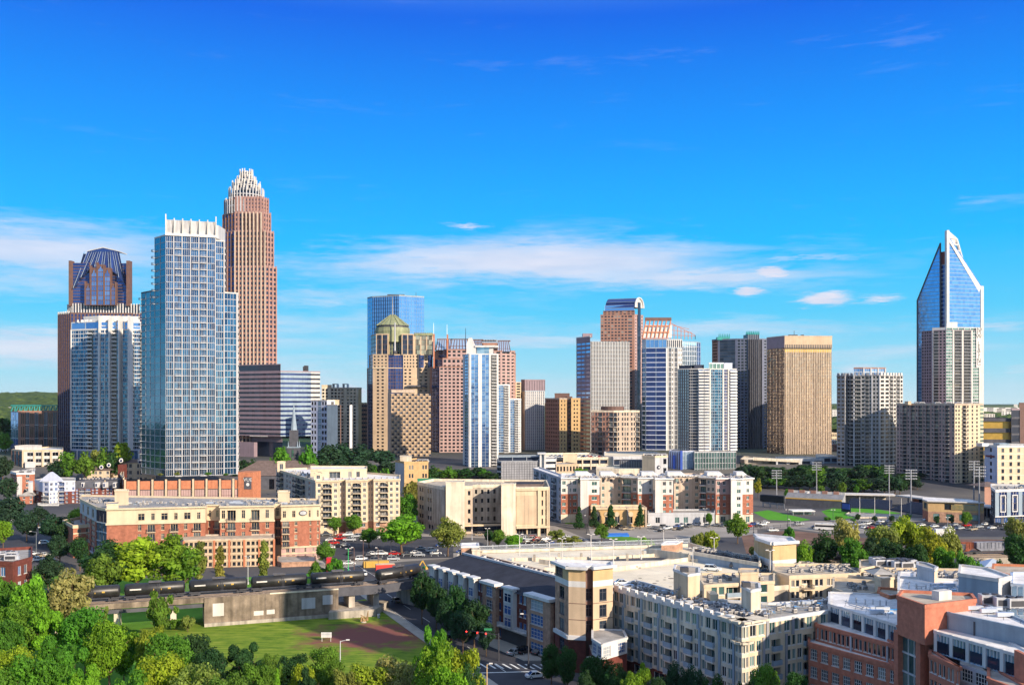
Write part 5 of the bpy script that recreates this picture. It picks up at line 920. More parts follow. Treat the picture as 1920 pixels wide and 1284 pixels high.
# concrete building
B = Bld('office_building', 'weathered concrete office building with two blank stair piers and a shaded recess', 'building')
zt = 20.6; kc = dict(pane='pane_dark', frm='concrete', st=1, wh=.5)
A_, Bc, Cc = w(783, 456), w(834, 428), w(838, 427)
ring = [A_, Bc, w(834.5, 432), w(886, 434), w(886.6, 440), w(940, 442), w(940.6, 432), w(967, 432), w(967.5, 426), w(1030, 429)]
ring += [(ring[-1][0], 466), (A_[0]+6, 474)]
B.tier(ring, 4.2, zt, 'sand', {0: C(',d,,d,.,...', 4, **dict(kc, wall='concrete')), 2: C('....s', 4, **dict(kc, wall='sand')), 4: C('wwww.', 4, **dict(kc, wall='concrete', ww=.4)), 8: C('.......sss,', 4, **dict(kc, wall='cream', ww=.5, wh=.62))}, par=1.2, parmat='concrete_light', roof='roof_tan')
B.tier([(x, y+1.2) for x, y in ring], 0, 4.2, 'concrete', {0: C('d.d.d', 1, **dict(kc, wall='concrete')), 2: C('WWW', 1, **dict(kc, wall='sand', wh=.6)), 4: C('GG', 1, wall='sand', glz='glass_dark', band='sand'), 8: C('bbb', 1, **dict(kc, wall='cream', rst='solid'))}, par=0)
for (pa, pb, dd, yt) in ((836, 871, 425, 904), (940, 967, 424, 908)): B.tier([w(pa, dd), w(pb, dd+1), w(pb, dd+9), w(pa, dd+8)], 0, z(yt, dd), 'concrete_light', par=.2)
f_, L_ = frame(ring[8], ring[9])
for a_, b_ in ((.02, .62),): B.p('panel', 'tan_stone').ob(f_, L_*a_, L_*b_, 0, .15, 5.4, 18.2); 
for u in (.25, .37): B.p('joint', 'concrete').ob(f_, L_*u, L_*u+.08, .15, .2, 5.4, 18.2)
for u in (.66, .7, .93, .98): B.p('pilaster', 'cream').ob(f_, L_*u-.3, L_*u+.3, 0, .7, 0, zt)
B.p('ledge', 'cream').ob(f_, 0, L_, 0, 1.1, 3.6, 4.6); B.p('ledge', 'cream').ob(frame(ring[2], ring[3])[0], 0, 26, 0, 2.4, 3.8, 4.5); B.p('cornice', 'cream').ob(f_, 0, L_, .14, .5, 20.2, 21.4)
B.tier([w(946, 444), w(1020, 446), w(1020, 460), w(946, 460)], zt, zt+.8, 'roof_brown', par=.2, roof='roof_dark'); B.tier([w(845, 440), w(862, 440), w(862, 446), w(845, 446)], zt, zt+2.2, 'concrete', par=.2); acs(B, 8, 890, 935, 450, 454, zt); B.done()

# ramps and garages in the middle distance
D = 650; B = Bld('parking_garage', 'white multi level parking garage with dark open decks, right of the dark screen', 'building')
B.tier(fp([(1010, D+3), (1022, D), (1043, D+2)], 26), 0, z(862, D), 'white', {1: G(1, 5, wall='white', glass='glass_dark', vw=.6, hh=2.4, rec=1.2)}, par=.6)
for px in (1012, 1020): B.p('frame', 'white').box(w(px, D)[0], w(px, D)[0]+1.2, D-2, D+2, 0, z(850, D))
B.p('frame', 'white').box(w(1008, D)[0], w(1024, D)[0], D-3, D+8, z(851, D), z(849, D)); B.p('stair_core', 'bluegrey').box(w(1011, D)[0], w(1021, D)[0], D, D+10, 0, z(854, D))
B.tier(fp([(1043, D+1), (1085, D+6)], 26), 0, z(872, D), 'tan_stone', {0: C('wwwwwww', 3, wall='tan_stone', st=0, pane='pane_dark')}, par=.6)
B.tier(fp([(1022, D+34), (1060, D+36), (1140, D+40)], 60), 0, z(860, D+34), 'concrete_light', {0: G(2, 4, wall='concrete_light', glass='glass_dark', vw=.8, hh=2.0, rec=1.2), 1: G(5, 4, wall='concrete_light', glass='glass_dark', vw=.8, hh=2.0, rec=1.2)}, par=1, roof='deck')
B.tier([w(1056, D+28), w(1082, D+28), w(1082, D+36), w(1056, D+36)], 0, z(852, D+28), 'cream_lit', par=.4); B.done(); GAR = (w(1030, D+44), w(1130, D+46), z(860, D+34))
D = 690; B = Bld('parking_garage', 'wide pale garage with sloping ramps at the foot of the dark blue glass tower', 'building')
B.tier(fp([(1133, D+8), (1150, D), (1255, D+10)], 60), 0, z(858, D), 'grey_light', {0: C('.', 1, wall='bluegrey'), 1: G(6, 3, wall='grey_light', glass='glass_dark', vw=.6, hh=2.6, rec=1.5)}, par=1, roof='deck')
B.tier(fp([(1118, D-60), (1160, D-64), (1250, D-60)], 30), 0, z(880, D-60), 'concrete_light', {1: C('...W.W', 1, wall='concrete_light', st=0)}, par=.8, roof='deck')
f_, L_ = frame(w(1162, D-40), w(1206, D-46)); B.p('wall', 'charcoal').ob(f_, 0, L_, -10, 0, 0, z(862, D-40)); 
for i in range(14): B.p('louvre', 'grey').ob(f_, L_*i/14, L_*i/14+.35, 0, .4, 3, z(863, D-40))
B.done()
D = 620; B = simple('office_building', 'low white building with a round navy emblem, in front of the sloping garage', 'building', fp([(1204, D+6), (1228, D), (1252, D+3)], 20), z(857, D), 'concrete_light', {0: C('..', 1, wall='cream_lit'), 1: C('..w', 4, wall='grey_light', st=0, pane='pane_dark')}, parmat='cream_lit', roof='roof_white'); f_, L_ = frame(w(1228, D), w(1252, D+3)); P = MB().P; B.p('emblem', 'navy').cyl(P(f_, 2.6, 0, z(876, D)), P(f_, 2.6, .3, z(876, D)), 1.3, 1.3, 16); B.p('emblem', 'white').cyl(P(f_, 2.9, .3, z(876, D)), P(f_, 2.9, .36, z(876, D)), .55, .55, 12); acs(B, 8, 1212, 1245, D+8, D+10, z(857, D), 'rtu'); B.done()
D = 720; B = Bld('parking_garage', 'long beige garage with curved ramp walls below the bronze tower', 'building')
B.tier(fp([(1388, D+10), (1396, D), (1455, D+2)], 40), 0, z(864, D), 'concrete', {1: C('....', 1, wall='concrete')}, par=1, roof='deck'); B.tier(fp([(1455, D-4), (1545, D+2)], 30), 0, z(862, D), 'grey_light', {0: G(4, 4, wall='grey_light', glass='glass_dark', vw=2.5, hh=1.8, rec=1)}, par=1, roof='deck'); B.tier(fp([(1530, D+8), (1572, D+8)], 30), 0, z(858, D), 'grey_light', {0: G(3, 4, wall='bluegrey', glass='glass_dark', vw=.8, hh=1.8, rec=1)}, par=.8, roof='deck')
rr = B.p('ramp', 'concrete_light'); rr.hexa([(*w(1412, D-3), z(862, D)), (*w(1500, D-6), z(866, D)), (*w(1500, D+2), z(866, D)), (*w(1412, D+2), z(862, D)), (*w(1412, D-3), z(857, D)), (*w(1500, D-6), z(862, D)), (*w(1500, D+2), z(862, D)), (*w(1412, D+2), z(857, D))]); B.done()

# brick and white apartments in modules
B = Bld('apartment_building', 'long brick and cream apartment building with projecting modules and a white roof', 'building')
zt = 21.6; zm = 14.2; D = 474; kb = dict(pane='pane_green', frm='white', st=2, ww=.5, wh=.5, slab='white', rail='charcoal', bd=1)
mods = [(1052, 1083, D, 'W.sW', 'offwhite'), (1088, 1124, D-5, '.,w', 'offwhite'), (1126, 1166, D+12, 'w.w.w', 'sand'), (1166, 1196, D+9, 'bw', 'sand'), (1196, 1224, D, 'w..w', 'offwhite'), (1228, 1262, D-5, '.,ws', 'offwhite'), (1264, 1312, D+14, 'w.w.w', 'sand'), (1312, 1341, D+8, 'bww', 'sand'), (1342, 1370, D-2, 'ww.', 'pink_stone'), (1370, 1392, D-6, '.w', 'offwhite'), (1392, 1412, D-2, '.w.', 'offwhite')]
B.tier([w(1000, D+70), w(1052, D+2), w(1052, D+24), w(1012, D+80)], 0, zt, 'grey_light', {0: C('wb.wbw.wb.w', 6, **dict(kb, wall='grey_light'))}, par=.6, roof='roof_white')
for i, (a_, b_, dd, pat, wm) in enumerate(mods):
    P_ = [w(a_, dd), w(b_, dd+(1.5 if 'b' not in pat else -4))]; rr = P_+[(P_[1][0], D+30), (P_[0][0], D+30)]
    low = 'brick' if i in (0, 1, 3, 4, 5, 7, 8, 10) else wm
    B.tier(rr, 4.2, zm, wm, {0: C(pat, 3, **dict(kb, wall=low))}, par=0, roof='roof_white'); B.tier(rr, zm, zt, wm, {0: C(pat, 2, **dict(kb, wall=wm))}, par=.7, roof='roof_white')
    B.tier(rr, 0, 4.2, wm, {0: C('.W.' if i > 7 else '...', 1, **dict(kb, wall='concrete_light', wh=.7, sill=.1))}, par=0)
    f_, L_ = frame(*P_); B.p('cornice', 'white').ob(f_, -.3, L_+.3, .14, 1.0, zt+.1, zt+.75)
    if i in (1, 5, 9): B.p('pilaster', 'offwhite').ob(f_, 0, L_*.42, 0, .5, 0, zt)
B.tier([w(1215, D-12), w(1340, D-10), w(1340, D+6), w(1215, D+4)], 0, 5.6, 'grey_light', {0: C('.w..ww..w.', 1, **dict(kb, wall='grey_light'))}, par=.6, roof='roof_grey')
for (a_, b_) in ((1078, 1112), (1124, 1158), (1200, 1236), (1248, 1288), (1322, 1360), (1376, 1404)):
    x0, x1 = w(a_, D+20)[0], w(b_, D+20)[0]; q_ = B.p('roof_screen', 'white'); q_.hexa([(x0, D+14, zt+.1), (x1-3, D+14, zt+.1), (x1, D+22, zt+.1), (x0, D+22, zt+.1), (x0, D+14, zt+2.4), (x1-4, D+14, zt+2.4), (x1-3, D+22, zt+2.4), (x0, D+22, zt+2.4)])
acs(B, 90, 1060, 1405, D+10, D+10, zt, jit=4); B.done()
D = 458; B = simple('clubhouse', 'low yellow brick hall with arched windows behind the row of conical trees', 'building', fp([(1108, D), (1212, D+1)], 12), z(955, D), 'ochre', {0: C('.W.W.W..W.W.', 1, wall='ochre', pane='pane_dark', wh=.5, sill=.2)}, roof='roof_tan', parmat='cream'); f_, L_ = frame(w(1108, D), w(1212, D+1)); B.p('cornice', 'cream').ob(f_, 0, L_, .15, .6, z(955, D), z(953, D))
for u in (.33, .66, .99): B.p('pilaster', 'sand').ob(f_, L_*u-.4, L_*u+.4, 0, .5, 0, z(951, D))
for i in (1.1, 3.1, 5.1, 7.9, 9.9): B.p('arch', 'cream').cyl(P(f_, L_*i/11, .05, z(964, D)), P(f_, L_*i/11, .25, z(964, D)), 1.2, 1.2, 14)
acs(B, 7, 1120, 1205, D+5, D+5, z(955, D)); B.done()

# right edge
D = 610; B = simple('hotel', 'cream hotel with a small maroon sign at the right edge beside the beige slab', 'hotel', fp([(1846, D+14), (1870, D), (1935, D+4)], 24), z(838, D), 'cream_lit', {0: C('.s.', 7, wall='lavender', st=0, pane='pane_dark'), 1: C('.w.w.w.w.', 7, wall='cream_lit', st=0, pane='pane')}, roof='roof_grey', parmat='white'); f_, L_ = frame(w(1846, D+14), w(1870, D)); B.p('sign', 'maroon').ob(f_, L_*.12, L_*.8, .1, .4, z(858, D), z(854.5, D))  # lavender side wall: cream with shade painted in
for i in range(9): B.p('band', 'white').ob(frame(w(1870, D), w(1935, D+4))[0], 0, 22, 0, .12, z(838, D)-4.5*i-.2, z(838, D)-4.5*i)
B.p('roof_box', 'aluminium').box(w(1853, D)[0], w(1866, D)[0], D+8, D+16, z(838, D), z(832, D)); B.p('roof_box', 'bluegrey').box(w(1886, D)[0], w(1905, D)[0], D+8, D+16, z(838, D), z(832, D)); B.done()
D = 780; B = simple('parking_garage', 'dark garage with gold strips painted as sunlight between its decks at the right edge', 'building', fp([(1843, D+4), (1900, D)], 40), z(786, D), 'charcoal', {0: G(1, 5, wall='charcoal', glass='gold', vw=.6, hh=3.4, rec=1.2)}, roof='deck'); B.tier(fp([(1896, D-2), (1912, D), (1940, D+4)], 30), 0, z(768, D), 'mauve', {0: G(1, 8, wall='charcoal', glass='glass_dark', vw=.6, hh=1.5)}); B.tier(fp([(1911, D+6), (1940, D+6)], 30), 0, z(757, D), 'brown'); B.done()  # gold strips between the decks: sunlight painted as their colour
B = Bld('apartment_building', 'modern slate blue apartment block with tall white framed bays at the right edge', 'building'); P0, P1, P2 = w(1858, 478), w(1866, 462), w(1960, 470); zt = 16.5
B.tier([P0, P1, P2, (P2[0], 492), (P0[0], 496)], 4.4, zt, 'bluegrey', {0: C('w.', 4, wall='charcoal'), 1: C('.g.g.g.g.', 4, wall='bluegrey', glz='glass_navy', band='charcoal')}, roof='roof_grey', parmat='white'); B.tier([(x, y+1) for x, y in [P0, P1, P2, (P2[0], 490), (P0[0], 494)]], 0, 4.4, 'charcoal', {1: C('WWWWWW', 1, wall='charcoal', st=3, pane='pane_blue', wh=.7)}, par=0)
f_, L_ = frame(P1, P2); P = MB().P; wf = B.p('window_frame', 'white')
for i in range(4):
    u0 = L_*(.1+.235*i)-.3; u1 = u0+L_*.105
    wf.ob(f_, u0, u0+.4, -.1, .5, 6.5, 14.8); wf.ob(f_, u1-.4, u1, -.1, .5, 6.5, 14.8); wf.ob(f_, u0+.4, u1-.4, -.1, .5, 6.5, 6.9); wf.ob(f_, u0+.4, u1-.4, -.1, .5, 14.4, 14.8)
wf.ob(f_, -.2, L_, 0, .3, 4.2, 4.7); clutter(B, 24, [w(1870, 468), w(1920, 470), w(1870, 484)], zt); B.done()
D = 520; B = simple('house', 'maroon roofed house just behind the slate blue apartment block', 'house', fp([(1846, D), (1885, D+4)], 12), z(912, D), 'pink_brown', {}, par=0); hip(B, w(1846, D), w(1885, D+4), 12, z(912, D), z(905, D), 'roof_brown'); B.done()

# ============================================================ ballpark
D = 560; B = Bld('grandstand', 'ballpark grandstand with a long white canopy over dark blue seats', 'grandstand')
c0, c1, c2 = w(1545, 560), w(1680, 552), w(1866, 486); cz = z(926, 560)
cn = B.p('canopy', 'offwhite')
for a_, b_ in ((c0, c1), (c1, c2)): f_, L_ = frame(a_, b_); cn.ob(f_, 0, L_, -9, 0, cz-.4, cz+.3)
for a_, b_, n_ in ((c0, c1, 3), (c1, c2, 5)):
    f_, L_ = frame(a_, b_)
    for i in range(n_): B.p('canopy_column', 'grey_light').ob(f_, L_*(i+.3)/n_, L_*(i+.3)/n_+.5, -5, -4.4, 0, cz)
st = B.p('seating', 'navy'); P = st.P
for a_, b_, o_ in ((w(1588, 540), w(1668, 530), 0), (w(1668, 530), w(1800, 482), 0)):
    f_, L_ = frame(a_, b_)
    for i in range(10): st.ob(f_, 0, L_, -1.6*(i+1), -1.6*i, 0, .8+.36*i)
f_, L_ = frame(c1, c2); bw = B.p('concourse', 'glass_dark'); bw.ob(f_, 8, L_, -10, -9, 0, cz-.4); B.p('concourse_wall', 'brick').ob(f_, 2, 18, -12, -9.9, 0, cz-1.5)
f_, L_ = frame(c0, c1); B.p('concourse_wall', 'concrete_light').ob(f_, 0, L_*.9, -14, -9, 0, 4.6); B.p('suite_front', 'white').ob(f_, 2, L_*.5, -9, -7, 4.6, 5.3)
B.p('backstop_net', 'navy').ob(frame(w(1578, 520), w(1600, 512))[0], 0, 7, 0, .2, .4, 5.5); B.p('advert_panel', 'blue_panel').ob(frame(w(1580, 519), w(1598, 512))[0], 0, 5.8, .2, .3, 2, 5)
B.done()
D = 552; B = Bld('outfield_bleachers', 'outfield bleachers with a yellow topped dark wall, right of the black scoreboard', 'bleachers'); B.o = (*w(1470, D), 0); f_, L_ = frame(w(1470, D), w(1578, D-16)); B.p('wall', 'charcoal').ob(f_, 0, L_, -.5, 0, 0, 4.2); B.p('wall_cap', 'yellow').ob(f_, 0, L_, -.8, .2, 4.2, 4.8)
for i in range(6): B.p('seating', 'grey').ob(f_, 0, L_, -1.5*(i+1)-.5, -1.5*i-.5, 0, 4.4+.5*i)
for i in range(5): B.p('parapet', 'pink_brown').ob(f_, L_*i/5, L_*i/5+3, -10.5, -9.6, 0, 8.6); B.p('parapet', 'offwhite').ob(f_, L_*i/5+3, L_*(i+1)/5, -10.5, -9.8, 0, 8.2)
B.done()
t = thing('scoreboard', (*w(1425, 545), 0), 'large black ballpark scoreboard seen at the right end of the brick and cream apartments', 'scoreboard'); f_, L_ = frame(w(1425, 545), w(1469, 535)); ox, oy = w(1425, 545)
fl_ = (0, 0)+f_[2:]; m_ = MB(); m_.ob(fl_, 0, L_, -1.5, 0, 3.4, z(929, 540)); part('screen', m_, 'screen', t); m_ = MB(); m_.ob(fl_, 0, L_, -2.2, -1.5, 3, z(928, 540)); part('housing', m_, 'charcoal', t)
for k in (.05, .35, .65, .93): m_ = MB(); m_.ob(fl_, L_*k, L_*k+.6, -2.1, -1.5, 0, 3); part('leg', m_, 'steel', t)
t = thing('ball_sign', (*w(1518, 555), 0), 'round white ball sign on a post above the outfield bleachers', 'sign'); m_ = MB(); m_.cyl((0, 0, z(928, 555)), (0, -.6, z(928, 555)), 2.3, 2.3, 24); part('disc', m_, 'white', t); m_ = MB(); m_.cyl((0, -.6, z(928, 555)), (0, -.7, z(928, 555)), .9, .9, 16); part('emblem', m_, 'grey_light', t); m_ = MB(); m_.cyl((0, .3, 0), (0, .3, z(928, 555)), .2, .2, 8); part('post', m_, 'steel', t)
B = Bld('ballpark_office', 'two storey yellow ballpark building with brick base and green tinted window strip', 'building'); P0, P1, P2 = w(1730, 486), w(1740, 478), w(1845, 470); zt = 10.2; ky = dict(pane='pane_green', frm='brown', st=1)
B.tier([P0, P1, P2, (P2[0], 486), (P0[0], 498)], 5.2, zt, 'ochre', {0: C('w', 1, wall='ochre', **ky), 1: C('..w.w.', 1, wall='ochre', ww=.8, **ky)}, par=.3, roof='roof_white', parmat='white'); B.tier([P0, P1, P2, (P2[0], 486), (P0[0], 498)], 0, 5.2, 'brick', {1: C('.W.W.W.W.', 1, wall='brick_tan', **ky)}, par=0)
f_, L_ = frame(P1, P2); B.p('curtain_wall', 'glass_green').ob(f_, L_*.42, L_*.98, 0, .25, 6.4, 8.9); B.p('cornice', 'white').ob(f_, -.4, L_+.4, .15, 1.1, 10.1, 10.6)
for i in range(26): B.p('mullion', 'yellow').ob(f_, L_*(.42+.56*i/26), L_*(.42+.56*i/26)+.18, .25, .32, 6.4, 8.9)
B.done()
B = simple('brick_building', 'low brick ticket building with a flat grey roof before the green ball field', 'building', fp([(1586, 507), (1612, 492), (1688, 494)], 10), z(967, 500), 'brick', {0: C('..', 1, wall='brick_dark'), 1: C('.W.W.W', 1, wall='brick', frm='white', pane='pane')}, par=.4, roof='roof_grey', parmat='concrete_light'); B.done()
t = thing('pavilion', (*w(1486, 506), 0), 'open steel entrance pavilion with a flat roof left of the ball field', 'pavilion'); m_ = MB(); m_.box(0, 12, 0, 7, z(959, 506), z(957, 506)); part('roof', m_, 'roof_white', t)
for x_ in (.4, 6, 11.4):
    for y_ in (.4, 6.4): m_ = MB(); m_.cyl((x_, y_, 0), (x_, y_, z(959, 506)), .25, .25, 8); part('column', m_, 'steel', t)
m_ = MB(); m_.box(1, 11, 3.2, 3.5, 0, 2.4); part('screen_wall', m_, 'glass_green', t)

# ============================================================ the foreground blocks
# parking deck
zd = 13.0
def gp(px, py): return g(px, py, zd)
B = Bld('parking_deck', 'big open-top concrete parking deck with a few cars on it, in the middle foreground', 'parking deck')
ring = [gp(845, 1060), gp(1040, 1128), gp(1148, 1122), gp(1390, 1112), gp(1505, 1092), gp(1290, 1026), gp(868, 1037)]
ring = [gp(850, 1062), gp(1045, 1126), gp(1160, 1120), gp(1400, 1110), gp(1560, 1095), gp(1300, 1024), gp(862, 1038)]
B.tier(ring, 0, zd, 'concrete', {i: G(5, 3, wall='concrete_light', glass='glass_dark', vw=.8, hh=1.4, rec=.8) for i in (5, 6)}, par=.9, roof='deck', parmat='concrete_light')
cw = B.p('ramp_wall', 'concrete_light'); 
def dwall(pts, h=1.1, t=.3, base=zd+.01, mb=None):
    for a_, b_ in zip(pts[:-1], pts[1:]): f_, L_ = frame(gp(*a_), gp(*b_)); (mb or cw).ob(f_, 0, L_, -t, 0, base, base+h)
dwall([(1010, 1056), (1100, 1068), (1142, 1074)], 1.3); dwall([(960, 1051), (1130, 1049), (1278, 1040)], .9); dwall([(1020, 1072), (1160, 1070), (1292, 1052), (1292, 1044)], 1.2); dwall([(1290, 1052), (1405, 1062)], .9)
dwall([(1212, 1041), (1292, 1052)], 2.2); dwall([(1290, 1028), (1350, 1046), (1420, 1068)], 2.0)
# the opening of the ramp: a flat dark sheet, shade put into its colour
op = B.p('ramp_shade', 'dark'); pts4 = [gp(1040, 1053), gp(1240, 1050), gp(1262, 1044), gp(1100, 1048)]; op.poly([(p[0], p[1], zd+.02) for p in pts4])
for (px, py) in ((1002, 1052), (1048, 1049), (1090, 1049), (1176, 1050), (1205, 1044), (1292, 1052)): a_ = gp(px, py); B.p('deck_post', 'concrete').box(a_[0]-.35, a_[0]+.35, a_[1]-.35, a_[1]+.35, zd, zd+2)
js = B.p('deck_joint', 'concrete')
for py in (1064, 1078, 1093, 1106):
    a_, b_ = gp(1050+py*.02, py+4), gp(1420, py-6); f_, L_ = frame(a_, b_); js.ob(f_, 0, L_, -.08, 0, zd+.002, zd+.006)
sl_ = B.p('stall_marking', 'paint_white')
for (pa, ya, pb, yb) in ((1165, 1100, 1480, 1078), (1300, 1086, 1470, 1074), (905, 1048, 1000, 1047), (960, 1044, 1230, 1036), (1060, 1062, 1280, 1056), (1310, 1056, 1400, 1066)):
    f_, L_ = frame(gp(pa, ya), gp(pb, yb))
    for i in range(int(L_/2.7)): sl_.ob(f_, 2.7*i, 2.7*i+.12, -2.5, 2.5, zd+.008, zd+.012)
for i in range(40):
    p = gp(1165+rnd()*280, 1078+rnd()*22); B.p('oil_stain', 'stained').cyl((*p, zd+.003), (*p, zd+.007), .3+rnd()*.7, .2, 9)
B.tier([gp(885, 1047), gp(900, 1047), gp(900, 1043), gp(885, 1043)], zd, zd+2.6, 'concrete_light', par=.2)
x0, y0 = gp(868, 1040); B.tier([gp(865, 1044), gp(898, 1043), gp(897, 1036), gp(864, 1037)], zd-2, zd+3.0, 'brick_tan', par=.25, parmat='white', roof='roof_white')
B.tier([gp(1240, 1036), gp(1268, 1035), gp(1280, 1029), gp(1248, 1030)], zd-2, zd+2.6, 'brick_tan', par=.25, parmat='white', roof='roof_white'); B.done()
t = thing('deck_fence', (0, 0, 0), 'grey metal fence along the far edge of the big parking deck', 'fence')
A_, Z_ = gp(898, 1036), gp(1292, 1021); f_, L_ = frame(A_, Z_); m_ = MB(); n_ = 60
for i in range(n_*4): u = L_*i/(n_*4); m_.ob(f_, u, u+.06, -.04, 0, zd+.1, zd+2.0)
m_.ob(f_, 0, L_, -.05, .02, zd+1.95, zd+2.1); m_.ob(f_, 0, L_, -.05, .02, zd+.9, zd+1.0); part('mesh_panel', m_, 'aluminium', t)
for i in range(17): m_ = MB(); u = L_*i/16; m_.ob(f_, u-.15, u+.15, -.2, .1, zd, zd+2.4); part('post', m_, 'steel', t)
# elevator house
B = Bld('stair_tower', 'tan brick stair house with white band standing on the far right of the deck', 'building'); P0, P1, P2 = w(1422, 272), w(1449, 263), w(1493, 266); zt = 20.8
ring = [P0, P1, P2, (P2[0]+1, 274), (P0[0]+1, 281)]; B.tier(ring, 16.4, zt, 'tan', par=.6, parmat='white', roof='roof_white'); B.tier(ring, 15, 16.4, 'white', par=0); B.tier(ring, 5, 15, 'brick_tan', {0: C('sWs', 3, wall='grey_light', st=2), 1: C('..w', 3, wall='tan', st=2)}, par=0)
for i in (0, 1): f_, L_ = frame(ring[i], ring[i+1]); B.p('cornice', 'white').ob(f_, -.4, L_+.4, .14, .9, zt-.1, zt+.7)
B.done()

# rows of flats round the far right of the deck, roofs covered with condensers
B = Bld('apartment_building', 'low cream apartment wing with condensers along its roof, right of the deck', 'building')
zr = 15.2
def gr(px, py, zz=15.2): return g(px, py, zz)
R1 = [gr(1496, 1066), gr(1650, 1090), gr(1700, 1084), gr(1500, 1052)]
B.tier([gr(1300, 1038), gr(1425, 1060), gr(1425, 1048), gr(1300, 1028)], 0, zr, 'bluegrey', par=.7, roof='roof_dark', parmat='concrete_light')
B.tier([gr(1490, 1070), gr(1640, 1088), gr(1660, 1076), gr(1500, 1056)], 0, zr, 'bluegrey', par=.7, roof='roof_dark', parmat='concrete_light')
clutter(B, 46, [gr(1312, 1034), gr(1415, 1052), gr(1318, 1029)], zr, ('ac',)); clutter(B, 60, [gr(1500, 1064), gr(1640, 1082), gr(1508, 1057)], zr, ('ac',))
kf = dict(wall='cream_lit', pane='pane', frm='white', st=2, rail='charcoal', slab='cream', bd=1.2)
a0, a1, a2, a3 = w(1450, 248), w(1480, 241), w(1612, 245), w(1668, 250)
B.tier([a0, a1, a2, (a2[0], 259), (a0[0], 259)], 4, 15.6, 'cream_lit', {0: C('...', 4, **kf), 1: C('dbddbd', 4, **kf)}, par=.7, roof='roof_tan', parmat='cream_lit'); clutter(B, 26, [w(1470, 247), w(1600, 249), w(1470, 256)], 15.6, ('ac',))
B.tier([w(1612, 246), w(1640, 250), w(1712, 242), w(1712, 258), w(1612, 260)], 4, 16.6, 'cream_lit', {0: C('w.w', 4, **kf), 1: C('.dw.', 4, **kf)}, par=.6, roof='roof_tan'); clutter(B, 20, [w(1640, 253), w(1705, 247), w(1640, 258)], 16.6, ('ac', 'rtu'))
B.done()
B = Bld('apartment_building', 'cream stepped flats with a small grey penthouse between the deck and the brick office', 'building')
B.tier([w(1562, 219), w(1605, 210), w(1650, 215), w(1650, 228), w(1562, 232)], 4, 16.8, 'cream', {0: C('..w', 4, **kf), 1: C('.d.', 4, **kf)}, par=.7, roof='roof_tan', parmat='cream_lit'); clutter(B, 8, [w(1590, 217), w(1630, 219), w(1590, 225)], 16.8, ('ac',))
B.tier([w(1640, 217), w(1652, 213), w(1676, 215), w(1674, 222)], 10, 20.4, 'cream_lit', par=.3, roof='roof_grey'); hip(B, w(1641, 218), w(1675, 218), 5, 20.7, 22.0, 'roof_grey')
B.tier([w(1719, 205), w(1752, 200), w(1758, 203), (w(1758, 203)[0], 208), w(1720, 210)], 10, 24.8, 'grey_light', {1: C('.', 1, wall='cream_lit')}, par=.3, roof='roof_grey'); B.tier([w(1684, 215), w(1716, 214), w(1716, 222), w(1686, 222)], 10, 20.4, 'grey_light', par=.3, roof='roof_white')
B.tier([w(1655, 226), w(1840, 220), w(1840, 238), w(1655, 240)], 4, 18, 'cream', par=.5, roof='roof_tan'); clutter(B, 70, [w(1665, 228), w(1830, 223), w(1665, 237)], 18, ('ac', 'ac', 'vent')); 
B.tier([w(1646, 207), w(1668, 202), w(1690, 204), w(1690, 210), w(1648, 212)], 8, 18.6, 'terracotta', par=.5, roof='roof_tan'); B.tier([w(1860, 212), w(1905, 204), w(1935, 206), w(1935, 218), w(1862, 220)], 4, 22.4, 'terracotta', par=.5, roof='roof_tan'); B.done()

# corner apartment block
B = Bld('apartment_building', 'pale apartment block with a rounded corner and roof crowded with condensers, bottom centre right', 'building')
zt = 17.0; z0 = 2.5; pipes(B, [w(1165, 219), w(1375, 189), w(1192, 227)], 17.0, 16, False); pipes(B, [w(1410, 188), w(1550, 198), w(1430, 200)], 17.0, 12, False); kf = dict(wall='concrete_light', pane='pane_green', frm='white', st=2, rail='bluegrey', rst='glass', slab='offwhite', pier='bluegrey', bd=.6, ww=.72, wh=.7, pd=.25)
A_, Bc, Z_ = w(1150, 219), w(1378, 186), w(1556, 196)
cor = [w(1378, 186), w(1384, 184.6), w(1391, 184), w(1398, 184.2), w(1404, 185)]
ring = [A_]+cor+[Z_, w(1554, 206), w(1440, 203), w(1312, 208), w(1192, 229)]
B.tier(ring, z0, 13.8, 'concrete_light', {0: C('wwP.bwPwbwPwbwPwbwPwb.PwwP', 4, **kf), 1: C('w', 4, **kf), 2: C('w', 4, **kf), 3: C('w', 4, **kf), 4: C('w', 4, **kf), 5: C('wwPwb.PdwbwPb', 4, **dict(kf, wall='cream_lit', pier='grey', slab='cream_lit'))}, par=0, roof='roof_grey')
B.tier(ring, 13.8, zt, 'concrete_light', {0: C('wwPswwPswwPswwPswwPswwPwsP', 1, **kf), 1: C('w', 1, **kf), 2: C('w', 1, **kf), 3: C('w', 1, **kf), 4: C('w', 1, **kf), 5: C('wwPwswPdwswP', 1, **dict(kf, wall='cream_lit', pier='grey'))}, par=.5, roof='roof_grey', parmat='white')
f_, L_ = frame(A_, Bc); P = MB().P
for i in range(13): u = L_*(i+.5)/13; B.p('parapet_block', 'white').ob(f_, u-.9, u+.9, -.5, .3, zt, zt+1.3)
for pts_, za_, zb2, ov in ((cor, zt+.6, zt+1.0, 1.6), (cor, 13.5, 13.9, .9)):
    for k in range(len(pts_)-1): fr_, L2 = frame(pts_[k], pts_[k+1]); B.p('canopy', 'concrete_light').ob(fr_, -.3, L2+.3, -2, ov, za_, zb2)
fr_, L2 = frame(w(1356, 189), Bc); B.p('canopy', 'concrete_light').ob(fr_, 0, L2, -2, 1.6, zt+.6, zt+1.0); fr_, L2 = frame(cor[-1], w(1432, 187)); B.p('canopy', 'concrete_light').ob(fr_, 0, L2, -2, 1.6, zt+.6, zt+1.0)
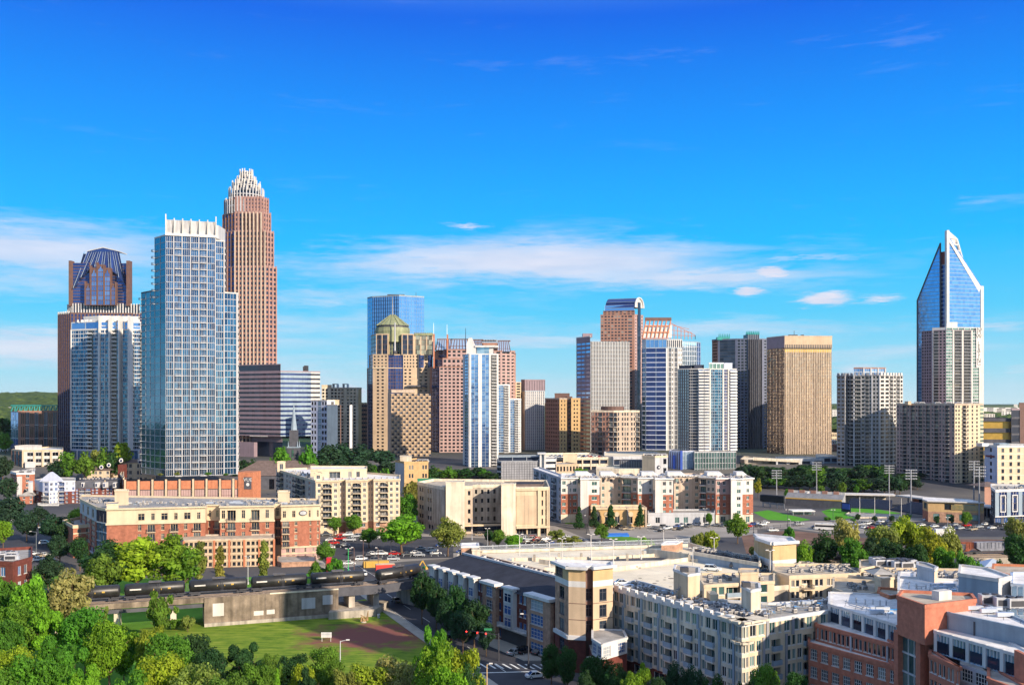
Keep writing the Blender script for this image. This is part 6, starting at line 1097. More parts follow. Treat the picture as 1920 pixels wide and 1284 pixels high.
for (q_, h, m_) in (([w(1263, 213), w(1290, 206), w(1312, 208), w(1312, 215), w(1266, 219)], 22.6, 'cream'), ([w(1390, 197), w(1408, 192), w(1426, 194), w(1424, 200), w(1392, 202)], 22.0, 'concrete_light')):
    B.tier(q_, zt, h, m_, par=.3, roof='roof_tan', parmat='white'); cx, cy = q_[1]; B.p('roof_box', 'dark').box(cx-1, cx+.6, cy+2.5, cy+4, h+.3, h+1.3)
st = B.p('fire_stair', 'grey'); c_ = w(1255, 211)
for i in range(10): st.box(c_[0]+.3*i, c_[0]+.3*i+.35, c_[1]-1.5, c_[1]-.2, zt+.35*i, zt+.35*i+.1)
for i in range(6): st.cyl((c_[0]+.6*i, c_[1]-1.5, zt+.7*i*1.0), (c_[0]+.6*i, c_[1]-1.5, zt+.7*i+1.2), .05, .05, 4)
for i in range(3): B.p('wall', 'cream_lit').box(w(1330+1*i, 204)[0], w(1345, 204)[0], 203, 207, zt, zt+2.2) if i == 0 else None
clutter(B, 80, [w(1160, 220), w(1370, 190.5), w(1186, 226)], zt, ('ac', 'ac', 'vent')); clutter(B, 70, [w(1322, 203), w(1400, 190), w(1372, 202)], zt, ('ac', 'vent')); clutter(B, 36, [w(1410, 190), w(1548, 198), w(1425, 199)], zt, ('ac', 'vent', 'vent'))
B.tier([w(1314, 236), w(1320, 230), w(1452, 235), w(1452, 246), w(1314, 246)], 4, 15.6, 'cream_lit', {1: C('.dbw,W.', 4, **dict(kf, wall='cream_lit'))}, par=.5, roof='roof_tan', parmat='cream_lit'); clutter(B, 20, [w(1325, 234), w(1440, 238), w(1325, 242)], 15.6, ('ac',))
B.tier([w(1385, 235), w(1388, 232), w(1422, 233), w(1422, 238), w(1386, 239)], 10, 18.3, 'cream', par=.3, roof='roof_tan')
B.tier([(x, y) for x, y in ring], 0, z0, 'brick_dark', {0: C('W.W.W.W.W.W', 1, wall='brick_dark', wh=.7, sill=.1)}, par=0); B.done()


B = Bld('townhouse_row', 'row of shaded townhouses with dark roof and white bay windows beside the deck', 'building')
ze = 13.2; P0, P1 = w(808, 271), w(1040, 223); kf = dict(pane='pane_blue', frm='white', st=2, ww=.62, wh=.6, pier='offwhite')
f_, L_ = frame(P0, P1); P = MB().P; bk = 15
def pt(u, d): a_ = P(f_, u, d, 0); return (a_[0], a_[1])
ring = [P0, P1, pt(L_, -bk), pt(0, -bk)]
B.tier(ring, 0, ze, 'brick_tan', {0: C('ddddddddd.wwdwdw.', 4, wall='brick_dark', **kf)}, par=0)
q_ = B.p('roof', 'roof_dark'); q_.poly([P(f_, -.8, .9, ze-.1), P(f_, L_+.3, .9, ze-.1), P(f_, L_+.3, -9.5, ze+3.0), P(f_, 1.5, -9.5, ze+3.0)]); q_.poly([P(f_, -.8, .9, ze-.1), P(f_, 1.5, -9.5, ze+3.0), P(f_, -.8, -bk, ze-.1)]); q_.poly([P(f_, 1.5, -bk-1, ze+1.2), P(f_, L_, -bk-1, ze+1.2), P(f_, L_, -9.9, ze+2.6), P(f_, 1.5, -9.9, ze+2.6)])
B.p('ridge_parapet', 'grey_light').ob(f_, 1.2, L_, -10.1, -9.4, ze+1.5, ze+3.5); B.p('wall', 'brick_tan').ob(f_, 1.5, L_, -bk-1.4, -bk-1, 0, ze+2.2)
for i in range(44): a_ = P(f_, 3+(L_-5)*rnd(), -11.2-3.4*rnd(), ze+1.9); B.put(('ac',), a_, math.atan2(f_[3], f_[2]))
bays = [(.045, 0), (.135, 0), (.225, 0), (.315, 0), (.405, 0), (.70, 1)]
for (t_, big) in bays:
    u = L_*t_; wd_ = 1.35 if not big else 2.0; bz = 5.6 if not big else 4
    bm = B.p('bay', 'offwhite'); bm.ob(f_, u-wd_, u+wd_, 0, 1.3, bz, ze+.6); B.p('bay_cap', 'white').ob(f_, u-wd_-.4, u+wd_+.4, -.5, 1.8, ze+.6, ze+1.0)
    rz_ = math.atan2(f_[3], f_[2])
    for k in range(3 if big else 2):
        zz = bz+.5+3.1*k if not big else bz+.5+3.0*k
        B.put(('win', round(wd_*1.5, 2), 2.2, 4, 'white', 'pane_blue'), P(f_, u-wd_*.75, 1.36, zz), rz_); B.put(('win', .9, 2.2, 1, 'white', 'pane_blue'), P(f_, u-wd_-.06, .25, zz), rz_+math.pi/2)
for (ua, ub, cap) in ((.49, .60, 'cream'), (.83, .995, 'offwhite')):
    bm = B.p('gable_front', 'brick_tan'); u0, u1 = L_*ua, L_*ub; cols(B, (P(f_, u0, 1.0, 0)[0], P(f_, u0, 1.0, 0)[1]), (P(f_, u1, 1.0, 0)[0], P(f_, u1, 1.0, 0)[1]), 0, ze+.2, '.W.' if ub < .7 else ',W.', 4, wall='brick_tan', pane='pane_blue', frm='white', st=6, ww=.66, wh=.72, sill=.12)
    bm.ob(f_, u0-.01, u0+.15, 0, 1.0, 0, ze+.2); bm.ob(f_, u1-.15, u1+.01, 0, 1.0, 0, ze+.2); B.p('bay_cap', 'white').ob(f_, u0-.4, u1+.3, -1, 1.7, ze+.2, ze+.9)
B.p('shop_front', 'grey_light').ob(f_, L_*.6, L_*.83, 0, .8, 3.4, 4.6); B.p('shop_front', 'offwhite').ob(f_, L_*.62, L_*.82, .8, 1.6, 3.9, 4.1); B.p('door_opening', 'dark').ob(f_, L_*.62, L_*.81, 0, .1, 0, 3.4); B.done()
# brick tower at the end of the row
B = Bld('stair_tower', 'tall brick and cream stair tower with white cornices at the corner of deck and townhouses', 'tower')
zt = 22.9; A_, Bc, C1, C1b, C2b, C2, Dd = w(1041, 220), w(1066, 213), w(1098, 212), (w(1098, 212)[0], 213.6), (w(1112, 214)[0], 214.2), w(1112, 212.5), w(1149, 215)
kt = dict(pane='pane', frm='charcoal', st=4, ww=.8, wh=.74, sill=.1, pier='white')
ring = [A_, Bc, C1, C1b, C2b, C2, Dd, w(1147, 220), w(1043, 223)]
def lv(z0_, z1_, m0, m1, n_, pats, par=0, **k): B.tier(ring, z0_, z1_, m0, {0: C(pats[0], n_, **dict(kt, wall=m0)), 1: C(pats[1], n_, **dict(kt, wall=m1)), 3: C(pats[2], n_, **dict(kt, wall='brown')), 5: C(pats[3], n_, **dict(kt, wall=m1))}, par=par, **k)
lv(0, 7.2, 'brick_dark', 'brick_dark', 2, ('.w.', '...', '.', '...')); lv(7.2, 8.2, 'white', 'white', 1, ('.', '.', '.', '.')); lv(8.2, 18.9, 'brick_tan', 'tan_stone', 3, ('.w.', '...', 'w', '.w.')); lv(18.9, 20.2, 'white', 'white', 1, ('.', '.', '.', '.')); lv(20.2, zt, 'tan', 'tan', 1, ('w.', '.', '.', '.'), .5, roof='roof_white', parmat='white')
for i in (0, 1, 5): f_, L_ = frame(ring[i], ring[i+1]); B.p('cornice', 'white').ob(f_, -.5, L_+.5, .14, 1.0, zt, zt+.6); B.p('cornice', 'white').ob(f_, -.1, L_+.1, 0, .5, 7.3, 8.1)
for i in (1, 5):
    f_, L_ = frame(ring[i], ring[i+1])
    for zz in (11.6, 15.2): B.p('joint', 'brown').ob(f_, 0, L_, 0, .05, zz, zz+.12)
B.done()
B = Bld('pavilion', 'low glazed corner pavilion with a flat roof at the foot of the brick stair tower', 'building'); a_, b_, c_ = w(1110, 205), w(1128, 200), w(1176, 206)
B.tier([a_, b_, c_, (c_[0], 213), (a_[0], 214)], 6.0, 9.2, 'white', {0: C('WW', 1, wall='white', st=6, ww=.8, wh=.7, sill=.12, pane='pane_blue'), 1: C('W.W', 1, wall='white', st=6, wh=.7, sill=.12, pane='pane_blue')}, par=.25, roof='roof_grey'); B.tier([(x, y+.3) for x, y in [a_, b_, c_, (c_[0], 212), (a_[0], 213)]], 0, 6.0, 'brick_dark', {}, par=0); fr_, L2 = frame(a_, b_); B.p('canopy', 'white').ob(fr_, -.5, L2+.5, 0, 1, 5.2, 5.5); B.done()

# brick office at the bottom right
B = Bld('office_building', 'red brick office with white gridded windows and glazed top floor filling the bottom right corner', 'building')
kw_ = dict(wall='brick_office', pane='pane', frm='white', st=6, ww=.66, wh=.62, sill=.2, pier='brick_office', pd=.15, glz='glass_pale', band='aluminium')
A0, A1 = w(1516, 190), w(1688, 172.5); back = [(A1[0], 214), (A0[0]+6, 214)]
B.tier([A0, A1, (A1[0], 195), (A0[0]+1, 200)], -2, 11.9, 'brick_office', {0: C('wwwwwwww', 4, **kw_)}, par=.5, roof='roof_white', parmat='brick_office')
A0, A1 = w(1529, 193), w(1688, 175); B.tier([A0, A1, (A1[0], 197), (A0[0]+1, 202)], 11.9, 15.0, 'brick_office', {0: C('sddddddddd', 1, **dict(kw_, st=2, wh=.66, ww=.7))}, par=.4, roof='roof_white', parmat='brick_office')
A0, A1 = w(1554, 196.5), w(1690, 177); B.tier([A0, A1, (w(1690, 205)[0], 205), (A0[0]+4, 209)], 15.0, 18.4, 'aluminium', {0: C('PgPgPgPgPgPgP', 1, **dict(kw_, wall='aluminium', pier='white', glz='glass_pale', mull=4, bh=.1))}, par=.25, roof='roof_white', parmat='white')
f_, L_ = frame(A0, A1)
for i in range(6): B.p('window', 'glass_dark').ob(f_, L_*(i+.22)/6, L_*(i+.86)/6, -.1, .1, 15.2, 17.0)
for u_ in (0.44, .86): fA, LA = frame(w(1529, 193), w(1688, 175)); B.p('downpipe', 'grey_light').ob(fA, LA*u_, LA*u_+.3, 0, .3, 0, 14.8)
# central tower
T0, T1, T2 = w(1682, 171), w(1734, 163), w(1830, 168); zt = 24.2
B.tier([w(1684, 173), w(1734, 165.5), (w(1734, 165)[0]+1, 175), (w(1684, 173)[0]+1, 177)], -2, 18.6, 'brick_office', {0: C('PgP', 6, **dict(kw_, glz='glass_green', mull=3, bh=.3, pd=.9))}, par=.2)
B.tier([T0, T1, T2, w(1822, 173), w(1690, 176)], 18.6, zt+.8, 'brick_office', {1: C('.', 1, wall='brick_office')}, par=.5, parmat='brick_office', roof='roof_tan'); B.tier([w(1734, 164), w(1786, 168), w(1786, 176), w(1734, 176)], -2, 18.6, 'brick_office', par=0)
f_, L_ = frame(T1, T2); B.p('step', 'brick_office').ob(f_, L_*.3, L_*.55, -4.5, -3.5, zt-.5, zt+.3); B.p('roof_hatch', 'offwhite').ob(f_, L_*.55, L_*.8, -4.6, -3, zt+.8, zt+2.4)
# right wing
W0, W1 = w(1779, 164.5), w(1990, 148); B.tier([W0, W1, (W1[0], 178), (W0[0], 184)], 14, 23.5, 'bluegrey', {}, par=.4, roof='roof_white', parmat='bluegrey')
f_, L_ = frame(W0, W1); B.p('joint', 'charcoal').ob(f_, L_*.24, L_*.255, 0, .1, 15, 23.5)
G0, G1 = w(1752, 163), w(1990, 141); B.tier([G0, G1, (G1[0], 160), (G0[0], 170)], 17.4, 20.9, 'aluminium', {0: C('PgPgPgPgPgPgPgP', 1, **dict(kw_, wall='aluminium', pier='white', glz='glass_pale', mull=4, bh=.1))}, par=.25, roof='roof_white', parmat='white'); f_, L_ = frame(G0, G1)
for i in range(7): B.p('window', 'glass_dark').ob(f_, L_*(i+.2)/7, L_*(i+.86)/7, -.1, .1, 17.7, 19.5)
B.tier([w(1742, 161), w(1800, 153), (w(1800, 153)[0]+.5, 165), w(1744, 168)], -2, 17.4, 'brick_office', {0: C('ddds', 6, **dict(kw_, st=2))}, par=.3); B.tier([w(1800, 156), w(1852, 151), (w(1852, 151)[0], 165), w(1800, 165)], -2, 17.4, 'aluminium', {0: C('WW', 6, **dict(kw_, wall='aluminium'))}, par=0); B.tier([w(1852, 147), w(1990, 134), (w(1990, 134)[0], 150), w(1852, 158)], -2, 17.4, 'brick_office', {0: C('wwwww', 6, **kw_)}, par=.3)
B.p('corner_pier', 'brick_office').box(w(1908, 146)[0], w(1916, 146)[0], 144, 147, -2, 22)
# plant boxes and roofs behind
B.tier([w(1797, 186), w(1872, 180), w(1896, 183), (w(1896, 183)[0], 192), w(1800, 196)], 18, 26.4, 'bluegrey', {1: C('.', 1, wall='grey_light')}, par=.4, roof='roof_white', parmat='offwhite'); B.tier([w(1896, 180), w(1990, 176), w(1990, 192), w(1896, 192)], 18, 25.6, 'aluminium', {0: G(8, 1, wall='aluminium', glass='glass_pale', vw=.2, hh=.4)}, par=.3, roof='roof_white')
B.tier([w(1684, 190), w(1800, 186), w(1800, 202), w(1684, 206)], 6, 22.2, 'bluegrey', par=.4, roof='roof_white', parmat='white'); acs(B, 6, 1700, 1780, 194, 192, 22.2, 'vent'); acs(B, 3, 1850, 1920, 172, 168, 23.5, 'rtu'); acs(B, 5, 1600, 1670, 198, 196, 18.4, 'vent'); pipes(B, [w(1562, 197), w(1686, 180), w(1570, 205)], 18.4, 8); pipes(B, [w(1790, 168), w(1980, 152), w(1794, 180)], 23.5, 12); pipes(B, [w(1690, 191), w(1795, 188), w(1690, 201)], 22.2, 8); B.done()
# ============================================================ ground, streets, park
from mathutils import noise as mn
def ss(t): t = min(1, max(0, t)); return t*t*(3-2*t)
def gz(x, y):
    up = 13*ss((y-575)/150)
    s_ = x/max(y, 1); far = ss((y-1500)/3500)
    hill = (30+60*ss((-s_-.05)/.45)+10*mn.noise((x*.0007, y*.0007, 0))-14*ss((s_-.2)/.3))*far
    return up*(1-ss((y-1150)/500))+hill+2.5*mn.noise((x*.004, y*.004, 3))*ss((y-1200)/400)
def sheet(name, x0, x1, ys, nx, mat, zf, spread=0):
    m_ = MB(); rows = []
    for y in ys:
        k = len(m_.v); a = x0-spread*y; b = x1+spread*y
        for i in range(nx+1): x = a+(b-a)*i/nx; m_.v.append((x, y, zf(x, y)))
        rows.append(k)
    for r0, r1 in zip(rows[:-1], rows[1:]):
        for i in range(nx): m_.f.append((r0+i, r0+i+1, r1+i+1, r1+i)); m_.m.append(0); m_.r.append(rnd())
    return part(name, m_, mat, None)
ys = [-400, 0, 100, 560]+[570+12*i for i in range(16)]+[800+60*i for i in range(14)]+[1700+200*i for i in range(30)]+[8000, 9500, 11500, 14000]
tag(sheet('ground', -700, 700, ys, 60, 'city_ground', gz, .75), None, None, kind='structure')
def canopy(x, y):
    return gz(x, y)+3+11*abs(mn.noise((x*.021, y*.013, 1)))+7*mn.noise((x*.06, y*.03, 7))+4*rnd()
yy = [1280*1.0085**i for i in range(215)]
tag(sheet('wood', -200, 200, yy, 300, 'wood_far', lambda x, y: canopy(x, y)-(6 if mn.noise((x*.004, y*.004, 9)) > .28 else 0), .62), 'hazy dark green woods reaching to the horizon beyond the skyline', 'woods', kind='stuff')

def flat(name, pts, mat, h=.004, kind='structure', px=True):
    P_ = [g(*p) for p in pts] if px else pts; m_ = MB(); m_.poly([(x, y, h) for x, y in P_]); o = part(name, m_, mat, None); tag(o, None, None, kind=kind); return o
flat('park_ground', [(-400, 1284), (-400, 1020), (120, 1075), (400, 1090), (610, 1082), (560, 1120), (300, 1300)], 'lawn_green', .004)
flat('park_ground', [(-260, 170), (-260, 240), (-60, 262), (-46, 200), (-40, 120), (-200, 120)], 'lawn_green', .008, px=False)
flat('lawn', [(250, 1215), (262, 1178), (330, 1168), (392, 1166), (690, 1122), (735, 1144), (808, 1202), (860, 1245), (600, 1300), (300, 1290)], 'lawn', .012)
# the street under the bridge: asphalt, pavements with kerbs, markings
def rl(D_, off=0): return (-42.3+(293-D_)*.4375+off, D_)
flat('street', [rl(150), rl(150, 30), rl(205, 19), rl(235, 11.5), rl(640, 12), rl(640)], 'road', .008, px=False)
m_ = MB()
for (o0, o1) in ((-3.0, 0.0),):
    m_.hexa([(*rl(150, o0), .02), (*rl(150, o1), .02), (*rl(640, o1), .02), (*rl(640, o0), .02), (*rl(150, o0), .14), (*rl(150, o1), .14), (*rl(640, o1), .14), (*rl(640, o0), .14)])
tag(part('pavement', m_, 'pavement', None), None, None, kind='structure')
m_ = MB(); m_.prism([rl(222, 14.0), rl(222, 19), rl(300, 16), rl(300, 11.6), rl(235, 11.6)], .02, .14); m_.prism([rl(150, 30), rl(150, 40), rl(215, 24), rl(205, 19)], .02, .14); tag(part('pavement', m_, 'pavement', None), None, None, kind='structure')
m_ = MB()
for i in range(24): D_ = 165+i*16; a_, b_ = rl(D_, 6), rl(D_+6, 6); m_.q((a_[0]-.08, a_[1], .014), (a_[0]+.08, a_[1], .014), (b_[0]+.08, b_[1], .014), (b_[0]-.08, b_[1], .014))
for i in range(10): a_, b_ = rl(216-i*.1, 1.2+i*1.7), rl(220-i*.1, 1.0+i*1.7); m_.q((a_[0], a_[1], .014), (a_[0]+.5, a_[1], .014), (b_[0]+.5, b_[1], .014), (b_[0], b_[1], .014))
for off in (.35, 11.2): a_, b_ = rl(240, off), rl(600, off); m_.q((a_[0], a_[1], .014), (a_[0]+.12, a_[1], .014), (b_[0]+.12, b_[1], .014), (b_[0], b_[1], .014))
a_, b_ = rl(212, 6), rl(212.4, 6); m_.q((a_[0]-6, a_[1], .014), (a_[0]+6, a_[1]+1.2, .014), (a_[0]+6, a_[1]+1.7, .014), (a_[0]-6, a_[1]+.5, .014)); tag(part('road_marking', m_, 'paint_white', None), None, None, kind='structure')
flat('cross_street', [(-60, 172), (40, 200), (60, 190), (60, 150), (-60, 150)], 'road', .006, px=False)
flat('avenue', [(640, 1064), (760, 1052), (900, 1042), (900, 1034), (640, 1046)], 'road_light', .012)
flat('avenue', [(596, 985), (1045, 1002), (1045, 1012), (596, 1000)], 'road_light', .008)
flat('avenue', [(1040, 985), (1100, 1010), (1125, 1030), (1080, 1030), (1000, 985)], 'road_light', .012)
flat('car_park', [(600, 1012), (850, 1012), (850, 1045), (620, 1050)], 'road', .016)
flat('car_park', [(1100, 978), (1420, 976), (1420, 1006), (1110, 1010)], 'road_light', .012)
m_ = MB()
for (pa, ya, pb, yb) in ((1160, 988, 1260, 985), (1215, 981, 1400, 980), (1215, 994, 1290, 993), (1300, 989, 1400, 988), (612, 998, 700, 996), (620, 1008, 700, 1008), (690, 1043, 850, 1040), (985, 1016, 1035, 1016), (1604, 988, 1680, 986), (1700, 990, 1890, 992)):
    f_, L_ = frame(g(pa, ya), g(pb, yb))
    for i in range(int(L_/2.7)): m_.ob(f_, 2.7*i, 2.7*i+.14, -2.6, 2.6, .026, .03)
tag(part('stall_marking', m_, 'paint_white', None), None, None, kind='structure')
flat('grass_strip', [(1060, 982), (1240, 978), (1240, 974), (1060, 976)], 'lawn_green', .018); flat('grass_strip', [(1120, 1006), (1170, 1015), (1230, 1014), (1170, 1004)], 'lawn_green', .02)
flat('avenue', [(1400, 982), (1580, 974), (1920, 966), (1980, 1000), (1700, 998), (1560, 1000), (1480, 990), (1400, 992)], 'road_light', .016)
flat('car_park', [(1590, 978), (1900, 976), (1940, 1006), (1650, 1006)], 'road', .02)
flat('embankment', [(1390, 1004), (1480, 994), (1620, 1008), (1960, 1012), (1960, 1046), (1500, 1052), (1400, 1040)], 'dirt', .024)
flat('grass_bank', [(1412, 960), (1440, 956), (1520, 974), (1500, 977), (1440, 974)], 'field_green', .024)
flat('wooded_ground', [(1380, 905), (1720, 925), (1720, 890), (1380, 880)], 'wood_far', .006)
flat('wooded_ground', [(480, 905), (760, 905), (760, 880), (480, 878)], 'wood_far', .006)
flat('ball_field', [(1540, 958), (1570, 950), (1600, 947), (1690, 962), (1640, 966), (1560, 975)], 'field_green', .028)
flat('left_street', [(-60, 1100), (110, 1040), (75, 960), (60, 920), (-10, 920), (-60, 960)], 'road', .012)
flat('car_park', [(480, 926), (560, 930), (560, 918), (480, 914)], 'road', .01)
flat('grass_strip', [(360, 1098), (610, 1078), (610, 1073), (360, 1088)], 'field_green', .02)

# ------------------------------------------------------------ railway: embankment with retaining wall, bridges, track, train
TK = [(-175, 228.5), (-145, 239.3), (-38, 278), (-24, 292), (-12, 304), (0, 312), (60, 326), (140, 340), (280, 356)]
def tk(s):
    """point and direction at distance s along the track"""
    for a, b in zip(TK[:-1], TK[1:]):
        L = math.hypot(b[0]-a[0], b[1]-a[1])
        if s <= L or b is TK[-1]: t = s/L; return (a[0]+(b[0]-a[0])*t, a[1]+(b[1]-a[1])*t), math.atan2(b[1]-a[1], b[0]-a[0])
        s -= L
def sx(X):
    s = 0
    for a, b in zip(TK[:-1], TK[1:]):
        L = math.hypot(b[0]-a[0], b[1]-a[1])
        if X <= b[0]: return s+L*(X-a[0])/(b[0]-a[0])
        s += L
    return s
zt_ = lambda X: 7.4 if X < -20 else 7.4-2.6*ss((X+20)/80)
def strip(m_, X0, X1, o0, o1, h0, h1, n=12, mat=0):
    """a length of something that follows the track, o = offset to its camera side (negative) or far side"""
    for i in range(n):
        s0, s1 = sx(X0)+(sx(X1)-sx(X0))*i/n, sx(X0)+(sx(X1)-sx(X0))*(i+1)/n; (p0, a0), (p1, a1) = tk(s0), tk(s1)
        def q(p, a, o, h): return (p[0]-math.sin(a)*o, p[1]+math.cos(a)*o, h+zt_(p[0]))
        m_.hexa([q(p0, a0, o0, h0), q(p1, a1, o0, h0), q(p1, a1, o1, h0), q(p0, a0, o1, h0), q(p0, a0, o0, h1), q(p1, a1, o0, h1), q(p1, a1, o1, h1), q(p0, a0, o1, h1)], mat)
XW0, XW1 = -84, -50.5
m_ = MB(); strip(m_, XW0, XW1, -5.6, 5.5, -7.6, 0); strip(m_, -30, 275, -5, 5, -9, 0, 24); tag(part('rail_embankment', m_, 'concrete', None), None, None, kind='structure')
m_ = MB(); strip(m_, -174, 275, -5, 5, 0.0, .25, 60); tag(part('ballast', m_, 'ballast', None), None, None, kind='structure')
m_ = MB()
for o in (-3.6, -2.1, .5, 2.0): strip(m_, -174, 275, o-.06, o+.06, .25, .45, 60)
tag(part('rails', m_, 'track_metal', None), None, None, kind='structure')
t = thing('retaining_wall', (0, 0, 0), 'weathered concrete retaining wall with pale painted-over patches, between lawn and tank cars', 'wall')
m_ = MB(); strip(m_, XW0, XW1, -6.1, -5.6, -7.4, .2, 8); part('wall', m_, 'stained', t); m_ = MB(); strip(m_, XW0, XW1, -6.6, -6.1, -7.4, -6.5, 8); part('footing', m_, 'concrete', t)
m_ = MB(); strip(m_, XW0+16, XW1, -6.3, -6.1, .1, .5, 20); part('coping', m_, 'concrete_light', t)
for (xa, xb, h0, h1) in ((-82, -79.3, -4.8, -1.4), (-72, -69.6, -5.4, -4.2), (-68.8, -66.8, -5.3, -4.1), (-60, -56.5, -4.6, -1.6), (-54.6, -52, -3.8, -1.2)): m_ = MB(); strip(m_, xa, xb, -6.14, -6.1, h0, h1, 1); part('painted_patch', m_, 'offwhite' if xa < -65 else 'grey_light', t)
for i in range(9): m_ = MB(); strip(m_, -80+3.6*i, -79.96+3.6*i, -6.12, -6.1, -7.3, 0, 1); part('wall_joint', m_, 'charcoal', t)
m_ = MB(); m_.prism([(-50.5, 264), (-38, 268), (-36, 280), (-50.5, 279)], 0, 2.0); part('abutment', m_, 'concrete', t)
t = thing('railway_bridge', (0, 0, 0), 'dark steel railway bridge over the street on two concrete piers', 'bridge')
m_ = MB(); strip(m_, XW1, -30, -5.2, 5.2, -1.6, 0, 4); part('deck', m_, 'charcoal', t); m_ = MB(); strip(m_, XW1, -30, -5.7, -5.2, -1.9, .5, 4); part('girder', m_, 'charcoal', t)
for xx in (-47.5, -41, -31.5): m_ = MB(); strip(m_, xx, xx+1.6, -4.6, 4.6, -7.4, -1.6, 1); part('pier', m_, 'concrete', t)
t = thing('railway_viaduct', (0, 0, 0), 'railway viaduct on concrete piers carrying tank cars behind the park trees at left', 'bridge')
m_ = MB(); strip(m_, -174, XW0, -5.2, 5.2, -1.0, 0, 14); part('deck', m_, 'concrete', t); m_ = MB(); strip(m_, -174, XW0, -5.7, -5.2, -1.1, .3, 14); part('parapet', m_, 'stained', t); m_ = MB(); strip(m_, -174, XW0, -5.2, -4.7, -2.4, -1.4, 14); part('girder', m_, 'charcoal', t)
for xx in range(-170, -88, 13): m_ = MB(); strip(m_, xx, xx+1.4, -4.8, 4.8, -7.4, -1.0, 1); part('pier', m_, 'concrete_light', t)

def cap_tank(m_, L, r, zc, n=16):
    prof = [(-L/2, .05), (-L/2+.12, r*.5), (-L/2+.28, r*.85), (-L/2+.6, r), (L/2-.6, r), (L/2-.28, r*.85), (L/2-.12, r*.5), (L/2, .05)]
    k = len(m_.v)
    for x, rr in prof:
        for i in range(n): t_ = 2*math.pi*i/n; m_.v.append((x, rr*math.cos(t_), zc+rr*math.sin(t_)))
    for j in range(len(prof)-1):
        for i in range(n): i2 = (i+1) % n; m_.f.append((k+j*n+i, k+j*n+i2, k+(j+1)*n+i2, k+(j+1)*n+i)); m_.m.append(0); m_.r.append(.5)
def bogie():
    m_ = MB()
    for x in (-.9, .9):
        for y in (-.75, .75): m_.cyl((x, y-.07, .46), (x, y+.07, .46), .44, .44, 12)
    for y in (-.95, .95): m_.box(-1.25, 1.25, y-.08, y+.08, .42, .75)
    m_.box(-.3, .3, -.95, .95, .5, .9); return m_.mesh('bogie', ['dark'])
BOG = bogie(); WK = {}
def tank_mesh():
    if WK: return WK
    m_ = MB(); cap_tank(m_, 15.3, 1.6, 2.65, 24); WK['tank'] = m_.mesh('tank', ['tank_black'], smooth=True)
    m_ = MB(); m_.box(-7.6, -5.4, -1.2, 1.2, .85, 1.15); m_.box(5.4, 7.6, -1.2, 1.2, .85, 1.15); m_.box(-7.9, 7.9, -.12, .12, .7, .9)
    for x in (-7.4, 7.4):
        for y in (-1.2, 1.2): m_.box(x-.03, x+.03, y-.03, y+.03, 1.1, 2.4)
        m_.box(x-.03, x+.03, -1.2, 1.2, 2.35, 2.42)
    WK['underframe'] = m_.mesh('underframe', ['dark'])
    m_ = MB(); m_.cyl((0, 0, 4.1), (0, 0, 4.55), .5, .5, 12); m_.box(-1.6, 1.6, -.75, -.7, 4.2, 4.6); m_.box(-1.6, 1.6, .7, .75, 4.2, 4.6); m_.box(-1.6, 1.6, -.75, .75, 4.2, 4.26); WK['dome'] = m_.mesh('dome', ['charcoal'])
    m_ = MB()
    for y in (-.25, .25): m_.box(y+.8, y+.86, -1.72, -1.66, 1.0, 4.2)
    for i in range(8): m_.box(.55, 1.1, -1.72, -1.67, 1.2+.36*i, 1.25+.36*i)
    WK['ladder'] = m_.mesh('ladder', ['charcoal']); 
    m_ = MB(); m_.box(-6.2, -3.4, -1.63, -1.58, 2.7, 3.05); WK['placard'] = m_.mesh('placard', ['offwhite']); m_ = MB(); m_.box(3.2, 3.9, -1.63, -1.58, 2.55, 2.95); m_.box(-.4, -.25, -1.64, -1.6, 2.4, 2.8); m_.box(1.5, 1.65, -1.64, -1.6, 2.4, 2.8); WK['reflector'] = m_.mesh('reflector', ['yellow']); return WK
def tank_car(X, label):
    (p, a) = tk(sx(X)); off = -2.85; t = thing('tank_car', (p[0]-math.sin(a)*off, p[1]+math.cos(a)*off, zt_(X)+.45), label, 'tank car', 'black tank cars of the train', rz=a)
    for k, me in tank_mesh().items(): link(k, me, t)
    for x in (-5.9, 5.9): link('bogie', BOG, t, (x, 0, 0))
def hopper(X, mat, label, off=1.25):
    (p, a) = tk(sx(X)); t = thing('freight_car', (p[0]-math.sin(a)*off, p[1]+math.cos(a)*off, zt_(X)+.45), label, 'freight car', 'freight cars at right', rz=a)
    m_ = MB(); m_.hexa([(-5.4, -1.4, 1.3), (5.4, -1.4, 1.3), (5.4, 1.4, 1.3), (-5.4, 1.4, 1.3), (-7.2, -1.4, 2.4), (7.2, -1.4, 2.4), (7.2, 1.4, 2.4), (-7.2, 1.4, 2.4)]); m_.box(-7.2, 7.2, -1.4, 1.4, 2.4, 4.3); part('hopper_body', m_, mat, t); m_ = MB()
    for i in range(11): x = -7.1+1.42*i; m_.box(x-.07, x+.07, -1.55, -1.4, 2.2, 4.3)
    m_.box(-7.3, 7.3, -1.58, -1.42, 4.3, 4.5); part('side_rib', m_, mat, t); m_ = MB(); m_.box(-7.8, 7.8, -1.2, 1.2, .85, 1.15); part('underframe', m_, 'dark', t)
    for x in (-5.9, 5.9): link('bogie', BOG, t, (x, 0, 0))
ords = ['first', 'second', 'third', 'fourth', 'fifth', 'sixth', 'seventh', 'eighth', 'ninth', 'tenth', 'eleventh', 'twelfth', 'thirteenth', 'fourteenth', 'fifteenth', 'sixteenth', 'seventeenth', 'eighteenth', 'nineteenth', 'twentieth', 'twenty-first', 'twenty-second', 'twenty-third', 'twenty-fourth', 'twenty-fifth', 'twenty-sixth', 'twenty-seventh', 'twenty-eighth', 'twenty-ninth', 'thirtieth', 'thirty-first', 'thirty-second', 'thirty-third', 'thirty-fourth', 'thirty-fifth', 'thirty-sixth']
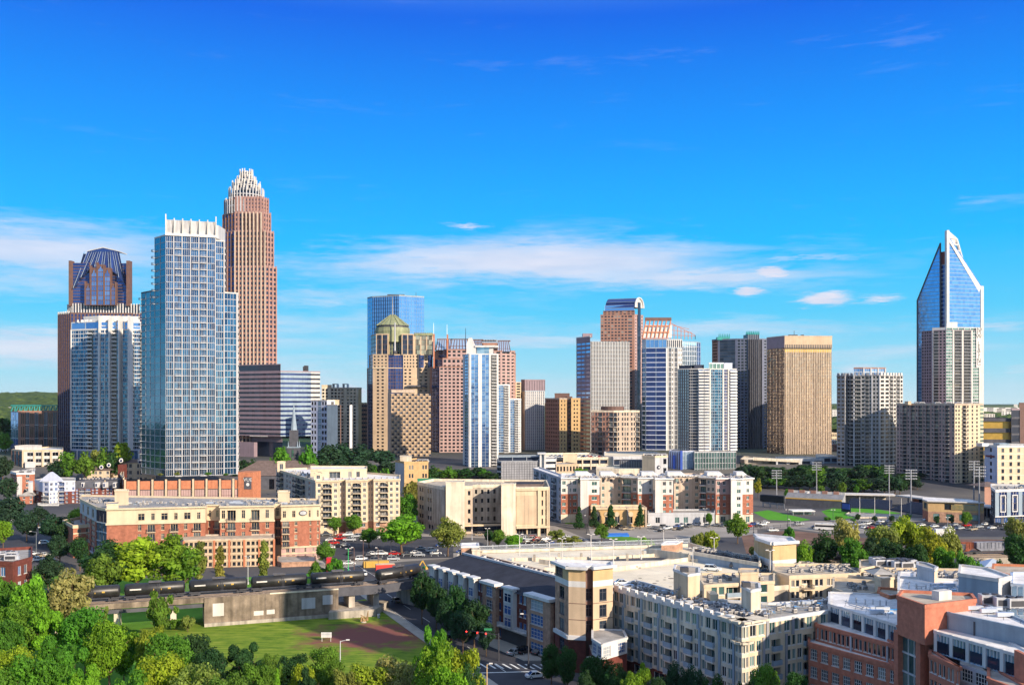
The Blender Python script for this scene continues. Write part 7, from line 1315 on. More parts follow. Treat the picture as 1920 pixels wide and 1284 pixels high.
for i in range(8): tank_car(-141+16.1*i*.94, 'black railway tank car, %s from the left of the train' % ords[i])
for i, m__ in enumerate(('rust', 'freight_grey', 'rust', 'rust', 'rust', 'freight_grey', 'rust', 'rust')): hopper(96+15.4*i, m__, '%s open hopper car, %s from the left in the line at right' % ('rusty red' if m__ == 'rust' else 'grey', ords[i]))
for i in range(3): hopper(108+22*i, 'charcoal', 'dark flat hopper on the near track, %s from the left, lower right' % ords[i], off=-2.85)

# ------------------------------------------------------------ trees
def crown_mesh(kind, nl, ls, seed):
    R_ = random.Random(seed); m_ = MB(); H = 12.0; cl_ = []
    def rs():
        while True:
            x, y, q = R_.uniform(-1, 1), R_.uniform(-1, 1), R_.uniform(-1, 1); d = math.sqrt(x*x+y*y+q*q)
            if .05 < d < 1: return x/d, y/d, q/d, d
    nc = {'broad': 60, 'round': 40, 'cone': 30, 'column': 34, 'sparse': 30, 'bush': 18}[kind]
    for i in range(nc):
        x, y, q, d = rs()
        if kind in ('broad', 'sparse'):
            rr = R_.uniform(.3, 1.0); c = (x*rr*5.0*(1+.2*math.sin(3*math.atan2(y, x)+seed)), y*rr*5.2, 7.4+q*rr*4.3+R_.uniform(-.5, .5)); r = R_.uniform(1.0, 2.2)*(.8 if kind == 'sparse' else 1)*(1.25-.5*rr)
        elif kind == 'round': rr = R_.uniform(.3, .8); c = (x*rr*4.6, y*rr*4.6, 6.9+q*rr*5.0); r = R_.uniform(1.2, 2.0)
        elif kind == 'cone': h = R_.random()**.8; a = R_.uniform(0, 6.28); w_ = (1-h)*2.4; c = (math.cos(a)*w_*R_.uniform(.3, .8), math.sin(a)*w_*R_.uniform(.3, .8), 1.6+h*9.4); r = .55+(1-h)*1.1
        elif kind == 'column': h = R_.random(); a = R_.uniform(0, 6.28); w_ = 1.9*math.sin(math.pi*(.18+.75*h)); c = (math.cos(a)*w_*R_.uniform(.2, .9), math.sin(a)*w_*R_.uniform(.2, .9), 1.8+h*9.2); r = R_.uniform(.7, 1.3)
        else: c = (x*d*3.2, y*d*3.2, 3.2+q*d*2.2); r = R_.uniform(.9, 1.5)
        cl_.append((c, r, R_.uniform(-.22, .22)))
    vol = sum(r*r for _, r, _ in cl_)
    for c, r, tone in cl_:
        for i in range(int(nl*r*r/vol)):
            x, y, q, d = rs(); rr = r*R_.uniform(.62, 1.12)*(1 if q > -.3 else .85); px_, py_, pz_ = c[0]+x*rr, c[1]+y*rr, c[2]+q*rr*.85
            n_ = Vector((x+R_.uniform(-.8, .8), y+R_.uniform(-.8, .8), q+.25+R_.uniform(-.8, .8))).normalized(); e1 = n_.orthogonal().normalized(); e1 = Matrix.Rotation(R_.uniform(0, 6.28), 3, n_) @ e1; e2 = n_.cross(e1); s = ls*R_.uniform(.55, 1.25); e1 *= s; e2 *= s*R_.uniform(.5, .9); p = Vector((px_, py_, pz_))
            m_.q(tuple(p-e1), tuple(p-e2*.9), tuple(p+e1*.9), tuple(p+e2), 0, min(1, max(0, .42+tone+R_.uniform(-.3, .3))))
    me = m_.mesh('crown', ['leaf']); return me
def trunk_mesh(kind, seed):
    R_ = random.Random(seed); m_ = MB(); top = 6.5 if kind in ('broad', 'round', 'sparse') else 9; pr = (0, 0, -.3); r = .32
    for i in range(5):
        q = (R_.uniform(-.2, .2)*i*.5, R_.uniform(-.2, .2)*i*.5, top*(i+1)/5); m_.cyl(pr, q, r, r*.8, 8, 0, False); pr = q; r *= .8
    if kind in ('broad', 'round', 'sparse'):
        for i in range(11):
            a = 6.28*i/11+R_.uniform(-.3, .3); h = R_.uniform(2.6, 6); q = (math.cos(a)*R_.uniform(1.4, 2.4), math.sin(a)*R_.uniform(1.4, 2.4), h+R_.uniform(1, 2.4)); m_.cyl((0, 0, h), q, .15, .09, 5, 0, False)
            q2 = (q[0]*1.8+R_.uniform(-.5, .5), q[1]*1.8+R_.uniform(-.5, .5), q[2]+R_.uniform(.8, 2)); m_.cyl(q, q2, .09, .03, 5, 0, False)
    return m_.mesh('trunk', ['bark'])
TREES = {}
def tmpl(kind, far, v):
    k = (kind, far, v)
    if k not in TREES:
        nl, ls = {0: (13000, .27), 1: (5200, .40), 2: (1500, .70)}[far]
        if kind in ('cone', 'column', 'bush'): nl = int(nl*.5)
        TREES[k] = (crown_mesh(kind, nl, ls, hash((kind[0] == 'b', v, far)) % 997+v*31+len(kind)), trunk_mesh(kind, v+5))
    return TREES[k]
PAL = {'G': (.085, .23, .018), 'L': (.165, .32, .018), 'Y': (.29, .34, .022), 'D': (.030, .085, .022), 'O': (.23, .25, .05), 'M': (.115, .23, .022), 'B': (.030, .075, .034), 'P': (.33, .33, .10)}
WRD = {'G': 'fresh green', 'L': 'lime green', 'Y': 'yellow green', 'D': 'dark green', 'O': 'olive', 'M': 'mid green', 'B': 'blackish green', 'P': 'pale olive'}
NM = {'broad': ('broadleaf_tree', 'broad'), 'round': ('broadleaf_tree', 'round'), 'cone': ('conical_tree', 'conical'), 'column': ('columnar_tree', 'narrow upright'), 'sparse': ('broadleaf_tree', 'loose'), 'bush': ('shrub', 'low')}
def plant(place, L, base=None):
    """each: centre column, top row, distance, crown width in photo pixels, form, colour"""
    L = sorted(L)
    for i, (px, ty, D_, wd, kind, c) in enumerate(L):
        R_ = random.Random(px*7+ty); x, y = w(px, D_); b = base if base is not None else gz(x, y); H = max(1.5, z(ty, D_)-b); W_ = wd*D_/F
        far = 0 if D_ < 215 else 1 if D_ < 480 else 2; cr_, tr_ = tmpl(kind, far, R_.randrange(3)); nm, fw = NM[kind]; cat = 'shrub' if kind == 'bush' else 'tree'
        small = 'small ' if H < 7 and kind != 'bush' else 'tall ' if H > 15 else ''
        t = thing(nm, (x, y, b), '%s%s %s %s, %s from left %s' % (small, WRD[c], fw, cat, ords[i], place), cat, 'trees '+place, rz=R_.uniform(0, 6.28))
        w0 = {'broad': 11.4, 'round': 10, 'cone': 5.2, 'column': 5.0, 'sparse': 11.4, 'bush': 7.6}[kind]; h0 = {'broad': 12.1, 'round': 12.1, 'cone': 11.6, 'column': 11.4, 'sparse': 12.0, 'bush': 6.2}[kind]
        t.scale = (W_/w0, W_/w0, H/h0); o = link('crown', cr_, t); col_ = [v*R_.uniform(.88, 1.12) for v in PAL[c]]; o.color = (*col_, 1)
        tk_ = link('trunk', tr_, t)
        if kind == 'bush': tk_.scale = (.6, .6, .45)
plant('in the park at lower left', [(10, 1076, 236, 62, 'broad', 'G'), (52, 1078, 226, 78, 'broad', 'L'), (129, 1063, 243, 92, 'round', 'P'), (30, 1128, 208, 110, 'broad', 'M'), (95, 1122, 206, 100, 'sparse', 'L'), (160, 1130, 205, 105, 'broad', 'G'), (205, 1158, 196, 100, 'broad', 'L'), (118, 1186, 184, 100, 'sparse', 'G'), (20, 1206, 178, 96, 'broad', 'Y'), (72, 1222, 170, 120, 'broad', 'G'), (150, 1244, 164, 90, 'sparse', 'L'), (0, 1150, 196, 90, 'broad', 'G'), (232, 1178, 200, 62, 'broad', 'G'), (-10, 1245, 160, 110, 'broad', 'M'), (175, 1148, 222, 44, 'sparse', 'M')])
plant('in front of the viaduct', [(298, 1106, 234, 62, 'sparse', 'M'), (352, 1150, 250, 26, 'bush', 'O'), (330, 1156, 252, 22, 'bush', 'M'), (190, 1133, 226, 30, 'sparse', 'O')])
plant('along the near side of the lawn', [(283, 1170, 196, 61, 'broad', 'Y'), (318, 1180, 186, 103, 'broad', 'M'), (355, 1176, 196, 89, 'round', 'D'), (300, 1218, 172, 113, 'broad', 'Y'), (392, 1202, 184, 70, 'round', 'D'), (372, 1240, 166, 118, 'broad', 'O'), (455, 1200, 190, 87, 'sparse', 'D'), (486, 1236, 176, 70, 'broad', 'M'), (545, 1224, 190, 77, 'broad', 'D'), (603, 1204, 193, 70, 'round', 'M'), (520, 1250, 168, 28, 'cone', 'L'), (650, 1248, 172, 63, 'broad', 'O'), (700, 1239, 174, 108, 'broad', 'Y'), (742, 1224, 176, 113, 'round', 'P'), (790, 1236, 170, 106, 'broad', 'P'), (505, 1222, 180, 60, 'broad', 'M'), (570, 1240, 178, 56, 'broad', 'Y'), (628, 1232, 184, 46, 'broad', 'M'), (430, 1258, 162, 106, 'broad', 'M'), (580, 1252, 172, 63, 'sparse', 'D'), (250, 1256, 158, 106, 'broad', 'G')])
plant('at the corner below the townhouses', [(826, 1200, 166, 98, 'broad', 'L'), (862, 1206, 168, 96, 'broad', 'Y'), (818, 1164, 172, 72, 'sparse', 'G'), (800, 1190, 170, 65, 'sparse', 'L'), (880, 1240, 160, 65, 'broad', 'D'), (845, 1244, 158, 98, 'broad', 'L')])
plant('in front of the townhouses', [(791, 1068, 258, 52, 'round', 'D'), (818, 1090, 250, 42, 'round', 'D'), (860, 1093, 241, 60, 'round', 'D'), (838, 1118, 240, 42, 'broad', 'B'), (889, 1122, 232, 64, 'round', 'D'), (868, 1142, 228, 52, 'broad', 'B'), (912, 1158, 226, 40, 'round', 'B')])
plant('just behind the tank cars', [(206, 1017, 289, 120, 'broad', 'D'), (258, 1003, 293, 144, 'broad', 'Y'), (318, 1005, 295, 115, 'broad', 'L'), (345, 1025, 297, 79, 'broad', 'M'), (190, 1035, 281, 79, 'broad', 'M'), (375, 1017, 315, 30, 'column', 'O'), (412, 1025, 311, 24, 'column', 'O'), (495, 1015, 313, 26, 'column', 'O'), (611, 1015, 349, 40, 'round', 'M'), (628, 1047, 313, 34, 'bush', 'G'), (596, 1053, 315, 36, 'bush', 'M')])
plant('along the street at the far left', [(12, 924, 440, 74, 'round', 'B'), (50, 958, 410, 50, 'round', 'B'), (98, 962, 400, 58, 'round', 'B'), (142, 950, 412, 56, 'round', 'L'), (128, 975, 380, 54, 'round', 'D'), (72, 948, 455, 40, 'round', 'B'), (112, 1000, 350, 46, 'round', 'B'), (6, 968, 390, 38, 'round', 'L'), (150, 1000, 340, 44, 'round', 'D'), (90, 1040, 300, 56, 'broad', 'B'), (110, 860, 640, 50, 'round', 'B'), (5, 850, 640, 40, 'round', 'B'), (14, 890, 560, 40, 'round', 'B'), (0, 780, 1000, 60, 'round', 'D'), (10, 810, 860, 30, 'round', 'M')])
plant('below the pale balcony tower', [(128, 843, 640, 44, 'round', 'G'), (158, 846, 640, 44, 'round', 'M'), (196, 838, 650, 40, 'round', 'M'), (229, 822, 660, 44, 'round', 'Y'), (212, 842, 650, 34, 'round', 'D'), (182, 840, 665, 34, 'round', 'O')])
plant('on the brick podium roof', [(301, 886, 578, 12, 'round', 'O'), (332, 884, 578, 12, 'round', 'O'), (390, 884, 578, 14, 'round', 'M'), (423, 886, 578, 12, 'round', 'M'), (440, 890, 578, 14, 'round', 'D')], base=z(898, 560)+.1)
plant('around the church spire', [(526, 830, 640, 42, 'round', 'G'), (577, 834, 640, 46, 'round', 'G'), (615, 828, 680, 60, 'round', 'B'), (646, 830, 690, 66, 'round', 'B'), (682, 832, 690, 66, 'round', 'B'), (718, 840, 690, 56, 'round', 'B'), (600, 850, 650, 50, 'round', 'B'), (640, 856, 650, 60, 'round', 'B'), (678, 856, 650, 60, 'round', 'B'), (722, 862, 650, 50, 'round', 'B'), (706, 872, 590, 28, 'round', 'G'), (722, 874, 590, 26, 'round', 'G'), (690, 868, 640, 40, 'round', 'D')])
plant('around the concrete office building', [(766, 922, 446, 46, 'round', 'G'), (776, 896, 520, 44, 'round', 'O'), (800, 905, 545, 30, 'round', 'M'), (753, 962, 376, 92, 'round', 'L'), (840, 972, 372, 70, 'broad', 'O'), (692, 988, 392, 44, 'broad', 'G'), (664, 962, 430, 38, 'round', 'M'), (627, 962, 430, 34, 'round', 'M'), (935, 988, 392, 32, 'round', 'M'), (962, 998, 384, 42, 'round', 'L'), (918, 992, 400, 24, 'round', 'D'), (1046, 990, 400, 40, 'sparse', 'O'), (1070, 1002, 380, 56, 'sparse', 'O')])
plant('before the yellow brick hall', [(1086, 948, 452, 19, 'cone', 'D'), (1114, 945, 452, 19, 'cone', 'D'), (1145, 943, 452, 23, 'cone', 'D'), (1200, 944, 452, 20, 'cone', 'D')])
plant('in the car parks at centre right', [(1128, 982, 410, 30, 'round', 'M'), (1215, 1006, 370, 26, 'bush', 'L'), (1330, 958, 458, 16, 'round', 'G'), (1383, 964, 405, 52, 'broad', 'M'), (1310, 992, 385, 26, 'bush', 'O'), (1334, 994, 384, 30, 'bush', 'Y'), (1478, 988, 400, 26, 'bush', 'G'), (1418, 1015, 360, 24, 'bush', 'O'), (1092, 876, 640, 44, 'round', 'L'), (1300, 886, 600, 30, 'round', 'M')])
plant('beyond the ballpark outfield', [(1388+10*i, 880+(i*37 % 19), 600+(i*29 % 60), 34+(i*13 % 16), 'round', ('B', 'B', 'D', 'B', 'G', 'B', 'B', 'M')[i % 8]) for i in range(34)])
plant('between the ballpark and the grey towers', [(1566+11*i, 892+(i*19 % 13), 598+(i*23 % 50), 26+(i*7 % 14), 'round', ('B', 'D', 'B', 'M', 'B', 'D')[i % 6]) for i in range(15)])
plant('behind the ballpark scoreboard', [(1405, 898, 590, 14, 'round', 'G'), (1421, 896, 590, 16, 'round', 'Y'), (1475, 915, 585, 14, 'cone', 'G'), (1487, 918, 585, 16, 'round', 'L'), (1502, 914, 585, 16, 'round', 'G'), (1540, 908, 585, 16, 'round', 'M'), (1580, 900, 590, 16, 'round', 'M'), (1605, 905, 590, 12, 'round', 'G')])
plant('in the right-hand tree line', [(1508, 1013, 324, 41, 'round', 'L'), (1546, 995, 328, 56, 'round', 'D'), (1586, 969, 334, 56, 'broad', 'P'), (1602, 1005, 320, 61, 'round', 'G'), (1632, 1003, 330, 43, 'round', 'B'), (1660, 981, 332, 75, 'broad', 'O'), (1688, 963, 340, 58, 'round', 'Y'), (1716, 976, 336, 53, 'broad', 'Y'), (1744, 991, 324, 63, 'broad', 'Y'), (1780, 987, 328, 51, 'round', 'O'), (1672, 1009, 318, 61, 'broad', 'D'), (1722, 1015, 312, 48, 'round', 'D'), (1770, 1017, 312, 48, 'round', 'G'), (1810, 1031, 306, 34, 'bush', 'G'), (1832, 1043, 300, 41, 'bush', 'G'), (1908, 967, 344, 61, 'broad', 'O'), (1912, 997, 324, 61, 'round', 'D'), (1870, 1051, 284, 36, 'bush', 'D'), (1646, 1051, 274, 29, 'bush', 'L'), (1672, 1055, 272, 21, 'bush', 'G'), (1766, 1063, 264, 29, 'bush', 'L'), (1790, 1057, 270, 36, 'bush', 'D')])
plant('along the ballpark street', [(1573, 965, 478, 14, 'bush', 'M'), (1608, 962, 476, 12, 'round', 'D'), (1640, 966, 474, 12, 'round', 'D'), (1672, 964, 474, 12, 'round', 'D'), (1702, 962, 472, 14, 'round', 'D'), (1756, 964, 462, 12, 'round', 'D'), (1784, 962, 462, 12, 'round', 'D'), (1812, 955, 456, 24, 'round', 'M'), (1550, 968, 482, 14, 'bush', 'G'), (1600, 972, 480, 12, 'bush', 'G')])
plant('in front of the corner apartment block', [(1034, 1200, 200, 44, 'round', 'D'), (1064, 1206, 194, 46, 'round', 'D'), (1120, 1224, 186, 70, 'broad', 'D'), (1158, 1240, 178, 60, 'broad', 'D'), (1194, 1250, 170, 66, 'broad', 'L'), (1232, 1262, 168, 60, 'broad', 'D'), (1266, 1240, 176, 60, 'broad', 'B'), (1300, 1246, 173, 56, 'broad', 'B'), (1340, 1262, 166, 60, 'broad', 'D'), (1432, 1228, 168, 66, 'round', 'M'), (1494, 1248, 178, 50, 'round', 'D'), (1100, 1256, 172, 50, 'broad', 'D'), (1395, 1268, 160, 50, 'broad', 'D'), (1205, 1236, 176, 36, 'cone', 'L')])

plant('at the feet of the middle towers', [(808+11*i, 872+(i*31 % 13), 640+(i*17 % 24), 30+(i*7 % 12), 'round', ('D', 'M', 'B', 'G', 'D', 'O')[i % 6]) for i in range(11)])
plant('before the bronze tower garage', [(1392+10*i, 868+(i*23 % 11), 636+(i*19 % 26), 32+(i*11 % 14), 'round', ('B', 'D', 'B', 'D', 'M')[i % 5]) for i in range(28)])
plant('behind the church roof', [(456+15*i, 858+(i*29 % 9), 660, 28, 'round', ('B', 'D', 'M', 'B')[i % 4]) for i in range(8)])
# ------------------------------------------------------------ cars
def car_meshes(kind):
    k = ('car', kind)
    if k in UNIT: return UNIT[k]
    L, Wd, hb, ht = {'sedan': (4.6, 1.8, .85, 1.42), 'suv': (4.8, 1.9, 1.05, 1.75), 'pickup': (5.6, 1.95, 1.05, 1.8)}[kind]; b = MB(); h = Wd/2
    prof = {'sedan': [(-2.3, .35), (-2.3, .72), (-2.1, .85), (-1.55, .9), (1.0, .92), (2.1, .72), (2.3, .55), (2.3, .3)], 'suv': [(-2.4, .4), (-2.4, .95), (-2.3, 1.05), (-1.9, 1.08), (1.1, 1.08), (2.25, .9), (2.4, .7), (2.4, .35)], 'pickup': [(-2.8, .5), (-2.8, 1.1), (-2.7, 1.12), (-.9, 1.12), (1.5, 1.12), (2.6, 1.0), (2.8, .8), (2.8, .4)]}[kind]
    cab = {'sedan': [(-1.75, .88), (-1.05, 1.38), (.25, 1.42), (1.05, .9)], 'suv': [(-2.3, 1.05), (-1.95, 1.7), (.3, 1.75), (1.15, 1.07)], 'pickup': [(-1.1, 1.1), (-.85, 1.78), (.6, 1.8), (1.4, 1.1)]}[kind]
    def ext(m_, pr, hw, hw2=None, mat=0):
        hw2 = hw2 or [hw]*len(pr); n = len(pr); k0 = len(m_.v); m_.v += [(x, -hw2[i], q) for i, (x, q) in enumerate(pr)]+[(x, hw2[i], q) for i, (x, q) in enumerate(pr)]
        for i in range(n): j = (i+1) % n; m_.f.append((k0+i, k0+j, k0+n+j, k0+n+i)); m_.m.append(mat); m_.r.append(.2)
        m_.f.append(tuple(range(k0, k0+n))); m_.f.append(tuple(range(k0+n, k0+2*n))[::-1]); m_.m += [mat, mat]; m_.r += [.2, .2]
    ext(b, prof, h, [h*.94, h*.99, h, h, h, h*.97, h*.92, h*.9][:len(prof)])
    gl_ = MB(); ext(gl_, cab, h, [h*.95, h*.8, h*.8, h*.95]); rf = MB(); (x1, z1), (x2, z2) = cab[1], cab[2]; rf.box(x1+.05, x2-.02, -h*.79, h*.79, z1-.02, z2+.03)
    for s_ in (-1, 1): rf.cyl((cab[0][0]+.05, s_*h*.94, cab[0][1]), (x1, s_*h*.8, z1), .05, .05, 4); rf.cyl((cab[3][0], s_*h*.94, cab[3][1]), (x2, s_*h*.8, z2), .05, .05, 4); xm = (x1+x2)/2; rf.cyl((xm, s_*h*.96, cab[0][1]), (xm, s_*h*.81, z2), .05, .05, 4)
    wh = MB(); wh.cyl((0, -.11, 0), (0, .11, 0), .33, .33, 14, 0); wh.cyl((0, -.12, 0), (0, .12, 0), .2, .2, 10, 1)
    hl = MB(); hl.box(-.03, .03, -.18, .18, -.07, .07); tl = MB(); tl.box(-.03, .03, -.16, .16, -.07, .07)
    UNIT[k] = (b.mesh('body', ['car_paint']), gl_.mesh('glasshouse', ['pane_dark']), rf.mesh('roof', ['car_paint']), wh.mesh('wheel', ['rubber', 'aluminium']), hl.mesh('headlight', ['lamp_glass']), tl.mesh('tail_light', ['red']), L, h); return UNIT[k]
CC = {'white': (.78, .78, .76), 'silver': (.42, .44, .46), 'black': (.012, .012, .015), 'grey': (.12, .125, .13), 'red': (.45, .02, .015), 'blue': (.02, .06, .25), 'maroon': (.12, .02, .02), 'tan': (.4, .32, .22)}
def car(x, y, h, kind, col, rz, label, group, near=False):
    bd, gl_, rf, wh, hl, tl, L, hw = car_meshes(kind); t = thing({'sedan': 'parked_car', 'suv': 'parked_suv', 'pickup': 'pickup_truck'}[kind], (x, y, h), label, 'car' if kind != 'pickup' else 'pickup truck', group, rz=rz)
    for nm, me in (('body', bd), ('glasshouse', gl_), ('roof', rf)):
        o = link(nm, me, t)
        if nm != 'glasshouse': o.color = (*CC[col], 1)
    for sx_ in (-1, 1):
        for sy in (-1, 1): link('wheel', wh, t, (sx_*L*.3, sy*(hw-.08), .33))
    if near:
        for sy in (-1, 1): link('headlight', hl, t, (L/2-.06, sy*hw*.68, .62)); link('tail_light', tl, t, (-L/2+.02, sy*hw*.68, .75))
def row(place, pts, h=0, rz=1.5, seed=0, cols_=None):
    R_ = random.Random(seed+len(place)); L = sorted(pts)
    for i, p in enumerate(L):
        px, py = p[:2]; col = p[2] if len(p) > 2 else R_.choice(['white', 'silver', 'black', 'grey', 'white', 'silver', 'black', 'blue', 'red', 'grey', 'tan']); kind = p[3] if len(p) > 3 else R_.choice(['sedan', 'sedan', 'suv', 'sedan', 'pickup']); a = p[4] if len(p) > 4 else rz+R_.uniform(-.06, .06)+(math.pi if R_.random() < .5 else 0)
        x, y = g(px, py, h); car(x, y, h+.03, kind, col, a, '%s %s, %s from the left %s' % (col, {'sedan': 'car', 'suv': 'tall car', 'pickup': 'pickup'}[kind], ords[i], place), 'cars '+place, y < 330)
row('among those on the parking deck', [(1168, 1096, 'white', 'sedan', .05), (1336, 1070, 'white', 'suv', -.35), (1383, 1065, 'grey', 'suv', -.2), (1434, 1078, 'black', 'pickup', -.2), (1402, 1055, 'black', 'sedan', 0), (876, 1046, 'black', 'sedan', .2), (884, 1048, 'maroon', 'sedan', .2)], h=zd)
row('on the dark street at the bottom', [(1005, 1270, 'white', 'sedan', .3), (967, 1226, 'silver', 'sedan', .8), (984, 1224, 'black', 'suv', .8), (1012, 1226, 'black', 'sedan', .8)])
row('in the car park beside the long brick building', [(606, 996), (630, 994), (645, 993), (662, 994), (676, 993), (692, 996), (640, 1004), (652, 1004), (668, 1007), (680, 1006), (620, 1014), (626, 1020), (632, 1026), (636, 1012), (655, 1014), (612, 1004), (686, 1012), (700, 1010), (646, 1024), (618, 1028)], rz=.25)
row('along the row before the lime tree', [(699, 1040, 'white', 'sedan', .1), (716, 1040, 'white', 'suv', .1), (740, 1040, 'red', 'sedan', .1), (764, 1041, 'grey', 'sedan', .1), (780, 1038, 'white', 'sedan', .1), (786, 1042, 'silver', 'sedan', .1), (810, 1034, 'white', 'suv', .5), (817, 1039, 'white', 'sedan', .1), (738, 1050, 'silver', 'suv', .1), (690, 1046, 'black', 'pickup', .2), (678, 1050, 'white', 'suv', .2), (664, 1050, 'black', 'sedan', .2), (790, 1030, 'silver', 'sedan', .1), (827, 1024, 'blue', 'sedan', .1), (852, 1024, 'silver', 'sedan', .1)])
row('under the concrete office building', [(984, 1012, 'white'), (993, 1013, 'silver'), (1001, 1011, 'red'), (1008, 1014, 'red'), (1016, 1014, 'grey'), (1026, 1014, 'white'), (990, 1019, 'black'), (1003, 1020, 'black'), (1016, 1021, 'black'), (1028, 1020, 'blue')], rz=.3)
row('before the brick and cream apartments', [(1212, 984), (1219, 980), (1228, 979), (1226, 984), (1180, 986, 'red'), (1162, 990, 'black'), (1172, 993), (1182, 993), (1215, 986), (1226, 991), (1234, 992), (1244, 989), (1252, 992), (1240, 996), (1258, 979), (1268, 979), (1278, 978), (1288, 979), (1270, 988), (1280, 987), (1292, 988), (1266, 993), (1276, 993), (1310, 985), (1326, 987), (1344, 986), (1356, 987)], rz=.9)
row('at the corner left of the black street poles', [(1411, 984, 'blue'), (1420, 982, 'silver'), (1428, 985, 'white'), (1434, 981, 'white'), (1424, 988, 'black'), (1404, 988, 'red'), (1498, 984, 'silver'), (1538, 990, 'silver', 'sedan', .1), (1530, 990, 'black', 'sedan', .1)], rz=.4)
row('in the lot before the low brick ticket building', [(1608, 985), (1618, 984), (1628, 983), (1638, 982), (1622, 990), (1650, 984), (1658, 986), (1666, 983), (1660, 991), (1650, 993), (1643, 997), (1672, 988), (1634, 991), (1690, 984), (1654, 979), (1668, 979)], rz=.6)
row('in the shaded lot before the slate blue block', [(1704+12*i, 984+(i*7 % 12)) for i in range(16)], rz=.5)
row('on the street at the far left', [(8, 974, 'silver'), (20, 976, 'white'), (26, 980, 'silver'), (8, 1045, 'silver'), (20, 1050, 'white'), (62, 1040, 'white'), (74, 1044, 'tan'), (84, 1042, 'white'), (70, 1052, 'white'), (92, 1050, 'silver'), (85, 1020, 'white', 'suv'), (82, 990, 'silver'), (28, 936, 'white'), (12, 930, 'silver')], rz=.3)
row('driving on the pale avenues', [(655, 1058, 'white', 'sedan', .2), (705, 1052, 'grey', 'suv', .2), (866, 1036, 'blue', 'sedan', .1), (1062, 1008, 'silver', 'sedan', .3), (1090, 1018, 'black', 'suv', 1.2), (940, 1006, 'white', 'sedan', .1), (900, 1004, 'tan', 'sedan', .1), (1450, 996, 'white', 'suv', .1), (1590, 980, 'silver', 'sedan', .1), (1740, 976, 'white', 'sedan', .1)], seed=3)
row('on the street under the railway bridge', [(742, 1128, 'grey', 'sedan', 2.0), (680, 1078, 'white', 'suv', 2.0), (655, 1040, 'black', 'sedan', 2.0), (835, 1200, 'black', 'suv', 2.0)], seed=5)
row('behind the long brick building', [(486, 924, 'red'), (493, 922), (500, 925), (508, 923), (515, 926), (492, 929), (503, 930), (522, 928)], rz=.2)
for i in range(26):
    (xa, ya, zz_g) = (GAR[0][0], GAR[0][1], GAR[2]); x = xa+(GAR[1][0]-xa)*(i+.5)/26; y = ya+(i % 2)*9+6; c_ = random.Random(i).choice(['white', 'silver', 'black', 'grey', 'blue', 'red', 'white'])
    car(x, y, zz_g+.02, 'sedan', c_, 1.57, '%s car, %s from the left parked on the roof of the middle garage' % (c_, ords[i]), 'cars on the garage roof')

# ------------------------------------------------------------ lamps and poles
def lamp(px, py, h0, H, label, group, heads=1, mat='steel', side=-1, arm=1.8, D_=None):
    x, y = g(px, py, h0) if D_ is None else w(px, D_); t = thing('street_lamp', (x, y, h0), label, 'lamp', group); m_ = MB(); m_.cyl((0, 0, 0), (0, 0, H), .14, .09, 8); m_.cyl((0, 0, 0), (0, 0, .8), .3, .3, 8); part('pole', m_, mat, t)
    for i in range(heads):
        s_ = side if heads == 1 else (-1 if i == 0 else 1); m_ = MB(); m_.cyl((0, 0, H-.1), (s_*arm, 0, H+.25), .07, .06, 6); part('arm', m_, mat, t); m_ = MB(); m_.hexa([(s_*arm-.4, -.22, H+.15), (s_*arm+.4, -.22, H+.15), (s_*arm+.4, .22, H+.15), (s_*arm-.4, .22, H+.15), (s_*arm-.35, -.16, H+.36), (s_*arm+.35, -.16, H+.36), (s_*arm+.35, .16, H+.36), (s_*arm-.35, .16, H+.36)]); part('lamp_head', m_, 'offwhite', t)
for i, (px, py, H) in enumerate(sorted([(974, 1050, 7.5), (1030, 1062, 7), (1054, 1052, 6.5), (1108, 1050, 7.5), (1150, 1057, 7), (1202, 1048, 6.5), (1244, 1031, 6.5), (1299, 1081, 7.5), (1339, 1050, 6.5), (1444, 1090, 8)])): lamp(px, py, zd, H, 'white twin lamp post on the parking deck, %s from the left' % ords[i], 'lamp posts on the deck', 2, 'offwhite', arm=.8)
lamp(68, 1040, 0, 9, 'curved street lamp over the shaded street at far left', 'street lamps', side=-1, arm=2.2); lamp(638, 1275, 0, 8.5, 'street lamp with pale head at the near edge of the lawn', 'street lamps', side=1, arm=1.6, mat='grey_light')
lamp(991, 1252, 0, 12, 'tall black curved street lamp before the townhouses', 'street lamps', side=-1, arm=1.5, mat='dark'); lamp(913, 1300, 0, 6, 'short street lamp at the bottom of the dark street', 'street lamps', side=1, arm=.8, mat='tan')
for i, (px, py, H, mt) in enumerate(sorted([(1413, 1000, 9, 'dark'), (1477, 992, 9, 'dark'), (1562, 990, 8.5, 'dark'), (625, 1040, 10, 'brown'), (681, 1060, 9, 'brown'), (653, 1078, 9, 'plastic_green'), (709, 1070, 8, 'brown'), (733, 1038, 9, 'grey'), (885, 1012, 9, 'grey'), (914, 1028, 8, 'grey'), (1322, 985, 8, 'grey'), (1100, 1000, 8, 'dark'), (664, 1082, 10, 'brown'), (1777, 1004, 8, 'grey'), (1706, 1078, 7, 'grey_light'), (325, 1105, 9, 'grey_light'), (465, 1095, 9, 'grey_light'), (1482, 1008, 8, 'grey')])): lamp(px, py, 0, H, '%s pole lamp in the middle distance, %s from the left' % ({'dark': 'black', 'brown': 'brown', 'plastic_green': 'green', 'grey': 'grey', 'grey_light': 'pale'}[mt], ords[i]), 'pole lamps in the middle distance', 2 if i % 2 else 1, mt, arm=.7)
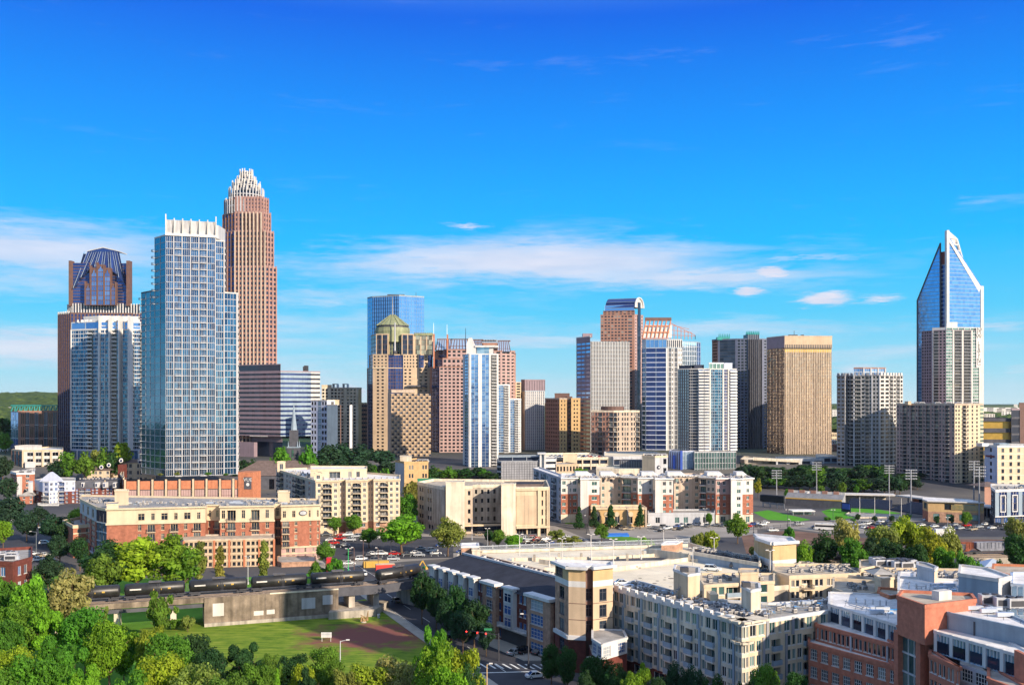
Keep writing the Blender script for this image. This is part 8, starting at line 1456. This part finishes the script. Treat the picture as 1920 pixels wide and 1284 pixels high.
for i, (px, ty, D_, by) in enumerate([(1456, 881, 575, 0), (1531, 866, 600, 0), (1667, 872, 590, 0), (1708, 880, 500, 0), (1826, 864, 540, 0), (1836, 874, 470, 0)]):
    x, y = w(px, D_); H = z(ty, D_); t = thing('floodlight_mast', (x, y, 0), 'tall ballpark floodlight mast, %s from the left' % ords[i], 'floodlight', 'floodlight masts of the ballpark'); m_ = MB(); m_.cyl((0, 0, 0), (0, 0, H), .42, .25, 10); part('mast', m_, 'grey', t)
    m_ = MB(); [m_.box(-3, 3, -.15, .15, H-1.5*k-.25, H-1.5*k) for k in range(4)]; m_.box(-.2, .2, -.3, .3, H-5.4, H); part('rack', m_, 'steel', t)
    for k in range(4):
        m_ = MB()
        for j in range(7): m_.cyl((-2.7+.9*j, -.2, H-1.5*k-.1), (-2.7+.9*j, -.65, H-1.5*k-.3), .2, .32, 8)
        part('lamp_row', m_, 'grey_light', t)
# traffic signal over the junction
x, y = w(935, 222); t = thing('traffic_signal', (x, y, 0), 'traffic signal arm with three red lights in the shaded junction', 'traffic light'); m_ = MB(); m_.cyl((0, 0, 0), (0, 0, 6.5), .16, .12, 8); part('pole', m_, 'dark', t); m_ = MB(); m_.cyl((0, 0, 6), (-9, 4, 6.4), .1, .07, 6); part('arm', m_, 'dark', t)
for k in (3.0, 5.0, 7.6):
    hx, hy = -9*k/9, 4*k/9; m_ = MB(); m_.box(hx-.2, hx+.2, hy-.2, hy+.15, 5.2, 6.3); h_ = part('signal_head', m_, 'dark', t); m_ = MB(); m_.cyl((hx, hy-.2, 6.05), (hx, hy-.26, 6.05), .15, .15, 10)
    mt_, tt, bb = newmat('red_signal'); bb.inputs['Emission Color'].default_value = (1, .03, .02, 1); bb.inputs['Emission Strength'].default_value = 6; bb.inputs['Base Color'].default_value = (.5, 0, 0, 1); MT['red_signal'] = MT.get('red_signal', mt_); part('red_lens', m_, 'red_signal', h_)
m_ = MB(); m_.box(-3.4, -1.6, 1.4, 1.5, 6.7, 7.2); part('street_sign', m_, 'roof_green', t)

# ------------------------------------------------------------ odds and ends
x, y = g(612, 1202); t = thing('notice_board', (x, y, 0), 'white board on two legs standing on the shaded lawn', 'sign'); m_ = MB(); m_.box(-1.3, 1.3, -.06, .06, 1.0, 2.3); part('board', m_, 'white', t)
for k in (-1.15, 1.05): m_ = MB(); m_.box(k, k+.1, -.05, .05, 0, 2.3); part('leg', m_, 'white', t)
m_ = MB(); m_.box(-1.1, 1.1, -.08, -.06, 1.6, 2.1); part('sign_face', m_, 'grey_light', t)
x, y = g(682, 1166); t = thing('sculpture', (x, y, 0), 'rough brown carved sculpture on the worn patch of the lawn', 'sculpture'); m_ = MB(); R_ = random.Random(4)
for i in range(9): a_ = R_.uniform(0, 6.28); m_.cyl((R_.uniform(-.9, .9), R_.uniform(-.4, .4), R_.uniform(.2, .6)), (R_.uniform(-.8, 1.3), R_.uniform(-.4, .4), R_.uniform(.8, 1.7)), .3, .14, 7)
m_.cyl((.9, 0, .5), (1.2, .1, 3.2), .34, .08, 8); m_.cyl((.8, 0, 1.2), (-.9, 0, 2.0), .2, .1, 7); part('carving', m_, 'carved', t); m_ = MB(); m_.cyl((0, 0, 0), (0, 0, .3), .8, .6, 12); part('base', m_, 'concrete', t)
x, y = g(710, 1158); t = thing('litter_bin', (x, y, 0), 'small pale litter bin on the shaded lawn near the street', 'bin'); m_ = MB(); m_.cyl((0, 0, 0), (0, 0, 1), .35, .42, 12); part('drum', m_, 'grey_light', t); m_ = MB(); m_.cyl((0, 0, 1), (0, 0, 1.15), .46, .3, 12); part('lid', m_, 'steel', t)
def container(px, py, mat, label, L=6, H=2.6, rz=.25, nm='container'):
    x, y = g(px, py); t = thing(nm, (x, y, 0), label, 'container', rz=rz); m_ = MB(); m_.box(-L/2, L/2, -1.2, 1.2, .15, H); part('shell', m_, mat, t); m_ = MB()
    for i in range(int(L/.5)): m_.box(-L/2+.5*i+.1, -L/2+.5*i+.25, -1.26, -1.2, .3, H-.15)
    part('corrugation', m_, mat, t); m_ = MB(); m_.box(-L/2-.05, L/2+.05, -1.28, 1.28, H, H+.12); part('roof', m_, 'cream' if mat == 'red' else mat, t); return t
container(722, 1072, 'red', 'red site container beside the excavator behind the tank cars', 6.6, 2.8); container(705, 1063, 'yellow', 'yellow roofed site container left of the excavator', 9, 2.2)
container(617, 1096, 'red_metal', 'small bright red cabin standing upright behind the tank cars', 1.3, 8.8, 0); container(1770, 1004, 'white', 'long white trailer at the edge of the shaded lot', 9, 3.0, .1, 'trailer')
x, y = g(775, 1076); t = thing('excavator', (x, y, 0), 'yellow excavator with raised arm at the work site behind the tank cars', 'excavator', rz=.3)
for s_ in (-1, 1): m_ = MB(); m_.hexa([(-1.6, s_*1-.25, 0), (1.6, s_*1-.25, 0), (1.6, s_*1+.25, 0), (-1.6, s_*1+.25, 0), (-1.9, s_*1-.25, .75), (1.9, s_*1-.25, .75), (1.9, s_*1+.25, .75), (-1.9, s_*1+.25, .75)]); part('track', m_, 'dark', t)
m_ = MB(); m_.box(-1.6, 1.4, -1.1, 1.1, .8, 1.8); part('body', m_, 'yellow', t); m_ = MB(); m_.box(.2, 1.4, .2, 1.1, 1.8, 2.9); part('cab', m_, 'glass_dark', t)
m_ = MB(); m_.cyl((1.2, -.2, 1.5), (3.2, -.2, 4.6), .28, .22, 6); part('boom', m_, 'yellow', t); m_ = MB(); m_.cyl((3.2, -.2, 4.6), (4.6, -.2, 2.2), .2, .15, 6); part('arm', m_, 'yellow', t); m_ = MB(); m_.hexa([(4.3, -.6, 1.4), (5.1, -.6, 1.6), (5.1, .3, 1.6), (4.3, .3, 1.4), (4.2, -.6, 2.3), (4.9, -.6, 2.4), (4.9, .3, 2.4), (4.2, .3, 2.3)]); part('bucket', m_, 'yellow', t)
x, y = g(782, 1074); m_ = MB(); R_ = random.Random(9)
k0 = [(R_.uniform(-.2, .2)) for _ in range(40)]; n_ = 9
for i in range(n_):
    for j in range(5): m_.q((x+i*.9-2, y+j-1, 2.4+k0[i]+.5*math.sin(i)), (x+i*.9-1.1, y+j-1, 2.4+k0[i+1]+.5*math.sin(i+1)), (x+i*.9-1.1, y+j, 2.1+k0[i+1]+.5*math.sin(i+1)), (x+i*.9-2, y+j, 2.1+k0[i]+.5*math.sin(i)))
for i in range(4): m_.cyl((x-1.8+2.2*i, y, 0), (x-1.8+2.2*i, y, 2.4), .08, .08, 6)
tag(part('tarpaulin', m_, 'plastic_green', None), 'bright green tarpaulin on posts right of the excavator', 'tarpaulin')
for i, (px, py) in enumerate(((765, 1068), (752, 1072), (745, 1068), (795, 1080))):
    x, y = g(px, py); m_ = MB(); [m_.box(x+R_.uniform(-2, 2), x+R_.uniform(2, 3), y+R_.uniform(-1, 0), y+R_.uniform(0, 1), .02+.3*k, .28+.3*k) for k in range(4)]; tag(part('material_pile', m_, ('orange', 'cream', 'orange', 'grey_light')[i], None), ('orange pile of boards nearest the excavator', 'cream pile of boards beside the red container', 'small orange pile between container and excavator', 'grey pile of boards under the green tarpaulin')[i], 'material pile')
# bus
x, y = g(1551, 994); t = thing('bus', (x, y, 0), 'white bus waiting at the junction beside the ballpark entrance', 'bus', rz=-.35); m_ = MB(); m_.box(-5.5, 5.5, -1.25, 1.25, .5, 3.2); part('body', m_, 'white', t); m_ = MB(); m_.box(-5.3, 5.2, -1.28, 1.28, 1.7, 2.6); m_.box(5.5, 5.54, -1.1, 1.1, 1.3, 2.8); part('window_band', m_, 'pane_dark', t)
for xx in (-3.4, 3.6):
    for yy_ in (-1.15, 1.15): m_ = MB(); m_.cyl((xx, yy_-.15, .5), (xx, yy_+.15, .5), .5, .5, 14); part('wheel', m_, 'rubber', t)
m_ = MB(); m_.box(-2, 2, -.7, .7, 3.2, 3.5); part('roof_unit', m_, 'grey_light', t)
# gazebo
x, y = g(1861, 1084); t = thing('gazebo', (x, y, 0), 'gazebo with a pale blue pyramid roof at the right behind the brick office', 'gazebo'); m_ = MB()
for (a_, b_) in (((-4.6, -4), (4.6, -4)), ((4.6, -4), (4.6, 4)), ((4.6, 4), (-4.6, 4)), ((-4.6, 4), (-4.6, -4))): m_.poly([(*a_, 4.6), (*b_, 4.6), (0, 0, 6.8)])
part('roof', m_, 'aluminium', t)
for sx_ in (-3.8, 0, 3.8):
    for sy in (-3.3, 3.3): m_ = MB(); m_.cyl((sx_, sy, 0), (sx_, sy, 4.7), .14, .14, 8); part('column', m_, 'dark', t)
m_ = MB(); m_.box(-4, 4, -3.5, 3.5, .02, .2); part('floor', m_, 'concrete', t)
for i, (px, py, L) in enumerate(((1152, 1004, 7), (1168, 1004, 5))): x, y = g(px, py); m_ = MB(); m_.hexa([(x-L/2, y-3, .02), (x+L/2, y-3, .02), (x+L/2, y+3, .02), (x-L/2, y+3, .02), (x-L/2, y-2.6, .5), (x+L/2, y-2.6, .6), (x+L/2, y+2.6, 1.0), (x-L/2, y+2.6, .8)]); tag(part('tarpaulin_cover', m_, 'tarp', None), ('larger blue sheeted cover on the car park gravel', 'smaller blue sheeted cover right of the larger one')[i], 'tarpaulin')
# fences
def fence(a, b, h, n, label, mat='charcoal', z0_=0):
    t = thing('fence', (0, 0, 0), label, 'fence'); f_, L_ = frame(a, b); m_ = MB(); m_.ob(f_, 0, L_, -.03, .03, z0_+h-.1, z0_+h); m_.ob(f_, 0, L_, -.03, .03, z0_+.1, z0_+.2); k = int(L_/.5)
    for i in range(k): m_.ob(f_, L_*i/k, L_*i/k+.06, -.03, .03, z0_+.1, z0_+h)
    part('mesh_panel', m_, mat, t)
    for i in range(n+1): m_ = MB(); u = L_*i/n; m_.ob(f_, u-.07, u+.07, -.08, .08, z0_, z0_+h+.15); part('post', m_, mat, t)
fence(g(350, 1106), g(600, 1082), 1.8, 12, 'dark wire fence along the track below the long brick building'); fence(g(1640, 1090), g(1900, 1084), 1.8, 12, 'dark fence across the scrub at right behind the brick office'); fence(w(1590, 500), w(1708, 478), 1.6, 10, 'pale railing before the ball field', 'grey_light')
fence(g(1400, 994), g(1500, 986), 1.4, 8, 'low dark rail beside the road at the embankment top')
for i, (px, py) in enumerate(((1612, 480), (1640, 478), (1668, 476), (1690, 474))): x, y = w(px, py); t = thing('net_pole', (x, y, 0), 'white ballpark net pole, %s from the left before the seats' % ords[i], 'pole', 'net poles'); m_ = MB(); m_.cyl((0, 0, 0), (0, 0, 12), .18, .12, 8); part('pole', m_, 'offwhite', t); m_ = MB(); m_.cyl((0, 0, 12), (0, 0, 12.3), .2, .2, 8); part('cap', m_, 'steel', t)
# scattered far buildings
FB = [(4, 826, 900, 18, 'white'), (2, 800, 1050, 22, 'pink_stone'), (1566, 812, 1150, 16, 'cream'), (1562, 826, 1000, 14, 'white'), (1568, 838, 900, 14, 'brown'), (1868, 764, 3600, 90, 'white'), (1900, 766, 3500, 70, 'offwhite'), (1856, 776, 2600, 20, 'offwhite'), (1890, 772, 3000, 24, 'white'), (683, 762, 2400, 8, 'white'), (686, 772, 1800, 8, 'cream'), (1566, 768, 2600, 12, 'white'), (18, 768, 3000, 10, 'white'), (60, 752, 5200, 10, 'white'), (1905, 758, 5200, 8, 'white')]
for i, (px, ty, D_, wpx, mt) in enumerate(FB):
    x, y = w(px, D_); wd = wpx*D_/F; b0 = gz(x, y)-2; zt = z(ty, D_); zt = max(zt, b0+8)
    B = Bld('distant_building', '%s distant building, %s from the front of those beyond the skyline' % ({'white': 'white', 'pink_stone': 'pinkish', 'cream': 'cream', 'brown': 'brown', 'offwhite': 'off-white'}[mt], ords[i]), 'building', 'distant buildings'); B.tier([(x-wd/2, y), (x+wd/2, y+2), (x+wd/2, y+20), (x-wd/2, y+20)], b0, zt, mt, {0: C('wwww', max(2, int((zt-b0)/4)), wall=mt, st=0, pane='pane_dark')}, par=.5); B.done()

# ------------------------------------------------------------ air
hz = bpy.data.materials.new('haze'); hz.use_nodes = True; hn = hz.node_tree; hn.nodes.clear(); ho = hn.nodes.new('ShaderNodeOutputMaterial'); hv = hn.nodes.new('ShaderNodeVolumePrincipled'); hn.links.new(hv.outputs[0], ho.inputs['Volume'])
hv.inputs['Color'].default_value = (.80, .88, 1, 1); hv.inputs['Density'].default_value = .000018; hv.inputs['Anisotropy'].default_value = .2
m_ = MB(); m_.box(-13000, 13000, -450, 14500, -20, 300); me = bpy.data.meshes.new('haze'); me.from_pydata(m_.v, [], [f_[::-1] for f_ in m_.f]); me.materials.append(hz); tag(link('haze', me), 'thin blue air over the whole city', None, kind='stuff')

# ------------------------------------------------------------ an unseen tower, added and shaped to lay shade on the lawn
B = Bld('office_tower', 'slim grey glass office tower added out of view to cast shade on the lawn', 'tower'); pts = [(80, 115), (94, 100), (100, 111), (87, 125)]
B.tier(pts, 0, 90, 'grey_light', {0: G(8, 22, wall='grey_light', glass='glass_deep', vw=.5, hh=1.0), 1: G(7, 22, wall='grey_light', glass='glass_deep', vw=.5, hh=1.0), 2: G(5, 22, wall='grey_light', glass='glass_deep', vw=.5, hh=1.0)}); B.tier([(84, 115), (93, 105), (97, 111), (88, 121)], 90, 94, 'grey', par=.4); B.done()
